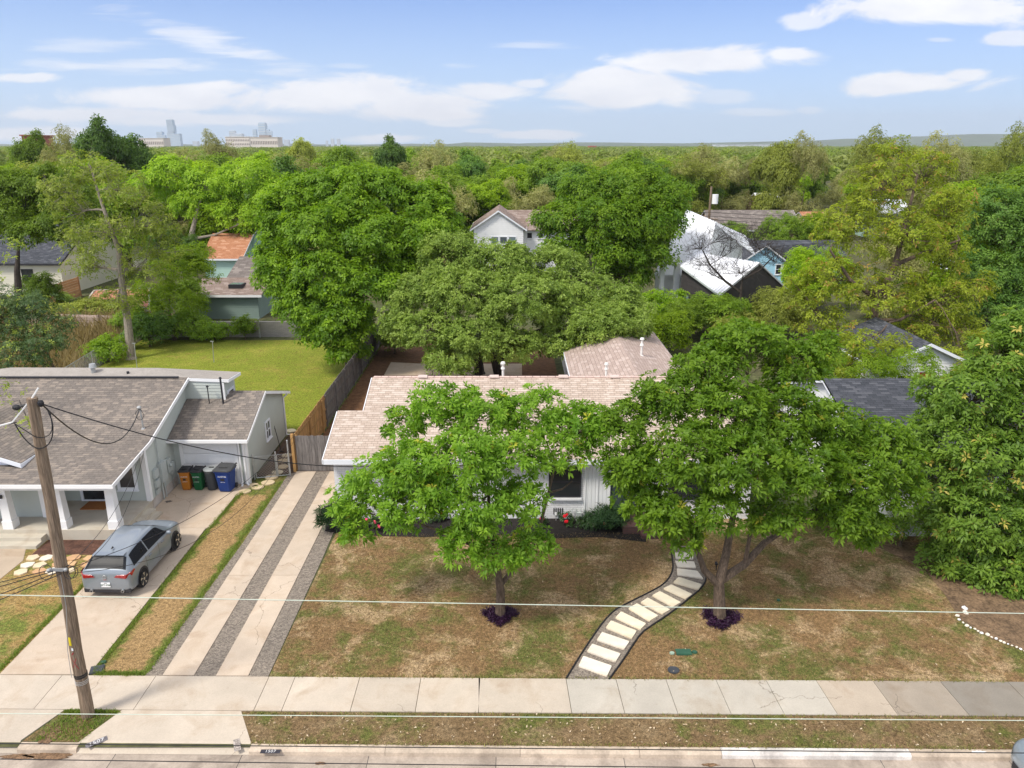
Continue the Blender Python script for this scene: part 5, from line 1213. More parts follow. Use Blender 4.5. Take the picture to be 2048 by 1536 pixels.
curbno(474, 1490, .42, .16, -1.15, pm('ghost_paint', (.34, .30, .27), .5, 9, .8, fine=.4, fs=30), 'nearly worn away stencil at the right corner of the driveway apron', lm=pm('ghost_ink', (.24, .2, .19), .3, 9, .8), z=.03)
valveg = pm('valve_green', (.03, .095, .06), .15, 5, .6)
def lid(px_, py_, w, d, m, lab, rnd=False, ang=0, h=.04, cat='utility cover', group=None):
    q = G(px_, py_, .02); b = MB()
    pts = [(w/2*math.cos(t), d/2*math.sin(t)) for t in np.linspace(0, 2*math.pi, 18)[:-1]] if rnd else [(-w/2, -d/2), (w/2, -d/2), (w/2, d/2), (-w/2, d/2)]
    b.prism(pts, 0, h); b.prism([(p[0]*.86, p[1]*.86) for p in pts], h, h+.01)
    o = b.build('utility_cover', m); o.location = (q[0], q[1], .015); o.rotation_euler = (0, 0, ang); tag(o, lab, cat, group)
lid(1367, 1305, .46, .26, valveg, 'green rectangular valve box lid in the front lawn near the path')
lid(1344, 1307, .15, .12, pm('pale_green_lid', (.30, .40, .32), .1, 4, .6), 'small pale round lid just left of the green valve box', True); lid(1389, 1305, .17, .13, valveg, 'small green round lid just right of the green valve box', True)
lid(1347, 1341, .34, .30, pm('iron_lid', (.05, .055, .065), .2, 6, .6), 'dark round iron cover in the lawn below the green valve box', True)
lid(194, 1340, .36, .34, MATS['iron_lid'], 'dark square meter cover in the grass near the utility pole', False, .3); lid(207, 1325, .17, .14, valveg, 'small green round lid beside the dark meter cover', True)
lid(1557, 1201, .12, .10, MATS['pale_green_lid'] if False else valveg, 'tiny green cover in the brown lawn right of the second trunk', True)
# round stepping stones by the garage
for i, (px_, py_, rr_, lab) in enumerate(((490, 983, .26, 'round stepping stone lowest on the grass left of the two track driveway'), (515, 975, .28, 'round stepping stone second from the lowest on the grass'), (536, 966, .30, 'round stepping stone just outside the chain-link gate'),
          (507, 971, .22, 'small buff slab between the garage corner and the grass stones'), (543, 955, .30, 'round stepping stone half under the chain-link gate'), (555, 945, .26, 'pale round stone just inside the chain-link gate'), (566, 934, .27, 'tan round stone inside the gate, next to the cedar post'), (567, 922, .27, 'tan round stone inside the gate, farther along the mulch'), (574, 911, .25, 'round stone inside the gate, farthest along the mulch'), (581, 862, .30, 'single round stone on the back lawn beyond the garage corner'))):
    q = G(px_, py_, .03); b = MB(); n = 12; b.prism([(rr_*random.uniform(.92, 1.05)*math.cos(2*math.pi*k/n), rr_*.85*random.uniform(.92, 1.05)*math.sin(2*math.pi*k/n)) for k in range(n)], 0, .05, col=(.75, .66, .5) if i not in (5, 9) else (.9, .86, .72))
    o = b.build('round_stepping_stone', stone); o.location = (q[0], q[1], .018); tag(o, lab, 'stepping stone', 'round stones by the garage')
# leaning black rod by the garage wall
q = G(563, 905); b = MB(); b.tube([(0, 0, 0), (-.42, .5, 1.35)], .018, 5); b.box(-.12, .12, -.03, .03, 0, .04); o = b.build('garden_tool', wire); o.location = (q[0], q[1], .02); tag(o, 'black long handled tool leaning by the garage side wall', 'garden tool')
# white edging stones at the right
es = [(1929, 1217), (1931, 1226), (1915, 1232), (1918, 1240), (1926, 1246), (1934, 1252), (1941, 1256), (1950, 1259), (1956, 1263), (1963, 1267), (1975, 1270), (1983, 1275), (1992, 1278), (2001, 1283), (2008, 1286), (2016, 1289), (2024, 1292), (2033, 1295), (2041, 1299), (2050, 1303), (2060, 1308), (2072, 1314)]
for i, (x, y) in enumerate(es):
    q = G(x, y, .03); b = MB(); s = random.uniform(.025, .06) if i > 1 else .08; b.ball((0, 0, .0), (s*1.3, s, s*.7), 7, 5, jit=.15); o = b.build('edging_stone', stone if i % 3 else white); o.location = (q[0], q[1], .05); o.rotation_euler = (0, 0, random.random()*3)
    tag(o, 'small white rock in the curved line edging the shrub bed at the right', 'rock', 'white rocks edging the shrub bed')
# garden spotlight in the bed
q = G(1112, 1040, .05); b = MB(); b.cyl(0, 0, 0, .2, .02, n=6); b.tube([(0, 0, .2), (0, .12, .28)], [.05, .07], 10); o = b.build('garden_spotlight', galv); o.location = (q[0], q[1], .03); tag(o, 'small garden spotlight in the black mulch below the wall vent', 'spotlight')
q = G(1433, 1150, .05); b = MB(); b.cyl(0, 0, 0, .25, .02, n=6); b.tube([(0, 0, .22), (0, .1, .27)], [.06, .04], 8); o = b.build('garden_spotlight', wire); o.location = (G(1432, 1141)[0], G(1432, 1141)[1], .02); tag(o, 'small black spotlight in the lawn behind the second front tree', 'spotlight')
# debris in the gutter, bare soil by the pole, a paint splotch on the kerb
def blot(name, label, cat, px_, py_, w, d, z, m, seed, kind=None, h=.012):
    rr_ = random.Random(seed); q = G(px_, py_, z); n = 22; b = MB()
    pts = [(w/2*math.cos(2*math.pi*k/n)*rr_.uniform(.55, 1.1), d/2*math.sin(2*math.pi*k/n)*rr_.uniform(.55, 1.1)) for k in range(n)]
    b.prism(pts, 0, h); o = b.build(name, m); o.location = (q[0], q[1], z); return tag(o, label, cat, kind=kind)
soil = pm('gutter_soil', (.17, .105, .06), .35, 9, .95, .8, 30, fine=.6, fs=30)
blot('soil_patch', 'patch of brown soil washed into the gutter below the utility pole', 'soil', 95, 1512, 1.3, .26, -.118, soil, 5, 'stuff'); blot('soil_patch', 'small patch of brown debris in the gutter at the lower left', 'soil', 35, 1514, .9, .2, -.118, soil, 6, 'stuff')
blot('soil_patch', 'bare brown soil at the left tip of the grass triangle by the pole', 'soil', 100, 1470, .55, .9, .018, soil, 7, 'stuff'); blot('leaf_debris', 'small clump of brown leaves in the gutter right of the painted kerb number', 'leaf debris', 640, 1527, .35, .10, -.12, soil, 8, 'stuff'); blot('leaf_debris', 'small clump of brown leaves in the gutter near the white kerb', 'leaf debris', 1420, 1530, .5, .12, -.12, soil, 9, 'stuff')
blot('oil_stain', 'dark stain on the driveway near the garage corner of the left house', 'stain', 337, 1003, .35, .25, .0365, pm('oil_stain', (.12, .10, .085), .3, 6, .8), 10, h=.002)
blot('paint_splotch', 'ragged white paint splotch on the kerb near the silver blue car', 'paint splotch', 1957, 1504, .42, .09, .014, white, 11, h=.004)
# transformer pole far back
q = A(1421, 398, 100); r = thing('utility_pole', (q[0], 100, 0), 'distant utility pole with a white transformer beyond the modern white house', 'utility pole')
b = MB(); b.tube([(q[0], 100, 0), (q[0], 100, A(1421, 373, 100)[2])], [.2, .14], 8); b.build('shaft', woodpole, r)
b = MB(); q2 = A(1428, 398, 100); b.cyl(q2[0]+.1, 99.8, q2[2]-.6, q2[2]+.6, .4, n=12); b.build('transformer', white, r)
b = MB(); b.tube([(q[0]-1.2, 100, q2[2]-2.6), (q[0]+1.2, 100, q2[2]-2.6)], .07, 5); b.build('crossarm', woodpole, r)
for k in range(4):
    zz = A(1421, [424, 432, 439, 446][k], 100)[2]
    wirething(['uppermost', 'second', 'third', 'lowest'][k]+' dark line strung across in front of the peach brick house', sag((q[0], 99.7, zz), (q[0]+30, 99, zz-.3), .4)[::-1]+sag((q[0], 99.7, zz), (q[0]-30, 101, zz+.2), .4)[1:], .03, group='far overhead lines')
# skyline and far buildings
tower = pm('blue_tower_glass', (.40, .52, .64), .1, .02, .3); tower2 = pm('pale_tower', (.60, .64, .68), .1, .02, .5); beige = pm('beige_facade', (.66, .60, .54), .06, .05, .8); wdark = pm('dark_window_band', (.26, .22, .20), .1, 1, .5)
def skyt(label, boxes, D=4200, m=tower, cat='tower', fl=14, group='downtown towers'):
    r = None
    for i, (x0, x1, yt, yb) in enumerate(boxes):
        a = A(x0, yb, D); c = A(x1, yb, D); zt = A(x0, yt, D)[2]; zb = A(x0, yb, D)[2]
        if r is None: r = thing('tower', ((a[0]+c[0])/2, D, 0), label, cat, group)
        b = MB(); dp = c[0]-a[0]; z0 = 0 if i == 0 and yb > 288 else zb
        n = 3; b.box(a[0], c[0], D, D+dp, z0, zt-(zt-z0)*.03); b.box(a[0]+dp*.1, c[0]-dp*.1, D+dp*.1, D+dp*.9, zt-(zt-z0)*.03, zt)
        blk = b.build('block', m, r)
        f = MB(); nf = 10
        for k in range(nf): z = z0+(zt-z0)*(k+.3)/nf; f.box(a[0]-.3, c[0]+.3, D-.6, D-.1, z, z+(zt-z0)/nf*.25)
        f.build('floor_bands', tower2 if m is tower else tower, blk)
skyt('tall glass tower of offset stacked blocks, tallest of the left skyline cluster', [(337, 351, 264, 292), (335, 348, 250, 264), (333, 345, 239, 250)])
skyt('shorter blue tower just left of the offset stacked tower', [(316, 327, 263, 292), (327, 333, 270, 292)]); skyt('short blue tower just right of the offset stacked tower', [(351, 362, 267, 292)])
skyt('tall flat topped glass tower, tallest of the right skyline cluster', [(520, 534, 245, 292)]); skyt('slim pale tower left of the tall flat topped tower', [(508, 515, 258, 292)]); skyt('tapered blue tower right of the tall flat topped tower', [(535, 541, 258, 292), (541, 546, 262, 292)])
skyt('pale blocky tower rising behind the long beige building', [(461, 472, 261, 292), (472, 486, 267, 292)], m=tower2)
for i, (a, c, t, lab) in enumerate(((652, 656, 281, 'tiny'), (662, 668, 277, 'narrow'), (674, 680, 277, 'slim'), (568, 578, 279, 'low round topped'), (386, 396, 282, 'low pale'))):
    skyt(lab+' distant tower on the hazy horizon right of the main skyline' if i < 3 else lab+(' building between the beige building and the broad tree' if i == 3 else ' building on the horizon right of the stacked tower'), [(a, c, t, 292)], 5200, tower2)
def farb(label, x0, x1, yt, D, rows, cols, m=beige, roofbox=None):
    a = A(x0, 290, D)[0]; c = A(x1, 290, D)[0]; zt = A(x0, yt, D)[2]; r = thing('institutional_building', ((a+c)/2, D, 0), label, 'building')
    b = MB(); b.box(a, c, D, D+30, 0, zt); b.box(a-.8, c+.8, D-.8, D+30.8, zt, zt+.8); w = b.build('wall', m, r)
    hh = (zt-14.5)/rows
    f = MB()
    for i in range(rows):
        for k in range(cols):
            x = a+(c-a)*(k+.25)/cols; f.box(x, x+(c-a)/cols*.5, D-.3, D-.05, 14.5+hh*(i+.25)-2, 14.5+hh*(i+.25)+hh*.45-2)
    o = f.build('windows', wdark, w)
    if roofbox: p, q = A(roofbox[0], 290, D)[0], A(roofbox[1], 290, D)[0]; b = MB(); b.box(p, q, D+5, D+20, zt+.8, zt+4); b.build('penthouse', wdark, r)
farb('long low beige building with a row of dark windows below the left skyline', 276, 328, 277, 1500, 1, 14)
farb('beige institutional building with window rows below the pale blocky tower', 452, 500, 274, 1500, 2, 14)
farb('tall beige building with vertical slits beneath the right skyline cluster', 502, 556, 275, 1400, 1, 16, roofbox=(518, 538))
farb('small red brick tower poking above the trees at the far left', 46, 53, 272, 500, 3, 1, m=pm('red_brick_far', (.30, .09, .06), .1, .5, .9))
farb('tiny red and white building on the right horizon', 1180, 1192, 293, 1200, 1, 3, m=pm('red_far', (.5, .12, .09), .1, .5, .9))
farb('pale long building low on the right horizon', 1430, 1545, 289.5, 2500, 1, 10, m=tower2)
# hills on the horizon
def hills(name, D, prof, z0=0):
    b = MB(); P = [(A(x, 288, D)[0], A(x, y, D)[2]) for x, y in prof]
    for (xa, za), (xb_, zb_) in zip(P[:-1], P[1:]):
        b.face([(xa, D-900, 0), (xb_, D-900, 0), (xb_, D, zb_), (xa, D, za)]); b.face([(xa, D, za), (xb_, D, zb_), (xb_, D+1500, 0), (xa, D+1500, 0)])
    struct(name, b, pm('hill_woods', (.05, .085, .03), .3, .004, .95))
pr_ = []; random.seed(3)
for i in range(80):
    x = -400+i*36; base = 288-(2.5 if 900 < x < 1700 else 0)-(15*math.exp(-((x-1850)/230)**2) if x > 1300 else 0)-(12 if x > 1850 else 0)*min(1, (x-1850)/150 if x > 1850 else 0)
    pr_.append((x, base+random.uniform(-.7, .7)+.8*math.sin(x*.02)))
hills('far_hills', 7000, pr_)
# ================================================================ TREES
def nrm(a): return a/np.maximum(np.linalg.norm(a, axis=-1, keepdims=True), 1e-9)
def leafmesh(name, P, AX, R1, L, W, k, mat, parent, origin, droop=.35, rg=None, tilt=.35):
    """k leaflets round every twig end; each is one small folded rhomb"""
    rg = rg or rng; N = len(P)
    t = nrm(np.cross(AX, rg.normal(size=(N, 3)))); b = np.cross(AX, t)
    ph = rg.uniform(0, 2*np.pi, (N, 1))+np.arange(k)[None, :]*2*np.pi/k+rg.normal(0, .25, (N, k))
    D = np.cos(ph)[..., None]*t[:, None]+np.sin(ph)[..., None]*b[:, None]+AX[:, None]*tilt
    D = nrm(D+rg.normal(0, .18, (N, k, 3))); D[..., 2] -= droop; D = nrm(D)
    Wd = nrm(np.cross(D, AX[:, None]+rg.normal(0, .35, (N, k, 3))))
    l = L*rg.uniform(.7, 1.25, (N, k, 1)); w = W*rg.uniform(.75, 1.2, (N, k, 1)); c = P[:, None]+D*(.12*l)
    v = np.stack([c, c+D*l*.5+Wd*w*.5+V(0, 0, .06)*l, c+D*l-V(0, 0, .12)*l, c+D*l*.5-Wd*w*.5+V(0, 0, .06)*l], 2)
    v = v.reshape(-1, 3)-np.array(origin); n = N*k
    me = bpy.data.meshes.new(name); me.vertices.add(n*4); me.vertices.foreach_set('co', v.astype(np.float32).ravel())
    me.loops.add(n*4); me.loops.foreach_set('vertex_index', np.arange(n*4, dtype=np.int32))
    me.polygons.add(n); me.polygons.foreach_set('loop_start', np.arange(0, n*4, 4, dtype=np.int32)); me.polygons.foreach_set('loop_total', np.full(n, 4, np.int32))
    a = me.attributes.new('rnd', 'FLOAT', 'POINT'); a.data.foreach_set('value', np.repeat(np.clip(R1+rg.uniform(-.25, .25, N), 0, 1), k*4).astype(np.float32))
    a = me.attributes.new('rnd2', 'FLOAT', 'POINT'); a.data.foreach_set('value', np.repeat(rg.uniform(0, 1, N), k*4).astype(np.float32))
    me.materials.append(mat); me.update(); me.validate()
    o = bpy.data.objects.new(name, me); COL.objects.link(o); o.parent = parent
    return o
def crownpts(lobes, dens, cr, per, rg, low=-.55, inner=.5):
    """clumps on the lobes' shells, twig ends round the clumps"""
    Lc = np.array([l[:3] for l in lobes]); Lr = np.array([l[3:6] for l in lobes]); PP = []; AA = []; RR = []; CC = []
    for i in range(len(lobes)):
        r = Lr[i]; ar = (r[0]*r[1]+r[1]*r[2]+r[0]*r[2])*4.19
        n = max(4, int(dens*ar)); u = nrm(rg.normal(size=(n*2, 3))); u = u[u[:, 2] > low][:n]
        rho = inner+(1.0-inner)*np.sqrt(rg.uniform(0, 1, (len(u), 1))); c = Lc[i]+u*r*rho
        keep = np.ones(len(c), bool)
        for j in range(len(lobes)):
            if j != i: keep &= (np.linalg.norm((c-Lc[j])/Lr[j], axis=1) > .55)
        c = c[keep]; u = u[keep]; m = len(c)
        if m == 0: continue
        sz = rg.uniform(.6, 1.35, (m, 1, 1)); q = nrm(rg.normal(size=(m, per, 3)))*np.cbrt(rg.uniform(.1, 1, (m, per, 1)))*sz*cr*np.array([1, 1, .8])
        p = c[:, None]+q; ax = nrm(u[:, None]*.5+q/cr*.55+V(0, 0, .55)+rg.normal(0, .25, (m, per, 3)))
        keep2 = rg.uniform(size=(m, per)) < rg.uniform(.55, 1, (m, 1))
        PP.append(p[keep2]); AA.append(ax[keep2]); RR.append(np.broadcast_to(rg.uniform(.15, .85, (m, 1)), (m, per))[keep2]); CC.append((c, i))
    return np.concatenate(PP), np.concatenate(AA), np.concatenate(RR), CC
def bez(p, q, arch, n, rg, jit=.06):
    p = np.array(p, float); q = np.array(q, float); L = np.linalg.norm(q-p); m = (p+q)/2+V(0, 0, arch*L)+rg.normal(0, jit, 3)*L
    return [(1-t)**2*p+2*t*(1-t)*m+t*t*q+(rg.normal(0, .012, 3)*L if 0 < t < 1 else 0) for t in np.linspace(0, 1, n+1)]
def tree(label, base, lobes, mat, trunk=None, tr=.2, barkm=None, dens=2.2, cr=.55, per=22, L=.14, W=.05, k=6, name='tree', cat='tree', group=None, seed=1, twigs=.35, droop=.35, tz=None, extra_twigs=0, limbs=None, low=-.55, inner=.5, tilt=.35, tf=1):
    rg = np.random.default_rng(seed); base = np.array(base, float)
    r = thing(name, tuple(base), label, cat, group)
    P, AX, R1, CC = crownpts(lobes, dens, cr, per, rg, low, inner)
    Lc = np.array([l[:3] for l in lobes]); cen = Lc.mean(0)
    if trunk is None:
        top = V(base[0]*.55+cen[0]*.45, base[1]*.55+cen[1]*.45, tz or max(cen[2]*.75, base[2]+.8)); trunk = [base, base+(top-base)*.35+V(rg.normal(0, .05), rg.normal(0, .05), 0), base+(top-base)*.7+V(rg.normal(0, .08), 0, 0), top]
    trunk = [np.array(t, float) for t in trunk]
    b = MB(); m = len(trunk); 
    tp = [trunk[0]-V(0, 0, .05)]+trunk[1:]
    rad = [tr*(1-.86*i/(m-1)) for i in range(m)]
    # flare
    T2 = [tp[0], tp[0]+(tp[1]-tp[0])*min(.25, .25/max(np.linalg.norm(tp[1]-tp[0]), .01)*1.0)]+tp[1:]; R2 = [tr*1.45, tr*1.02]+rad[1:]
    b.tube(T2, R2, 9)
    nodes = [(tp[i]*(1-f)+tp[i+1]*f, rad[i]) for i in range(m-1) for f in (.0, .33, .66)]+[(tp[-1], rad[-1])]
    nodes = nodes[len(nodes)//3:]
    for lb in (limbs or []):
        lp = [np.array(q, float) for q in lb[0]]; n = len(lp); b.tube(lp, [lb[1]*(1-.6*i/(n-1)) for i in range(n)], 7); nodes += [(lp[i], lb[1]*(1-.6*i/(n-1))) for i in range(1, n)]
    lpaths = []
    for i, l in enumerate(lobes):
        c = np.array(l[:3], float)
        best = min(nodes, key=lambda nd: np.linalg.norm(nd[0]-c)+(3.0 if nd[0][2] > c[2]+.2 else 0)*.5+.0)
        st = best[0]; r0 = min(best[1]*.6, tr*.42); path = bez(st, c-V(0, 0, l[5]*.25), .08, 5, rg); b.tube(path, [r0*(1-.7*j/5) for j in range(6)], 5); lpaths.append((path, r0*.4))
        nodes.append((path[3], r0*.45))
    for c, i in CC:
        path, rr_ = lpaths[i]
        for q in c:
            if rg.uniform() > twigs: continue
            st = path[int(rg.integers(2, 6))]; b.tube(bez(st, q, .03, 3, rg), [max(rr_*.55, tr*.04), tr*.045*tf, tr*.03*tf, tr*.02*tf], 3, cap=False)
            for _ in range(extra_twigs):
                e = q+nrm(rg.normal(size=3)+V(0, 0, .4))*cr*rg.uniform(.6, 1.5); b.tube([q, (q+e)/2+rg.normal(0, .05, 3), e], [tr*.028*tf, tr*.02*tf, tr*.012*tf], 3, cap=False)
    b.build('trunk', barkm or bark, r, smooth=True)
    if L > 0: leafmesh('crown', P, AX, R1, L, W, k, mat, r, base, droop, rg, tilt)
    return r
def plobes(Y, spec, ry=None, rs_=1):
    out = []
    for (x, y, dy, rx, rz) in spec:
        c = A(x, y, Y+dy); dep = (Y+dy)*CP+(CH-c[2])*SP; a = rx/FP*dep*rs_; z = rz/FP*dep*rs_
        c = (c[0], c[1], max(c[2], z*.6+.1)); out.append((c[0], c[1], c[2], a, ry if ry else (a+z)/2, z))
    return out
lf_front = leafmat('front_leaf', (.090, .195, .014), (.225, .375, .034), .40, .5, .25, odd=(.42, .42, .05), oddp=.012)
lf_front2 = leafmat('front_leaf_bright', (.10, .21, .013), (.245, .40, .032), .40, .5, .25, odd=(.42, .42, .05), oddp=.008)
lf_right = leafmat('right_leaf', (.095, .18, .024), (.22, .345, .045), .38, .5, .25, odd=(.50, .42, .10), oddp=.025)
lf_oak = leafmat('live_oak_leaf', (.16, .255, .038), (.33, .45, .085), .3, .5, .25)
lf_big = leafmat('deep_green_leaf', (.075, .165, .010), (.22, .36, .018), .38, .5, .25)
lf_cr = leafmat('fresh_green_leaf', (.085, .19, .012), (.22, .35, .022), .4, .5, .2)
lf_pecan = leafmat('yellow_green_leaf', (.12, .165, .012), (.27, .32, .028), .4, .5, .2, odd=(.30, .20, .05), oddp=.05)
lf_thin = leafmat('young_leaf', (.150, .205, .025), (.30, .36, .055), .4, .5, .3)
lf_bright = leafmat('lime_leaf', (.14, .24, .008), (.28, .41, .016), .42, .5, .2)
lf_mid = leafmat('mid_green_leaf', (.10, .18, .014), (.22, .33, .030), .38, .5, .2)
lf_dark = leafmat('dark_green_leaf', (.055, .13, .018), (.15, .26, .036), .3, .5, .25)
lf_olive = leafmat('olive_leaf', (.18, .22, .035), (.32, .36, .07), .35, .55, .2)
lf_grey = leafmat('greyish_budding_leaf', (.20, .21, .07), (.33, .33, .13), .35, .6, .2)
lf_lime2 = leafmat('fresh_mid_leaf', (.13, .235, .012), (.27, .40, .026), .4, .5, .2)

# --- the two front-yard trees
t1 = plobes(20.9, rs_=.92, spec=[(880, 805, .8, 70, 40), (800, 850, .4, 45, 30), (960, 830, .8, 85, 50), (1065, 825, 1.2, 80, 50), (1150, 855, 1.0, 70, 48), (1205, 860, .8, 35, 45), (760, 955, -.2, 70, 45), (700, 1010, 0, 48, 42), (715, 1060, -.3, 34, 28),
    (830, 930, -.8, 80, 50), (820, 1020, -1.0, 70, 42), (930, 920, -1.2, 90, 60), (1030, 910, -.6, 75, 50), (960, 1010, -1.5, 75, 48), (1045, 1000, -1.0, 55, 45), (930, 1085, -1.4, 60, 38), (1000, 1110, -1.3, 50, 34), (1065, 1085, -1.0, 45, 30), (1140, 915, .2, 52, 26), (880, 985, -1.3, 60, 40)])
B1 = V(-.39, 20.4, 0)
def pp(x, y, Y): return V(*A(x, y, Y))
tree('front yard tree with dense star-like leaf clusters, left of the curved path', B1, t1, lf_front, trunk=[B1, pp(1001, 1180, 20.35), pp(990, 1110, 20.3), pp(978, 1020, 20.4), pp(975, 930, 20.8)], tr=.17,
     limbs=[([pp(1000, 1172, 20.4), pp(1025, 1140, 20.5), pp(1060, 1108, 20.7), pp(1082, 1045, 21.0), pp(1097, 985, 21.2), pp(1112, 925, 21.4)], .085), ([pp(1098, 985, 21.2), pp(1125, 978, 21.3), pp(1145, 962, 21.4)], .04), ([pp(990, 1110, 20.3), pp(900, 1070, 20.2), pp(820, 1040, 20.2)], .06)],
     dens=5.6, cr=.28, per=10, L=.175, W=.068, k=7, seed=5, twigs=.6, droop=.06, low=-.8, tilt=.6)
t2 = plobes(21.2, rs_=.94, spec=[(1500, 690, 1.6, 85, 48), (1410, 740, 1.2, 70, 46), (1590, 730, 1.6, 62, 46), (1330, 800, .6, 62, 50), (1250, 845, .1, 45, 46), (1450, 820, .3, 95, 56), (1570, 820, .8, 90, 52), (1665, 855, .9, 62, 50), (1262, 940, -.6, 58, 50), (1370, 905, -.9, 85, 55), (1490, 925, -1.2, 95, 60),
    (1610, 940, -.6, 85, 55), (1735, 930, .3, 72, 48), (1805, 925, .6, 40, 40), (1330, 1025, -1.1, 52, 46), (1430, 1020, -1.5, 58, 38), (1550, 1030, -1.0, 65, 30), (1680, 1030, -.4, 66, 40), (1735, 1060, 0, 42, 36), (1280, 995, -.5, 50, 42), (1700, 900, .8, 50, 40), (1540, 880, .2, 80, 45), (1760, 870, .9, 60, 36), (1700, 980, -.2, 60, 45), (1800, 985, .2, 45, 36), (1640, 700, 1.6, 34, 30), (1370, 1075, -1.2, 32, 28)])
B2 = V(*G(1440, 1240))
tree('large front yard tree with bright green crown, right of the curved path', B2, t2, lf_front2, trunk=[B2, pp(1438, 1168, B2[1]), pp(1452, 1110, 20.4), pp(1465, 1040, 20.6), pp(1485, 930, 21), pp(1500, 800, 21.8)], tr=.20,
     limbs=[([pp(1436, 1168, B2[1]), pp(1408, 1140, 20.2), pp(1392, 1095, 20.2), pp(1385, 1040, 20.2)], .135), ([pp(1442, 1160, 20.35), pp(1490, 1128, 20.5), pp(1530, 1085, 20.7), pp(1590, 1045, 20.9), pp(1660, 1000, 21.2)], .15), ([pp(1490, 1128, 20.5), pp(1500, 1070, 20.4), pp(1530, 1000, 20.5)], .08)],
     dens=7.0, cr=.30, per=10, L=.18, W=.07, k=7, seed=9, twigs=.6, droop=.06, low=-.8, tilt=.6)
t3 = plobes(23.6, [(2000, 715, .8, 60, 55), (1945, 790, .3, 70, 55), (1885, 790, 1, 45, 42), (2045, 820, 0, 70, 65), (1905, 870, .5, 75, 55), (2000, 920, -.5, 90, 65), (1875, 955, .3, 55, 50), (1960, 1030, -.8, 85, 60), (2050, 1050, -1, 85, 65), (1900, 1050, -.2, 55, 50), (2000, 1140, -1.2, 75, 48), (2080, 1170, -1.3, 80, 50),
    (1935, 1130, -.6, 60, 45), (1885, 1120, -.4, 38, 36), (2080, 700, 1, 70, 65), (2130, 900, 0, 90, 80), (2050, 655, 1, 45, 30), (2160, 1060, -.5, 90, 80), (2150, 760, .5, 80, 80), (2010, 1190, -1.5, 60, 30)])
B3 = V(18.2, 23.8, 0)
tree('large leafy tree filling the right edge with scattered yellow leaves', B3, t3, lf_right, tr=.24, dens=4.8, cr=.38, per=12, L=.20, W=.076, k=6, seed=12, twigs=.6, droop=.12, extra_twigs=1, low=-.8, tilt=.5)
# --- behind the white house
t4 = plobes(46, [(1252, 648, -2, 50, 38), (1195, 655, -3.5, 62, 34), (1262, 615, 0, 34, 28), (1165, 700, -3.5, 44, 22), (900, 510, 1, 62, 42), (990, 525, 1, 75, 38), (1090, 535, 1.5, 78, 38), (1170, 585, 1, 70, 38), (1238, 605, 0, 42, 34), (845, 585, 0, 66, 44), (935, 590, -1.5, 80, 48), (1050, 600, -2, 90, 48), (1150, 640, -1.5, 80, 42), (1225, 665, -1, 44, 38), (800, 645, -1, 38, 36), (860, 665, -2, 65, 40), (955, 670, -3, 72, 38), (1135, 690, -2.5, 62, 26), (905, 718, -3.5, 50, 26), (1030, 690, -3.2, 45, 26), (1195, 690, -2, 50, 28)])
B4 = V(*A(958, 752, 47)); B4[2] = 0
tree('broad sage green live oak behind the white house', B4, t4, lf_oak, trunk=[B4, V(B4[0], 46.6, 1.4), V(B4[0]-.6, 46, 2.8), V(B4[0]-1.2, 45.6, 4.2)], tr=.36, barkm=barkd, limbs=[([V(B4[0]+1.3, 46.6, 0), V(B4[0]+1.0, 46.3, 1.5), V(B4[0]+1.6, 46, 3.2), V(B4[0]+2.8, 45.6, 4.6)], .32), ([V(B4[0]+1.4, 46.4, 1.2), V(B4[0]+2.6, 46, 2.6), V(B4[0]+4.8, 45.5, 3.8)], .22)],
     dens=2.0, cr=.52, per=40, L=.20, W=.085, k=5, seed=21, twigs=.2, droop=.0, name='live_oak', low=-.8, tilt=.6)
t5 = plobes(49, [(690, 378, 2, 75, 42), (775, 385, 2, 66, 42), (855, 405, 2, 48, 42), (620, 395, 2, 60, 46), (570, 425, 1, 50, 46), (890, 440, 1, 26, 34), (640, 465, -1, 72, 50), (740, 475, -1, 75, 50), (830, 465, 0, 66, 46), (548, 500, 0, 38, 38), (562, 555, -1, 50, 48), (650, 550, -2, 72, 50), (740, 565, -2, 66, 50), (620, 615, -2, 55, 42), (690, 635, -2.5, 58, 48), (700, 695, -2.5, 38, 38), (640, 655, -2, 48, 40), (585, 605, -1.2, 40, 34), (800, 540, -.5, 52, 42), (700, 430, 0, 60, 40)])
B5 = V(-10.9, 48, 0)
tree('tall dense deep green tree on the back lawn beside the weathered fence', B5, t5, lf_big, tr=.4, barkm=barkd, dens=1.5, cr=.62, per=32, L=.27, W=.125, k=5, seed=31, twigs=.25, droop=.25)
t6 = plobes(66, [(1180, 392, 2, 68, 42), (1265, 372, 2, 75, 42), (1335, 392, 1, 40, 42), (1125, 440, 0, 50, 42), (1210, 445, -1, 75, 50), (1305, 445, 0, 64, 50), (1130, 495, -1, 42, 34), (1220, 510, -1.5, 75, 38), (1305, 505, -.5, 46, 38), (1250, 550, -1.5, 58, 28)])
tree('fresh green spreading tree between the white two-storey house and the metal roofed house', V(9.5, 66, 0), t6, lf_cr, tr=.4, dens=.75, cr=.8, per=34, L=.32, W=.15, k=4, seed=41, twigs=.25)
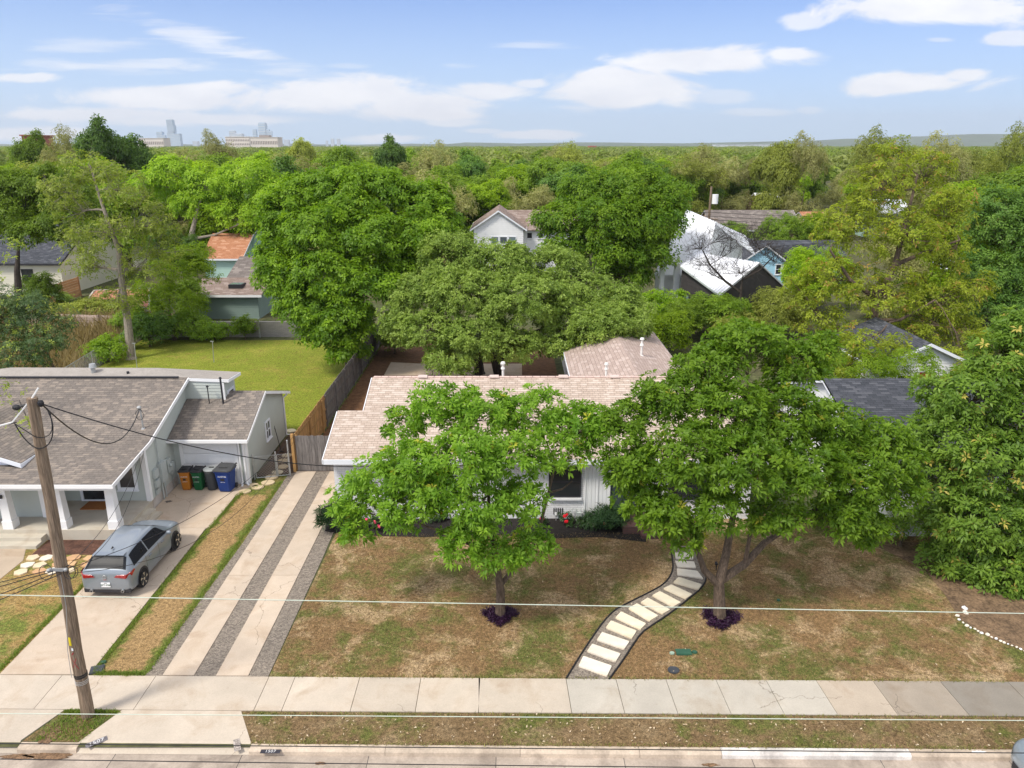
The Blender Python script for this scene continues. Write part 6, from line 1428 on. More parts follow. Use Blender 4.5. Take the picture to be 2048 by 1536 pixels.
t7 = plobes(49, [(1725, 690, -9.5, 48, 34), (1780, 690, -9, 44, 24), (1690, 735, -9, 40, 26), (1690, 690, -5, 56, 32), (1770, 722, -6.5, 50, 22), (1925, 715, -6, 50, 26), (1960, 690, -4, 46, 30), (1700, 735, -3.5, 60, 28), (1840, 640, -1, 60, 40), (1790, 300, 2, 44, 26), (1850, 345, 2, 62, 46), (1760, 375, 1, 72, 55), (1890, 415, 1, 66, 50), (1700, 455, 0, 64, 55), (1820, 470, -1, 80, 55), (1905, 505, 0, 50, 42), (1665, 550, -1, 58, 50), (1760, 580, -2, 88, 55), (1880, 590, -1, 80, 48), (1640, 635, -1, 48, 48), (1720, 680, -2, 64, 42), (1930, 655, -1, 50, 40), (1820, 670, -2.5, 62, 36), (1600, 585, 0, 34, 40), (1770, 728, -3, 60, 20), (1950, 570, 0, 38, 30)])
B7 = V(*G(1722, 765)); 
tree('big rangy pecan with yellow green young leaves, right of the white house', B7, t7, lf_pecan, trunk=[B7, pp(1730, 680, 46.5), pp(1755, 600, 47.5), pp(1790, 530, 48), pp(1815, 430, 49), pp(1835, 350, 50)], tr=.38, barkm=bark, dens=1.15, cr=.50, per=13, L=.24, W=.095, k=5, seed=51, twigs=.85, extra_twigs=2, low=-.9, inner=.25, name='pecan_tree',
     limbs=[([pp(1755, 600, 47.5), pp(1700, 560, 47), pp(1660, 500, 47)], .16), ([pp(1790, 530, 48), pp(1860, 500, 48), pp(1920, 480, 48)], .15), ([pp(1740, 640, 47), pp(1800, 640, 46), pp(1870, 600, 46)], .15)])
t8 = plobes(56, [(1990, 450, 1, 60, 50), (2050, 480, 1, 75, 60), (1975, 550, -1, 60, 50), (2050, 590, -1, 80, 60), (2110, 440, 1, 70, 60), (2000, 410, 1.5, 45, 35), (1990, 620, -2, 55, 40), (2080, 400, 2, 60, 45)])
tree('dark green tree at the right edge behind the big pecan', V(38.5, 56, 0), t8, lf_dark, tr=.35, dens=.9, cr=.7, per=30, L=.26, W=.11, k=4, seed=61, twigs=.3)
B9 = V(*G(263, 718))
t9 = plobes(51.5, [(175, 335, 1, 50, 42), (245, 375, 0, 55, 42), (140, 420, 0, 40, 40), (300, 440, 0, 60, 42), (215, 460, -1, 62, 44), (175, 530, -.5, 42, 34), (290, 530, 0, 56, 38), (235, 595, -.5, 45, 30), (330, 490, .5, 50, 34), (150, 480, .5, 36, 30), (120, 370, .5, 40, 34)])
tree('tall thin tree with sparse yellow green leaves and grey leaning trunk', B9, t9, lf_thin, trunk=[B9, pp(255, 640, 51), pp(243, 560, 51), pp(238, 500, 51), pp(215, 440, 51.3), pp(195, 380, 51.5), pp(180, 330, 51.8)], tr=.30, barkm=barkp, dens=1.0, cr=.6, per=12, L=.22, W=.085, k=5, seed=71, twigs=.9, extra_twigs=3, low=-.9, inner=.2)
t10 = plobes(58, [(350, 525, 0, 52, 30), (310, 565, -1, 42, 32), (395, 545, 0, 38, 30), (350, 600, -1, 50, 32), (290, 610, -.5, 34, 30), (400, 510, 1, 30, 22)])
tree('small lime green tree left of the skylight outbuilding', V(*A(340, 660, 58)[:2], 0), t10, lf_bright, tr=.18, dens=1.1, cr=.55, per=26, L=.2, W=.085, k=4, seed=81, twigs=.4)
t11 = plobes(64, [(60, 395, 1, 70, 50), (130, 435, 0, 66, 44), (25, 450, 0, 60, 44), (105, 365, 1, 56, 40), (165, 405, 1, 46, 40), (15, 375, 1, 50, 44), (170, 470, -1, 46, 26), (80, 470, -1, 60, 28)])
tree('dark trunked mid green tree in front of the cream house', V(*A(33, 600, 63)[:2], 0), t11, lf_mid, trunk=[V(*A(33, 600, 63)[:2], 0), pp(34, 540, 63), pp(38, 480, 63.5)], tr=.4, barkm=barkd, dens=.8, cr=.75, per=30, L=.28, W=.12, k=4, seed=91, twigs=.3)
t12 = plobes(40, [(60, 620, 0, 60, 34), (15, 655, 0, 55, 40), (95, 680, -.5, 44, 34), (40, 710, -1, 60, 34), (110, 640, 0, 32, 28), (-30, 600, 0, 50, 50)])
tree('feathery dark green tree behind the left house roof', V(-26, 41, 0), t12, leafmat('feathery_leaf', (.045, .09, .03), (.11, .17, .055), .3, .5, .3, odd=(.32, .40, .06), oddp=.08), tr=.16, dens=1.9, cr=.5, per=22, L=.16, W=.05, k=6, seed=95, twigs=.6, low=-.8, inner=.3)
t13 = plobes(29, [(-45, 545, 0, 70, 50), (-60, 640, 0, 66, 40), (-30, 820, -1, 66, 34), (10, 780, 0, 36, 22), (-40, 720, 0, 60, 44), (30, 505, 0, 30, 20), (60, 850, -1.5, 34, 18)])
tree('sparse yellow leaved tree mostly outside the left edge, its twigs reaching over the left house', V(-22.5, 30.5, 3.6) if False else V(-23.5, 29.2, 0), t13, lf_thin, trunk=[V(-23.5, 25.2, 0), V(-23.3, 26.5, 3.0), V(-22.8, 28, 5.2)], tr=.14, barkm=barkp, dens=.38, cr=.4, per=6, L=.13, W=.055, k=6, seed=97, twigs=.9, extra_twigs=2, low=-.9, inner=.2)
t14 = plobes(86, [(345, 350, 1, 50, 34), (420, 370, 0, 62, 38), (500, 360, 1, 56, 36), (555, 400, 0, 44, 38), (470, 430, -1, 60, 28), (390, 410, 0, 46, 30), (530, 450, -1, 50, 26), (300, 380, 1, 40, 32)])
tree('broad light green tree with pale forked trunk above the rust orange roof', V(*A(385, 520, 84)[:2], 0), t14, lf_lime2, trunk=[V(*A(385, 520, 84)[:2], 0), pp(383, 470, 84), pp(395, 420, 84.5), pp(405, 390, 85)], tr=.42, barkm=barkp, dens=.6, cr=.9, per=30, L=.36, W=.16, k=4, seed=101, twigs=.4, limbs=[([pp(384, 478, 84), pp(430, 470, 83.5), pp(475, 450, 83)], .18)])
# bare tree
t15 = plobes(57, [(1460, 500, .5, 26, 26), (1525, 500, -.5, 30, 26), (1395, 525, .5, 26, 20), (1400, 490, 0, 36, 30), (1440, 470, 0, 36, 26), (1500, 480, 0, 42, 36), (1550, 520, 0, 30, 30), (1420, 540, -.5, 36, 30), (1480, 540, -.5, 40, 26)])
B15 = V(*A(1482, 705, 57)[:2], 0)
tree('bare brown tree with upswept leafless branches in front of the modern white house', B15, t15, lf_grey, trunk=[B15, pp(1480, 640, 57), pp(1482, 580, 57), pp(1486, 550, 57)], tr=.26, barkm=barkd, dens=1.6, cr=.8, per=4, L=0, seed=105, twigs=1, extra_twigs=6, tf=1.25, low=-.6, inner=.1, name='bare_tree', limbs=[([pp(1481, 585, 57), pp(1450, 562, 57), pp(1420, 530, 57), pp(1405, 500, 57)], .11), ([pp(1484, 560, 57), pp(1520, 540, 57), pp(1545, 515, 57)], .09)])

def shrub(label, px_, py_, Y, w, h, mat, seed, name='shrub', L=.12, W=.05, k=5, dens=2.5, cr=.3, per=18, n=5, cat='shrub', group=None, twigs=.2, droop=.2, base=None, extra=0, barkm=None):
    rg = np.random.default_rng(seed); c = A(px_, py_, Y) if base is None else base; bz = V(c[0], c[1], 0)
    lb = [(bz[0]+rg.uniform(-.5, .5)*w*.6, bz[1]+rg.uniform(-.5, .5)*w*.5, h*rg.uniform(.4, .62), w*rg.uniform(.25, .36), w*rg.uniform(.22, .34), h*rg.uniform(.3, .42)) for _ in range(n)]
    return tree(label, bz, lb, mat, tr=max(.02, w*.03), dens=dens, cr=cr, per=per, L=L, W=W, k=k, seed=seed, twigs=twigs, name=name, cat=cat, group=group, droop=droop, tz=h*.4, extra_twigs=extra, barkm=barkm)
juniper = leafmat('juniper_needles', (.015, .04, .014), (.04, .085, .028), .15, .6, .2)
shrub('dark spiky juniper at the left corner of the white house bed', 0, 0, 0, 1.15, 1.1, juniper, 201, base=V(-6.9, 26.1), L=.22, W=.03, k=6, cr=.22, dens=5, droop=-.3)
shrub('dark spiky juniper left of the brick entry steps', 0, 0, 0, 1.5, .9, juniper, 202, base=V(3.75, 26.2), L=.22, W=.03, k=6, cr=.22, dens=5, droop=-.3)
lf_rose = leafmat('rose_leaf', (.018, .055, .012), (.06, .12, .022), .25, .4, .4)
redm = pm('red_petals', (.62, .01, .02), .25, 9, .6); pinkm = pm('pink_petals', (.75, .05, .14), .2, 9, .6)
for i, (px_, py_, w, h, fm, fl, lab) in enumerate(((748, 1058, .8, .55, pinkm, [(-.25, -.2, .5), (.1, -.25, .42), (.25, -.3, .28)], 'rose bush with a cluster of pink blooms, leftmost in the front bed'),
     (870, 1040, .9, .5, redm, [(-.2, -.2, .5), (.25, -.1, .42)], 'rose bush with coral red blooms behind the left front tree crown'), (940, 1045, .7, .5, pinkm, [(0, -.2, .48)], 'small rose bush with one pink bloom behind the left front tree crown'),
     (1129, 1050, .55, .62, redm, [(.06, -.2, .56), (.06, -.25, .3), (.0, -.15, .48)], 'rose bush with bright red blooms beside the wall vent'), (1170, 1052, .95, .55, None, [], 'low dark green bush without blooms in front of the gas meter'),
     (1206, 1058, .6, .5, pinkm, [(0, -.25, .40)], 'small rose bush with one coral pink bloom right of the gas meter'), (1083, 1052, .4, .35, pinkm, [(.0, -.15, .38)], 'tiny rose bush with one pale pink bloom beside the slender curved limb'), (700, 1050, .8, .6, None, [], 'leafy green bush between the juniper and the leftmost rose'))):
    q = G(px_, py_); r = shrub(lab, 0, 0, 0, w, h, lf_rose, 210+i, base=V(q[0], q[1]), L=.08, W=.045, k=5, cr=.13, dens=9, per=9, name='rose_bush' if fm else 'shrub', cat='rose bush' if fm else 'bush')
    for (dx, dy, dz) in fl:
        b = MB()
        for _ in range(4): b.ball((q[0]+dx+random.uniform(-.035, .035), q[1]+dy+random.uniform(-.03, .03), dz+random.uniform(-.02, .03)), random.uniform(.045, .07), 6, 4, jit=.2)
        b.build('bloom', fm, r)
# purple ground cover round the two front trunks (one mass each)
lf_purple = leafmat('purple_leaf', (.022, .008, .028), (.06, .02, .06), .2, .5, .3)
for i, (B_, w) in enumerate(((B1, .44), (B2, .50))):
    n = 900; a = rng.uniform(0, 2*np.pi, n); rr_ = w*np.sqrt(rng.uniform(.05, 1, n))*rng.uniform(.75, 1.1, n)*(1+.28*np.sin(a*3+i)+.15*np.sin(a*7)); P = np.stack([B_[0]+np.cos(a)*rr_, B_[1]+np.sin(a)*rr_*.9, rng.uniform(.02, .16, n)], 1)
    o = leafmesh('ground_cover', P, nrm(rng.normal(0, .4, (n, 3))+V(0, 0, 1)), rng.uniform(.1, .9, n), .12, .035, 4, lf_purple, None, (0, 0, 0), .1); tag(o, kind='stuff')
    o['label'] = 'dark purple trailing ground cover round the base of the %s front yard trunk' % ('left' if i == 0 else 'right'); o['category'] = 'ground cover'
# shrubs farther back
SH_ = [('bright green bushy shrub against the rear wing of the white house', 1315, 690, 52, 4.2, 3.6, lf_bright, 301), ('mid green shrub mass between the live oak and the modern house', 1370, 680, 56, 4.5, 3.4, lf_mid, 302), ('bright green shrub below the modern house posts', 1320, 640, 60, 4.0, 3.5, lf_lime2, 303),
       ('leafy green bush in front of the charcoal wing, below its lower eave', 1425, 660, 57.0, 5.0, 3.6, lf_mid, 328), ('olive green bush in front of the charcoal gable wall, right of the bare tree', 1555, 660, 57.0, 5.5, 4.0, lf_olive, 329),
       ('olive scrubby bush at the foot of the bare tree', 1470, 700, 54, 4.5, 2.8, lf_olive, 304), ('yellow green bush beside the blue house', 1632, 600, 67, 6.0, 6.4, lf_bright, 305), ('small green bush in front of the block wall, left of the outbuilding centre', 432, 682, 56, 1.9, 1.6, lf_mid, 306),
       ('taller green bush in front of the block wall below the outbuilding', 492, 684, 56, 1.7, 2.0, lf_lime2, 307), ('wide dark shrub left of the block wall', 350, 684, 56, 5.0, 2.2, lf_mid, 308), ('dark green thicket at the left end of the back lawn', 300, 690, 54, 3.0, 2.6, lf_dark, 309),
       ('bright green vine covered bush on the rusty chain-link fence', 215, 700, 50, 3.0, 1.9, lf_lime2, 310), ('round grey green bush in the far left yard', 108, 600, 70, 1.8, 1.3, lf_mid, 311), ('low blue green bush in the far left yard near the cedar fence', 130, 600, 70, 1.5, .9, lf_oak, 312),
       ('leafy sapling in front of the cream house wall', 75, 570, 66, 3.4, 3.6, lf_mid, 313), ('dark green thicket under the big pecan', 1650, 745, 46, 4.0, 2.6, lf_mid, 314), ('yellow green scrub under the big pecan', 1760, 760, 43, 5.0, 2.4, lf_pecan, 315), ('sage green bush left of the back fence under the live oak', 790, 700, 52, 3, 2.6, lf_oak, 316),
       ('low dark shrub along the right neighbour wall', 1690, 1075, 26.5, 2.6, 1.2, lf_dark, 317), ('leafy dark bush below the right neighbour window', 1800, 1090, 24.8, 2.2, 1.4, lf_right, 318), ('green shrub at the far end of the rusty chain-link fence', 270, 668, 57, 3.0, 2.5, lf_mid, 319),
       ('rounded green tree in front of the long peach house', 1580, 470, 98, 8, 6.2, lf_mid, 323), ('olive green tree in front of the peach house right end', 1475, 475, 104, 4.5, 4.6, lf_mid, 324), ('lime tree screening the orange roofed house right of the peach house', 1640, 480, 100, 6, 6.4, lf_bright, 325), ('leafy bush hiding the left roof slope of the white cottage', 1765, 720, 36.5, 5.0, 5.2, lf_lime2, 326), ('yellow green bush hiding the right wall of the white cottage', 1925, 760, 37.5, 3.0, 3.9, lf_pecan, 327),
       ('light green shrub row behind the pale board fence', 180, 655, 64, 5.0, 1.6, lf_olive, 320), ('tall green shrub left of the skylight outbuilding', 380, 650, 62, 3.0, 4.0, lf_mid, 321), ('dark palm-like bush beside the orange roof', 360, 500, 80, 5, 6.5, lf_dark, 322)]
for lab, px_, py_, Y, w, h, m_, sd_ in SH_:
    c = A(px_, py_, Y); shrub(lab, 0, 0, 0, w, h, m_, sd_, base=V(c[0], Y), L=.2 if Y > 40 else .14, W=.09 if Y > 40 else .055, k=4, cr=.45 if Y > 40 else .3, per=20, dens=1.8, n=6, extra=1 if m_ in (lf_olive, lf_pecan) else 0)
# tall dry weeds (nobody could count them)
dryw = leafmat('dry_weed', (.22, .17, .08), (.40, .31, .16), .3, .7, .1); grw = leafmat('green_blade', (.10, .15, .03), (.20, .26, .05), .35, .6, .2)
def blades(name, P, h, w, mat, lab, lean=.35, seed=1):
    rg = np.random.default_rng(seed); n = len(P); a = rg.uniform(0, np.pi, n); d = np.stack([np.cos(a), np.sin(a), 0*a], 1)*w[:, None]/2; tip = P+np.stack([rg.normal(0, lean, n)*h, rg.normal(0, lean, n)*h, h], 1); mid = (P+tip)/2+V(0, 0, .1)*h[:, None]
    v = np.stack([P-d, P+d, mid+d*.7, tip, mid-d*.7], 1).reshape(-1, 3)
    me = bpy.data.meshes.new(name); me.vertices.add(n*5); me.vertices.foreach_set('co', v.astype(np.float32).ravel()); me.loops.add(n*5); me.loops.foreach_set('vertex_index', np.arange(n*5, dtype=np.int32))
    me.polygons.add(n); me.polygons.foreach_set('loop_start', np.arange(0, n*5, 5, dtype=np.int32)); me.polygons.foreach_set('loop_total', np.full(n, 5, np.int32))
    for nm in ('rnd', 'rnd2'): at = me.attributes.new(nm, 'FLOAT', 'POINT'); at.data.foreach_set('value', np.repeat(rg.uniform(0, 1, n), 5).astype(np.float32))
    me.materials.append(mat); me.update(); me.validate(); o = bpy.data.objects.new(name, me); COL.objects.link(o); return tag(o, lab, 'grass', kind='stuff')
n = 9000; P = np.stack([rng.uniform(-40, -29.2, n), rng.uniform(44, 62, n), np.zeros(n)], 1)
keep = np.sin(P[:, 0]*1.3)+np.cos(P[:, 1]*.9)+rng.normal(0, .6, n) > -.6; P = P[keep]
blades('tall_weeds', P, rng.uniform(.7, 1.7, len(P)), rng.uniform(.03, .09, len(P)), dryw, 'tall straw coloured weeds beyond the rusty chain-link fence')
# turf blades: short grass on lawns, thicker where it is green
def scatter(n, poly):
    xs = [p[0] for p in poly]; ys = [p[1] for p in poly]; P = np.stack([rng.uniform(min(xs), max(xs), n), rng.uniform(min(ys), max(ys), n)], 1); ins = np.zeros(n, bool)
    for i in range(len(poly)):
        (x0, y0), (x1, y1) = poly[i], poly[(i+1) % len(poly)]
        c = ((y0 > P[:, 1]) != (y1 > P[:, 1])); t = (x1-x0)*(P[:, 1]-y0)/((y1-y0) if abs(y1-y0) > 1e-9 else 1e-9)+x0; ins ^= c & (P[:, 0] < t)
    P = P[ins]; return np.concatenate([P, np.full((len(P), 1), .015)], 1)
pathpoly = PL+PR[::-1]
fl = scatter(60000, [(-6.9, 17.56), (13.5, 17.4), (13.5, 26), (-5, 25.7), (-6.9, 25.9)])
px0 = np.array(PL); mid = (np.array(PL)+np.array(PR))/2
dmin = np.min(np.linalg.norm(fl[:, None, :2]-mid[None], axis=2), 1); fl = fl[dmin > .62]
o = blades('dry_turf', fl, rng.uniform(.02, .05, len(fl)), rng.uniform(.01, .022, len(fl)), leafmat('turf_blade', (.13, .10, .045), (.36, .26, .13), .2, .8, .1), 'short brown turf of the front lawn', .6, 2)
def fringe(P0, P1, n, spread):
    t = rng.uniform(0, 1, n); P = np.array(P0)[None]*(1-t[:, None])+np.array(P1)[None]*t[:, None]; P = P+rng.normal(0, spread, (n, 2))*(1 if True else 0); return np.concatenate([P, np.full((n, 1), .015)], 1)
FR = np.concatenate([fringe((-12.05, 17.75), (-12.0, 26), 2200, .05), fringe((-12.0, 26), (-11.85, 29), 900, .06), fringe((-11.9, 29.1), (-11.2, 30.1), 500, .07), fringe((-10.5, 17.8), (-10.42, 30.5), 2200, .05), fringe((-12, 17.72), (-10.6, 17.7), 700, .05), fringe((-14.85, 17.8), (-14.82, 24), 1800, .05), scatter(900, [(-12.2, 15.2), (-11.0, 15.15), (-10.7, 16.1), (-12.0, 16.1)]), fringe((-12.0, 16.2), (-10.55, 16.17), 600, .035),
                     fringe((-6.6, 17.6), (14, 17.38), 3000, .04), fringe((-7.2, 16.13), (20, 15.95), 3000, .03), fringe((-6.6, 15.12), (20, 14.88), 3500, .04), fringe((-10.05, 37), (-10.05, 55), 2000, .1)])
FA = FR[:, 0] > -7.3; FB = FR[~FA]; FR = FR[FA][::2]
blades('olive_fringe', FR, rng.uniform(.03, .08, len(FR)), rng.uniform(.012, .026, len(FR)), leafmat('olive_blade', (.11, .12, .035), (.26, .25, .09), .3, .7, .1), 'short olive grass along the sidewalk and kerb edges', .5, 4)
FR = FB
blades('green_fringe', FR, rng.uniform(.04, .10, len(FR)), rng.uniform(.014, .03, len(FR)), grw, 'green grass blades along the lawn edges', .5, 3)
# fallen leaves on verge and lawn
n = 520; P = np.concatenate([scatter(420, [(-6.6, 15.1), (17, 14.95), (17, 15.95), (-7.2, 16.1)]), scatter(220, [(-6, 17.6), (13, 17.4), (13, 25), (-6, 25)])]); P[:, 2] = .035
o = leafmesh('leaf_litter', P, nrm(rng.normal(0, .25, (len(P), 3))+V(0, 0, 1)), rng.uniform(0, 1, len(P)), .075, .035, 1, leafmat('fallen_leaf', (.40, .28, .16), (.66, .55, .40), .1, .8, .1), None, (0, 0, 0), 0); tag(o, 'pale fallen leaves scattered over the verge and front lawn', 'leaf litter', kind='stuff')

# ================================================================ THE WOOD BEYOND
def proto(seed, kind):
    rg = np.random.default_rng(seed); lb = []
    if kind == 'tall': n, R, zc, zz = 9, 2.9, 6.9, 3.6
    elif kind == 'wide': n, R, zc, zz = 11, 3.9, 6.2, 2.7
    elif kind == 'sparse': n, R, zc, zz = 10, 3.6, 7.0, 3.4
    else: n, R, zc, zz = 10, 3.4, 6.2, 3.1
    for i in range(n):
        u = nrm(rg.normal(size=3)); u[2] = abs(u[2])*1.1-.35; rr_ = rg.uniform(.5, .95)
        lb.append((u[0]*R*rr_, u[1]*R*rr_, zc+u[2]*zz*rr_, rg.uniform(1.2, 2.0), rg.uniform(1.2, 2.0), rg.uniform(.9, 1.6)))
    for i in range(5): a = rg.uniform(0, 6.28); lb.append((math.cos(a)*R*.6, math.sin(a)*R*.6, rg.uniform(1.8, 3.6), 1.7, 1.7, 1.4))
    sp = kind == 'sparse'
    return tree('x', V(0, 0, 0), lb, lf_mid, tr=.22, barkm=bark, dens=.75 if sp else .95, cr=.65 if sp else .7, per=16 if sp else 30, L=.28 if sp else .36, W=.12 if sp else .17, k=3, seed=seed, twigs=.8 if sp else .3, extra_twigs=2 if sp else 0, low=-.8 if sp else -.6, inner=.25 if sp else .5)
protos = [proto(501, 'round'), proto(502, 'wide'), proto(503, 'tall'), proto(504, 'sparse'), proto(505, 'round'), proto(506, 'sparse'), proto(507, 'wide')]
KIND = {'lime': (lf_bright, 'lime green leafy tree in the belt of trees beyond the houses', 'lime green trees of the wood', (0, 1, 4, 6)), 'fresh': (lf_lime2, 'fresh mid green tree in the belt of trees beyond the houses', 'fresh green trees of the wood', (0, 1, 2, 4, 6)),
        'mid': (lf_mid, 'medium green tree in the belt of trees beyond the houses', 'medium green trees of the wood', (0, 1, 2, 4, 6)), 'dark': (lf_dark, 'dark evergreen looking tree in the belt of trees beyond the houses', 'dark trees of the wood', (0, 4, 2)),
        'olive': (lf_olive, 'olive tinted thinly leafed tree in the belt of trees beyond the houses', 'olive trees of the wood', (3, 5, 1)), 'grey': (lf_grey, 'grey brown budding tree with bare twigs in the belt beyond the houses', 'grey budding trees of the wood', (3, 5))}
# what must stay visible: photograph windows of the houses and their distance
KEEP = [(940, 1078, 405, 520, 85), (1318, 1540, 415, 600, 78), (1515, 1605, 488, 560, 80), (1412, 1530, 416, 470, 112), (1532, 1585, 392, 415, 150), (388, 530, 500, 600, 64), (405, 492, 482, 530, 80), (0, 120, 480, 560, 74), (1412, 1436, 372, 440, 100),
        (95, 300, 560, 640, 74), (1780, 1812, 384, 405, 120), (262, 290, 478, 500, 92), (1795, 1910, 680, 760, 40)]
FOOT = [(-4, 7, 84, 94), (12, 27, 58, 80), (24, 42, 79, 90), (30, 52, 110, 124), (-31, -20, 62, 78), (-40, -30, 79, 94), (-62, -40, 60, 88), (36, 58, 74, 86), (52, 66, 148, 160), (60, 70, 118, 130), (5, 14, 60, 72), (-35, -27, 79, 90), (-36, -24, 80, 92), (45, 52, 116, 128)]
used = set(); cnt = 0; rs = random.Random(77)
def place(x, y, s, kind, sz=None):
    global cnt
    m_, lab, grp, ids = KIND[kind]; pi = rs.choice(ids); p = protos[pi]
    o = p if pi not in used else copy_tree(p); used.add(pi)
    tag(o, lab, 'tree', grp); o.location = (x, y, 0); o.rotation_euler = (0, 0, rs.uniform(0, 6.28)); o.scale = (s*rs.uniform(.9, 1.15), s*rs.uniform(.9, 1.15), sz or s*rs.uniform(.92, 1.1))
    for c in kids(o):
        if c.name.startswith('crown'): c.material_slots[0].link = 'OBJECT'; c.material_slots[0].material = m_
    cnt += 1
y = 60.0; row = 0
while y < 205:
    sp = 8.6+(y-60)*.030; hw = y*.735+9; x = -hw+rs.uniform(0, sp)
    while x < hw:
        X = x+rs.uniform(-.3, .3)*sp; Y = y+rs.uniform(-.35, .35)*sp
        s = rs.uniform(.78, 1.3)*(1.08 if Y > 80 else .95); top = 10*s
        ok = True
        for (a, c_, d, e) in FOOT:
            if a-1.5 < X < c_+1.5 and d-2 < Y < e+1.5: ok = False
        if ok:
            dep = Y*CP+6*SP; wpx = 3.9*s/dep*FP; cx_, ty = PX(X, Y, top); _, by = PX(X, Y, 1.5)
            for (a, c_, d, e, Yh) in KEEP:
                if Y < Yh+.5 and cx_+wpx > a and cx_-wpx < c_ and ty < e and by > d:
                    # try a low tree instead
                    ok = False
        if ok and ((abs(cx_-700) < 150 and Y < 68) or (X < -30 and Y < 66)): ok = False
        if ok and cnt < 262:
            if cx_ < 650: kind = rs.choices(['lime', 'fresh', 'mid', 'dark', 'olive', 'grey'], [3, 5, 5, .8, 2.2, 1.2])[0]
            elif cx_ > 1350: kind = rs.choices(['lime', 'fresh', 'mid', 'dark', 'olive', 'grey'], [2, 3, 4, .8, 4, 3])[0]
            else: kind = rs.choices(['lime', 'fresh', 'mid', 'dark', 'olive', 'grey'], [2.5, 3, 3.5, 1.2, 3, 3])[0]
            place(X, Y, s, kind)
        x += sp
    y += sp*.82; row += 1
# tall individuals that stand above the horizon
for (px_, py_, D, kind, lab) in ((205, 250, 120, 'dark', 'tall dark tree with an uneven flat top against the sky at the left'), (245, 262, 125, 'dark', 'dark tree just right of the tall flat topped one against the sky'), (120, 265, 140, 'grey', 'grey twiggy tree top against the sky at the far left'), (425, 258, 160, 'grey', 'twiggy tree rising above the horizon between the skyline clusters'),
    (600, 268, 170, 'olive', 'broad olive tree rising above the horizon right of the skyline'), (775, 282, 150, 'dark', 'small dark tree on the horizon above the tall deep green tree'), (870, 280, 150, 'grey', 'grey budding tree at the horizon near the centre'), (1620, 262, 130, 'grey', 'tall grey twiggy tree rising above the right horizon'),
    (1575, 270, 135, 'olive', 'olive twiggy tree beside the tallest grey one on the right horizon'), (1760, 268, 120, 'olive', 'tall olive tree above the horizon over the big pecan'), (1890, 262, 130, 'grey', 'bare topped tree above the horizon near the right edge'), (2030, 262, 120, 'olive', 'olive tree above the horizon at the right corner'), (935, 308, 140, 'dark', 'round dark tree near the centre of the wood'), (60, 272, 150, 'mid', 'medium green tree touching the horizon at the far left')):
    q = A(px_, py_, D); s = q[2]/9.8; place(q[0], D, min(s, 1.3)*.78, kind, sz=s)
    o = [k for k in bpy.data.objects if k.parent is None and k.name.startswith('tree')][-1]
    for k in bpy.data.objects:
        if k.parent is None and tuple(k.location)[:2] == (o.location.x, o.location.y) and k.get('category') == 'tree': k['label'] = lab; k.pop('group', None)
for i, p in enumerate(protos):
    if i not in used: place(-70+i*9, 150, 1, 'mid')
# every tree of the belt gets a label of its own: colour, depth, side and order from the left
ORD = ['leftmost', 'second', 'third', 'fourth', 'fifth', 'sixth', 'seventh', 'eighth', 'ninth', 'tenth', 'eleventh', 'twelfth']
cells = {}
for o in [k for k in bpy.data.objects if k.parent is None and k.get('category') == 'tree' and str(k.get('group', '')).endswith('of the wood')]:
    kd = o['group'].replace(' trees of the wood', ''); xx, yy2 = PX(o.location.x, o.location.y, 8)
    zone = 'far left' if xx < 330 else 'left' if xx < 700 else 'centre left' if xx < 1024 else 'centre right' if xx < 1350 else 'right' if xx < 1720 else 'far right'
    dep = 'nearest' if o.location.y < 95 else 'middle' if o.location.y < 140 else 'farthest'
    cells.setdefault((kd, zone, dep), []).append((xx, o))
for (kd, zone, dep), L_ in cells.items():
    L_.sort(key=lambda t: t[0])
    for i, (xx, o) in enumerate(L_):
        o['label'] = ('only %s tree in the %s rows of the wood, %s' % (kd, dep, zone)) if len(L_) == 1 else ('%s of the %s trees in %s rows, %s' % (ORD[i] if i == 0 else ORD[min(i, 11)]+' from left', kd, dep, zone))
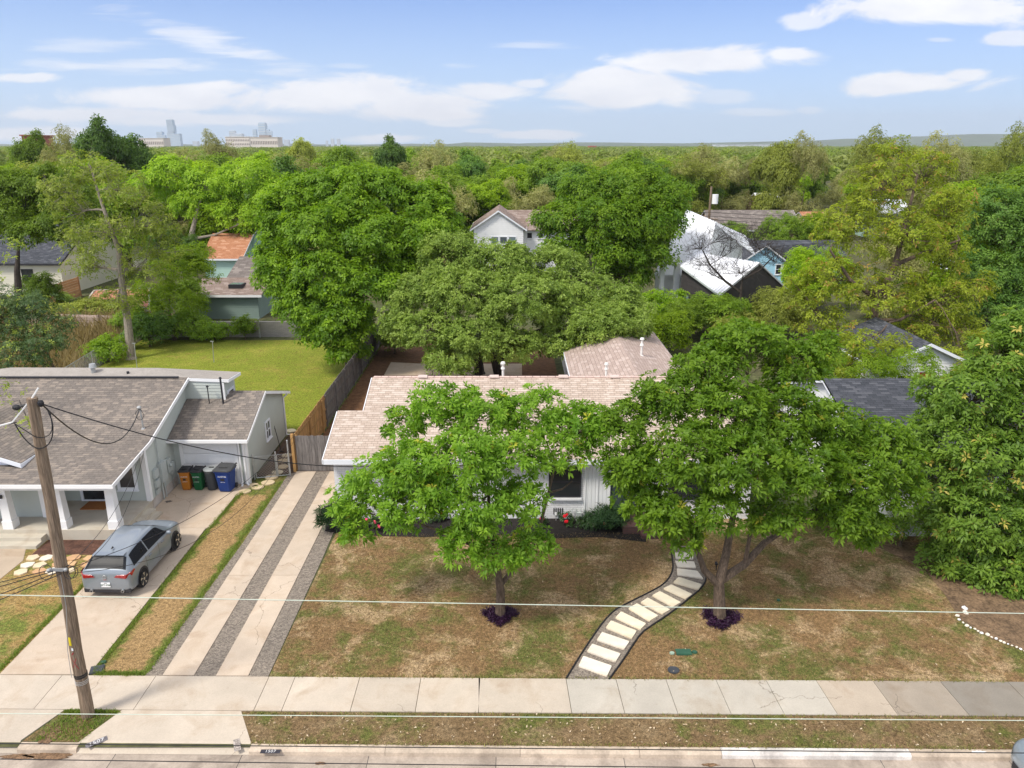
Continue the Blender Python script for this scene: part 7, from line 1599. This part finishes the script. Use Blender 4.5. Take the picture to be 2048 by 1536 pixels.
# the far wood reads as one mass
rg = np.random.default_rng(99); C_ = []
y = 200.0
while y < 2600:
    sp = 9.5*(y/200)**.62; hw = y*.78+20; xs_ = np.arange(-hw, hw, sp); xs_ = xs_+rg.uniform(-.45, .45, len(xs_))*sp; C_.append(np.stack([xs_, y+rg.uniform(-.5, .5, len(xs_))*sp, rg.uniform(8.5, 13.2, len(xs_)), np.full(len(xs_), sp*.5)], 1)); y += sp*.8
C_ = np.concatenate(C_); nC = len(C_); print('far crowns', nC)
sel = rg.uniform(0, 1, nC)
def farwood(mask, mat, nm, lab):
    C = C_[mask]; n = len(C); per = 70
    u = nrm(rg.normal(size=(n, per, 3))); u[..., 2] = np.abs(u[..., 2])*1.1-.25; rad = np.maximum(3.4, C[:, 3]*.75)[:, None]
    lob = nrm(rg.normal(size=(n, 5, 3)))*.35; li = rg.integers(0, 5, (n, per)); off = np.take_along_axis(lob, li[..., None].repeat(3, 2), 1)
    p = np.stack([C[:, 0:1]+(u[..., 0]*.75+off[..., 0])*rad, C[:, 1:2]+(u[..., 1]*.75+off[..., 1])*rad, C[:, 2:3]-3.0+(u[..., 2]*.8+off[..., 2]*.7)*2.9], 2)
    P = p.reshape(-1, 3); AX = nrm(u.reshape(-1, 3)+V(0, 0, .5)); R1 = np.repeat(rg.uniform(.05, .95, n), per); 
    o = leafmesh(nm, P, AX, R1, 1.5, 1.0, 1, mat, None, (0, 0, 0), .1, rg, tilt=.1); tag(o, lab, 'wood', kind='stuff')
farwood(sel < .5, leafmat('far_green', (.13, .21, .02), (.30, .41, .04), .3, .6, .2), 'far_wood', 'green treetops of the far wood reaching the horizon')
farwood(sel >= .5, leafmat('far_olive', (.14, .19, .035), (.31, .36, .10), .3, .6, .2), 'far_olive_wood', 'olive and greyish treetops mixed into the far wood')
print('trees', cnt)
# ================================================================ AIR
b = MB(); b.box(-7500, 7500, -60, 8900, -2, 330)
hm, N = newmat('haze_air'); N.t.nodes.remove(N.b)
pv_ = N.n('ShaderNodeVolumePrincipled'); pv_.inputs['Color'].default_value = (.90, .94, 1, 1); pv_.inputs['Density'].default_value = .00009; pv_.inputs['Anisotropy'].default_value = .3
N.l(pv_.outputs[0], N.out.inputs['Volume'])
HZ = tag(b.build('haze', hm), kind='stuff')
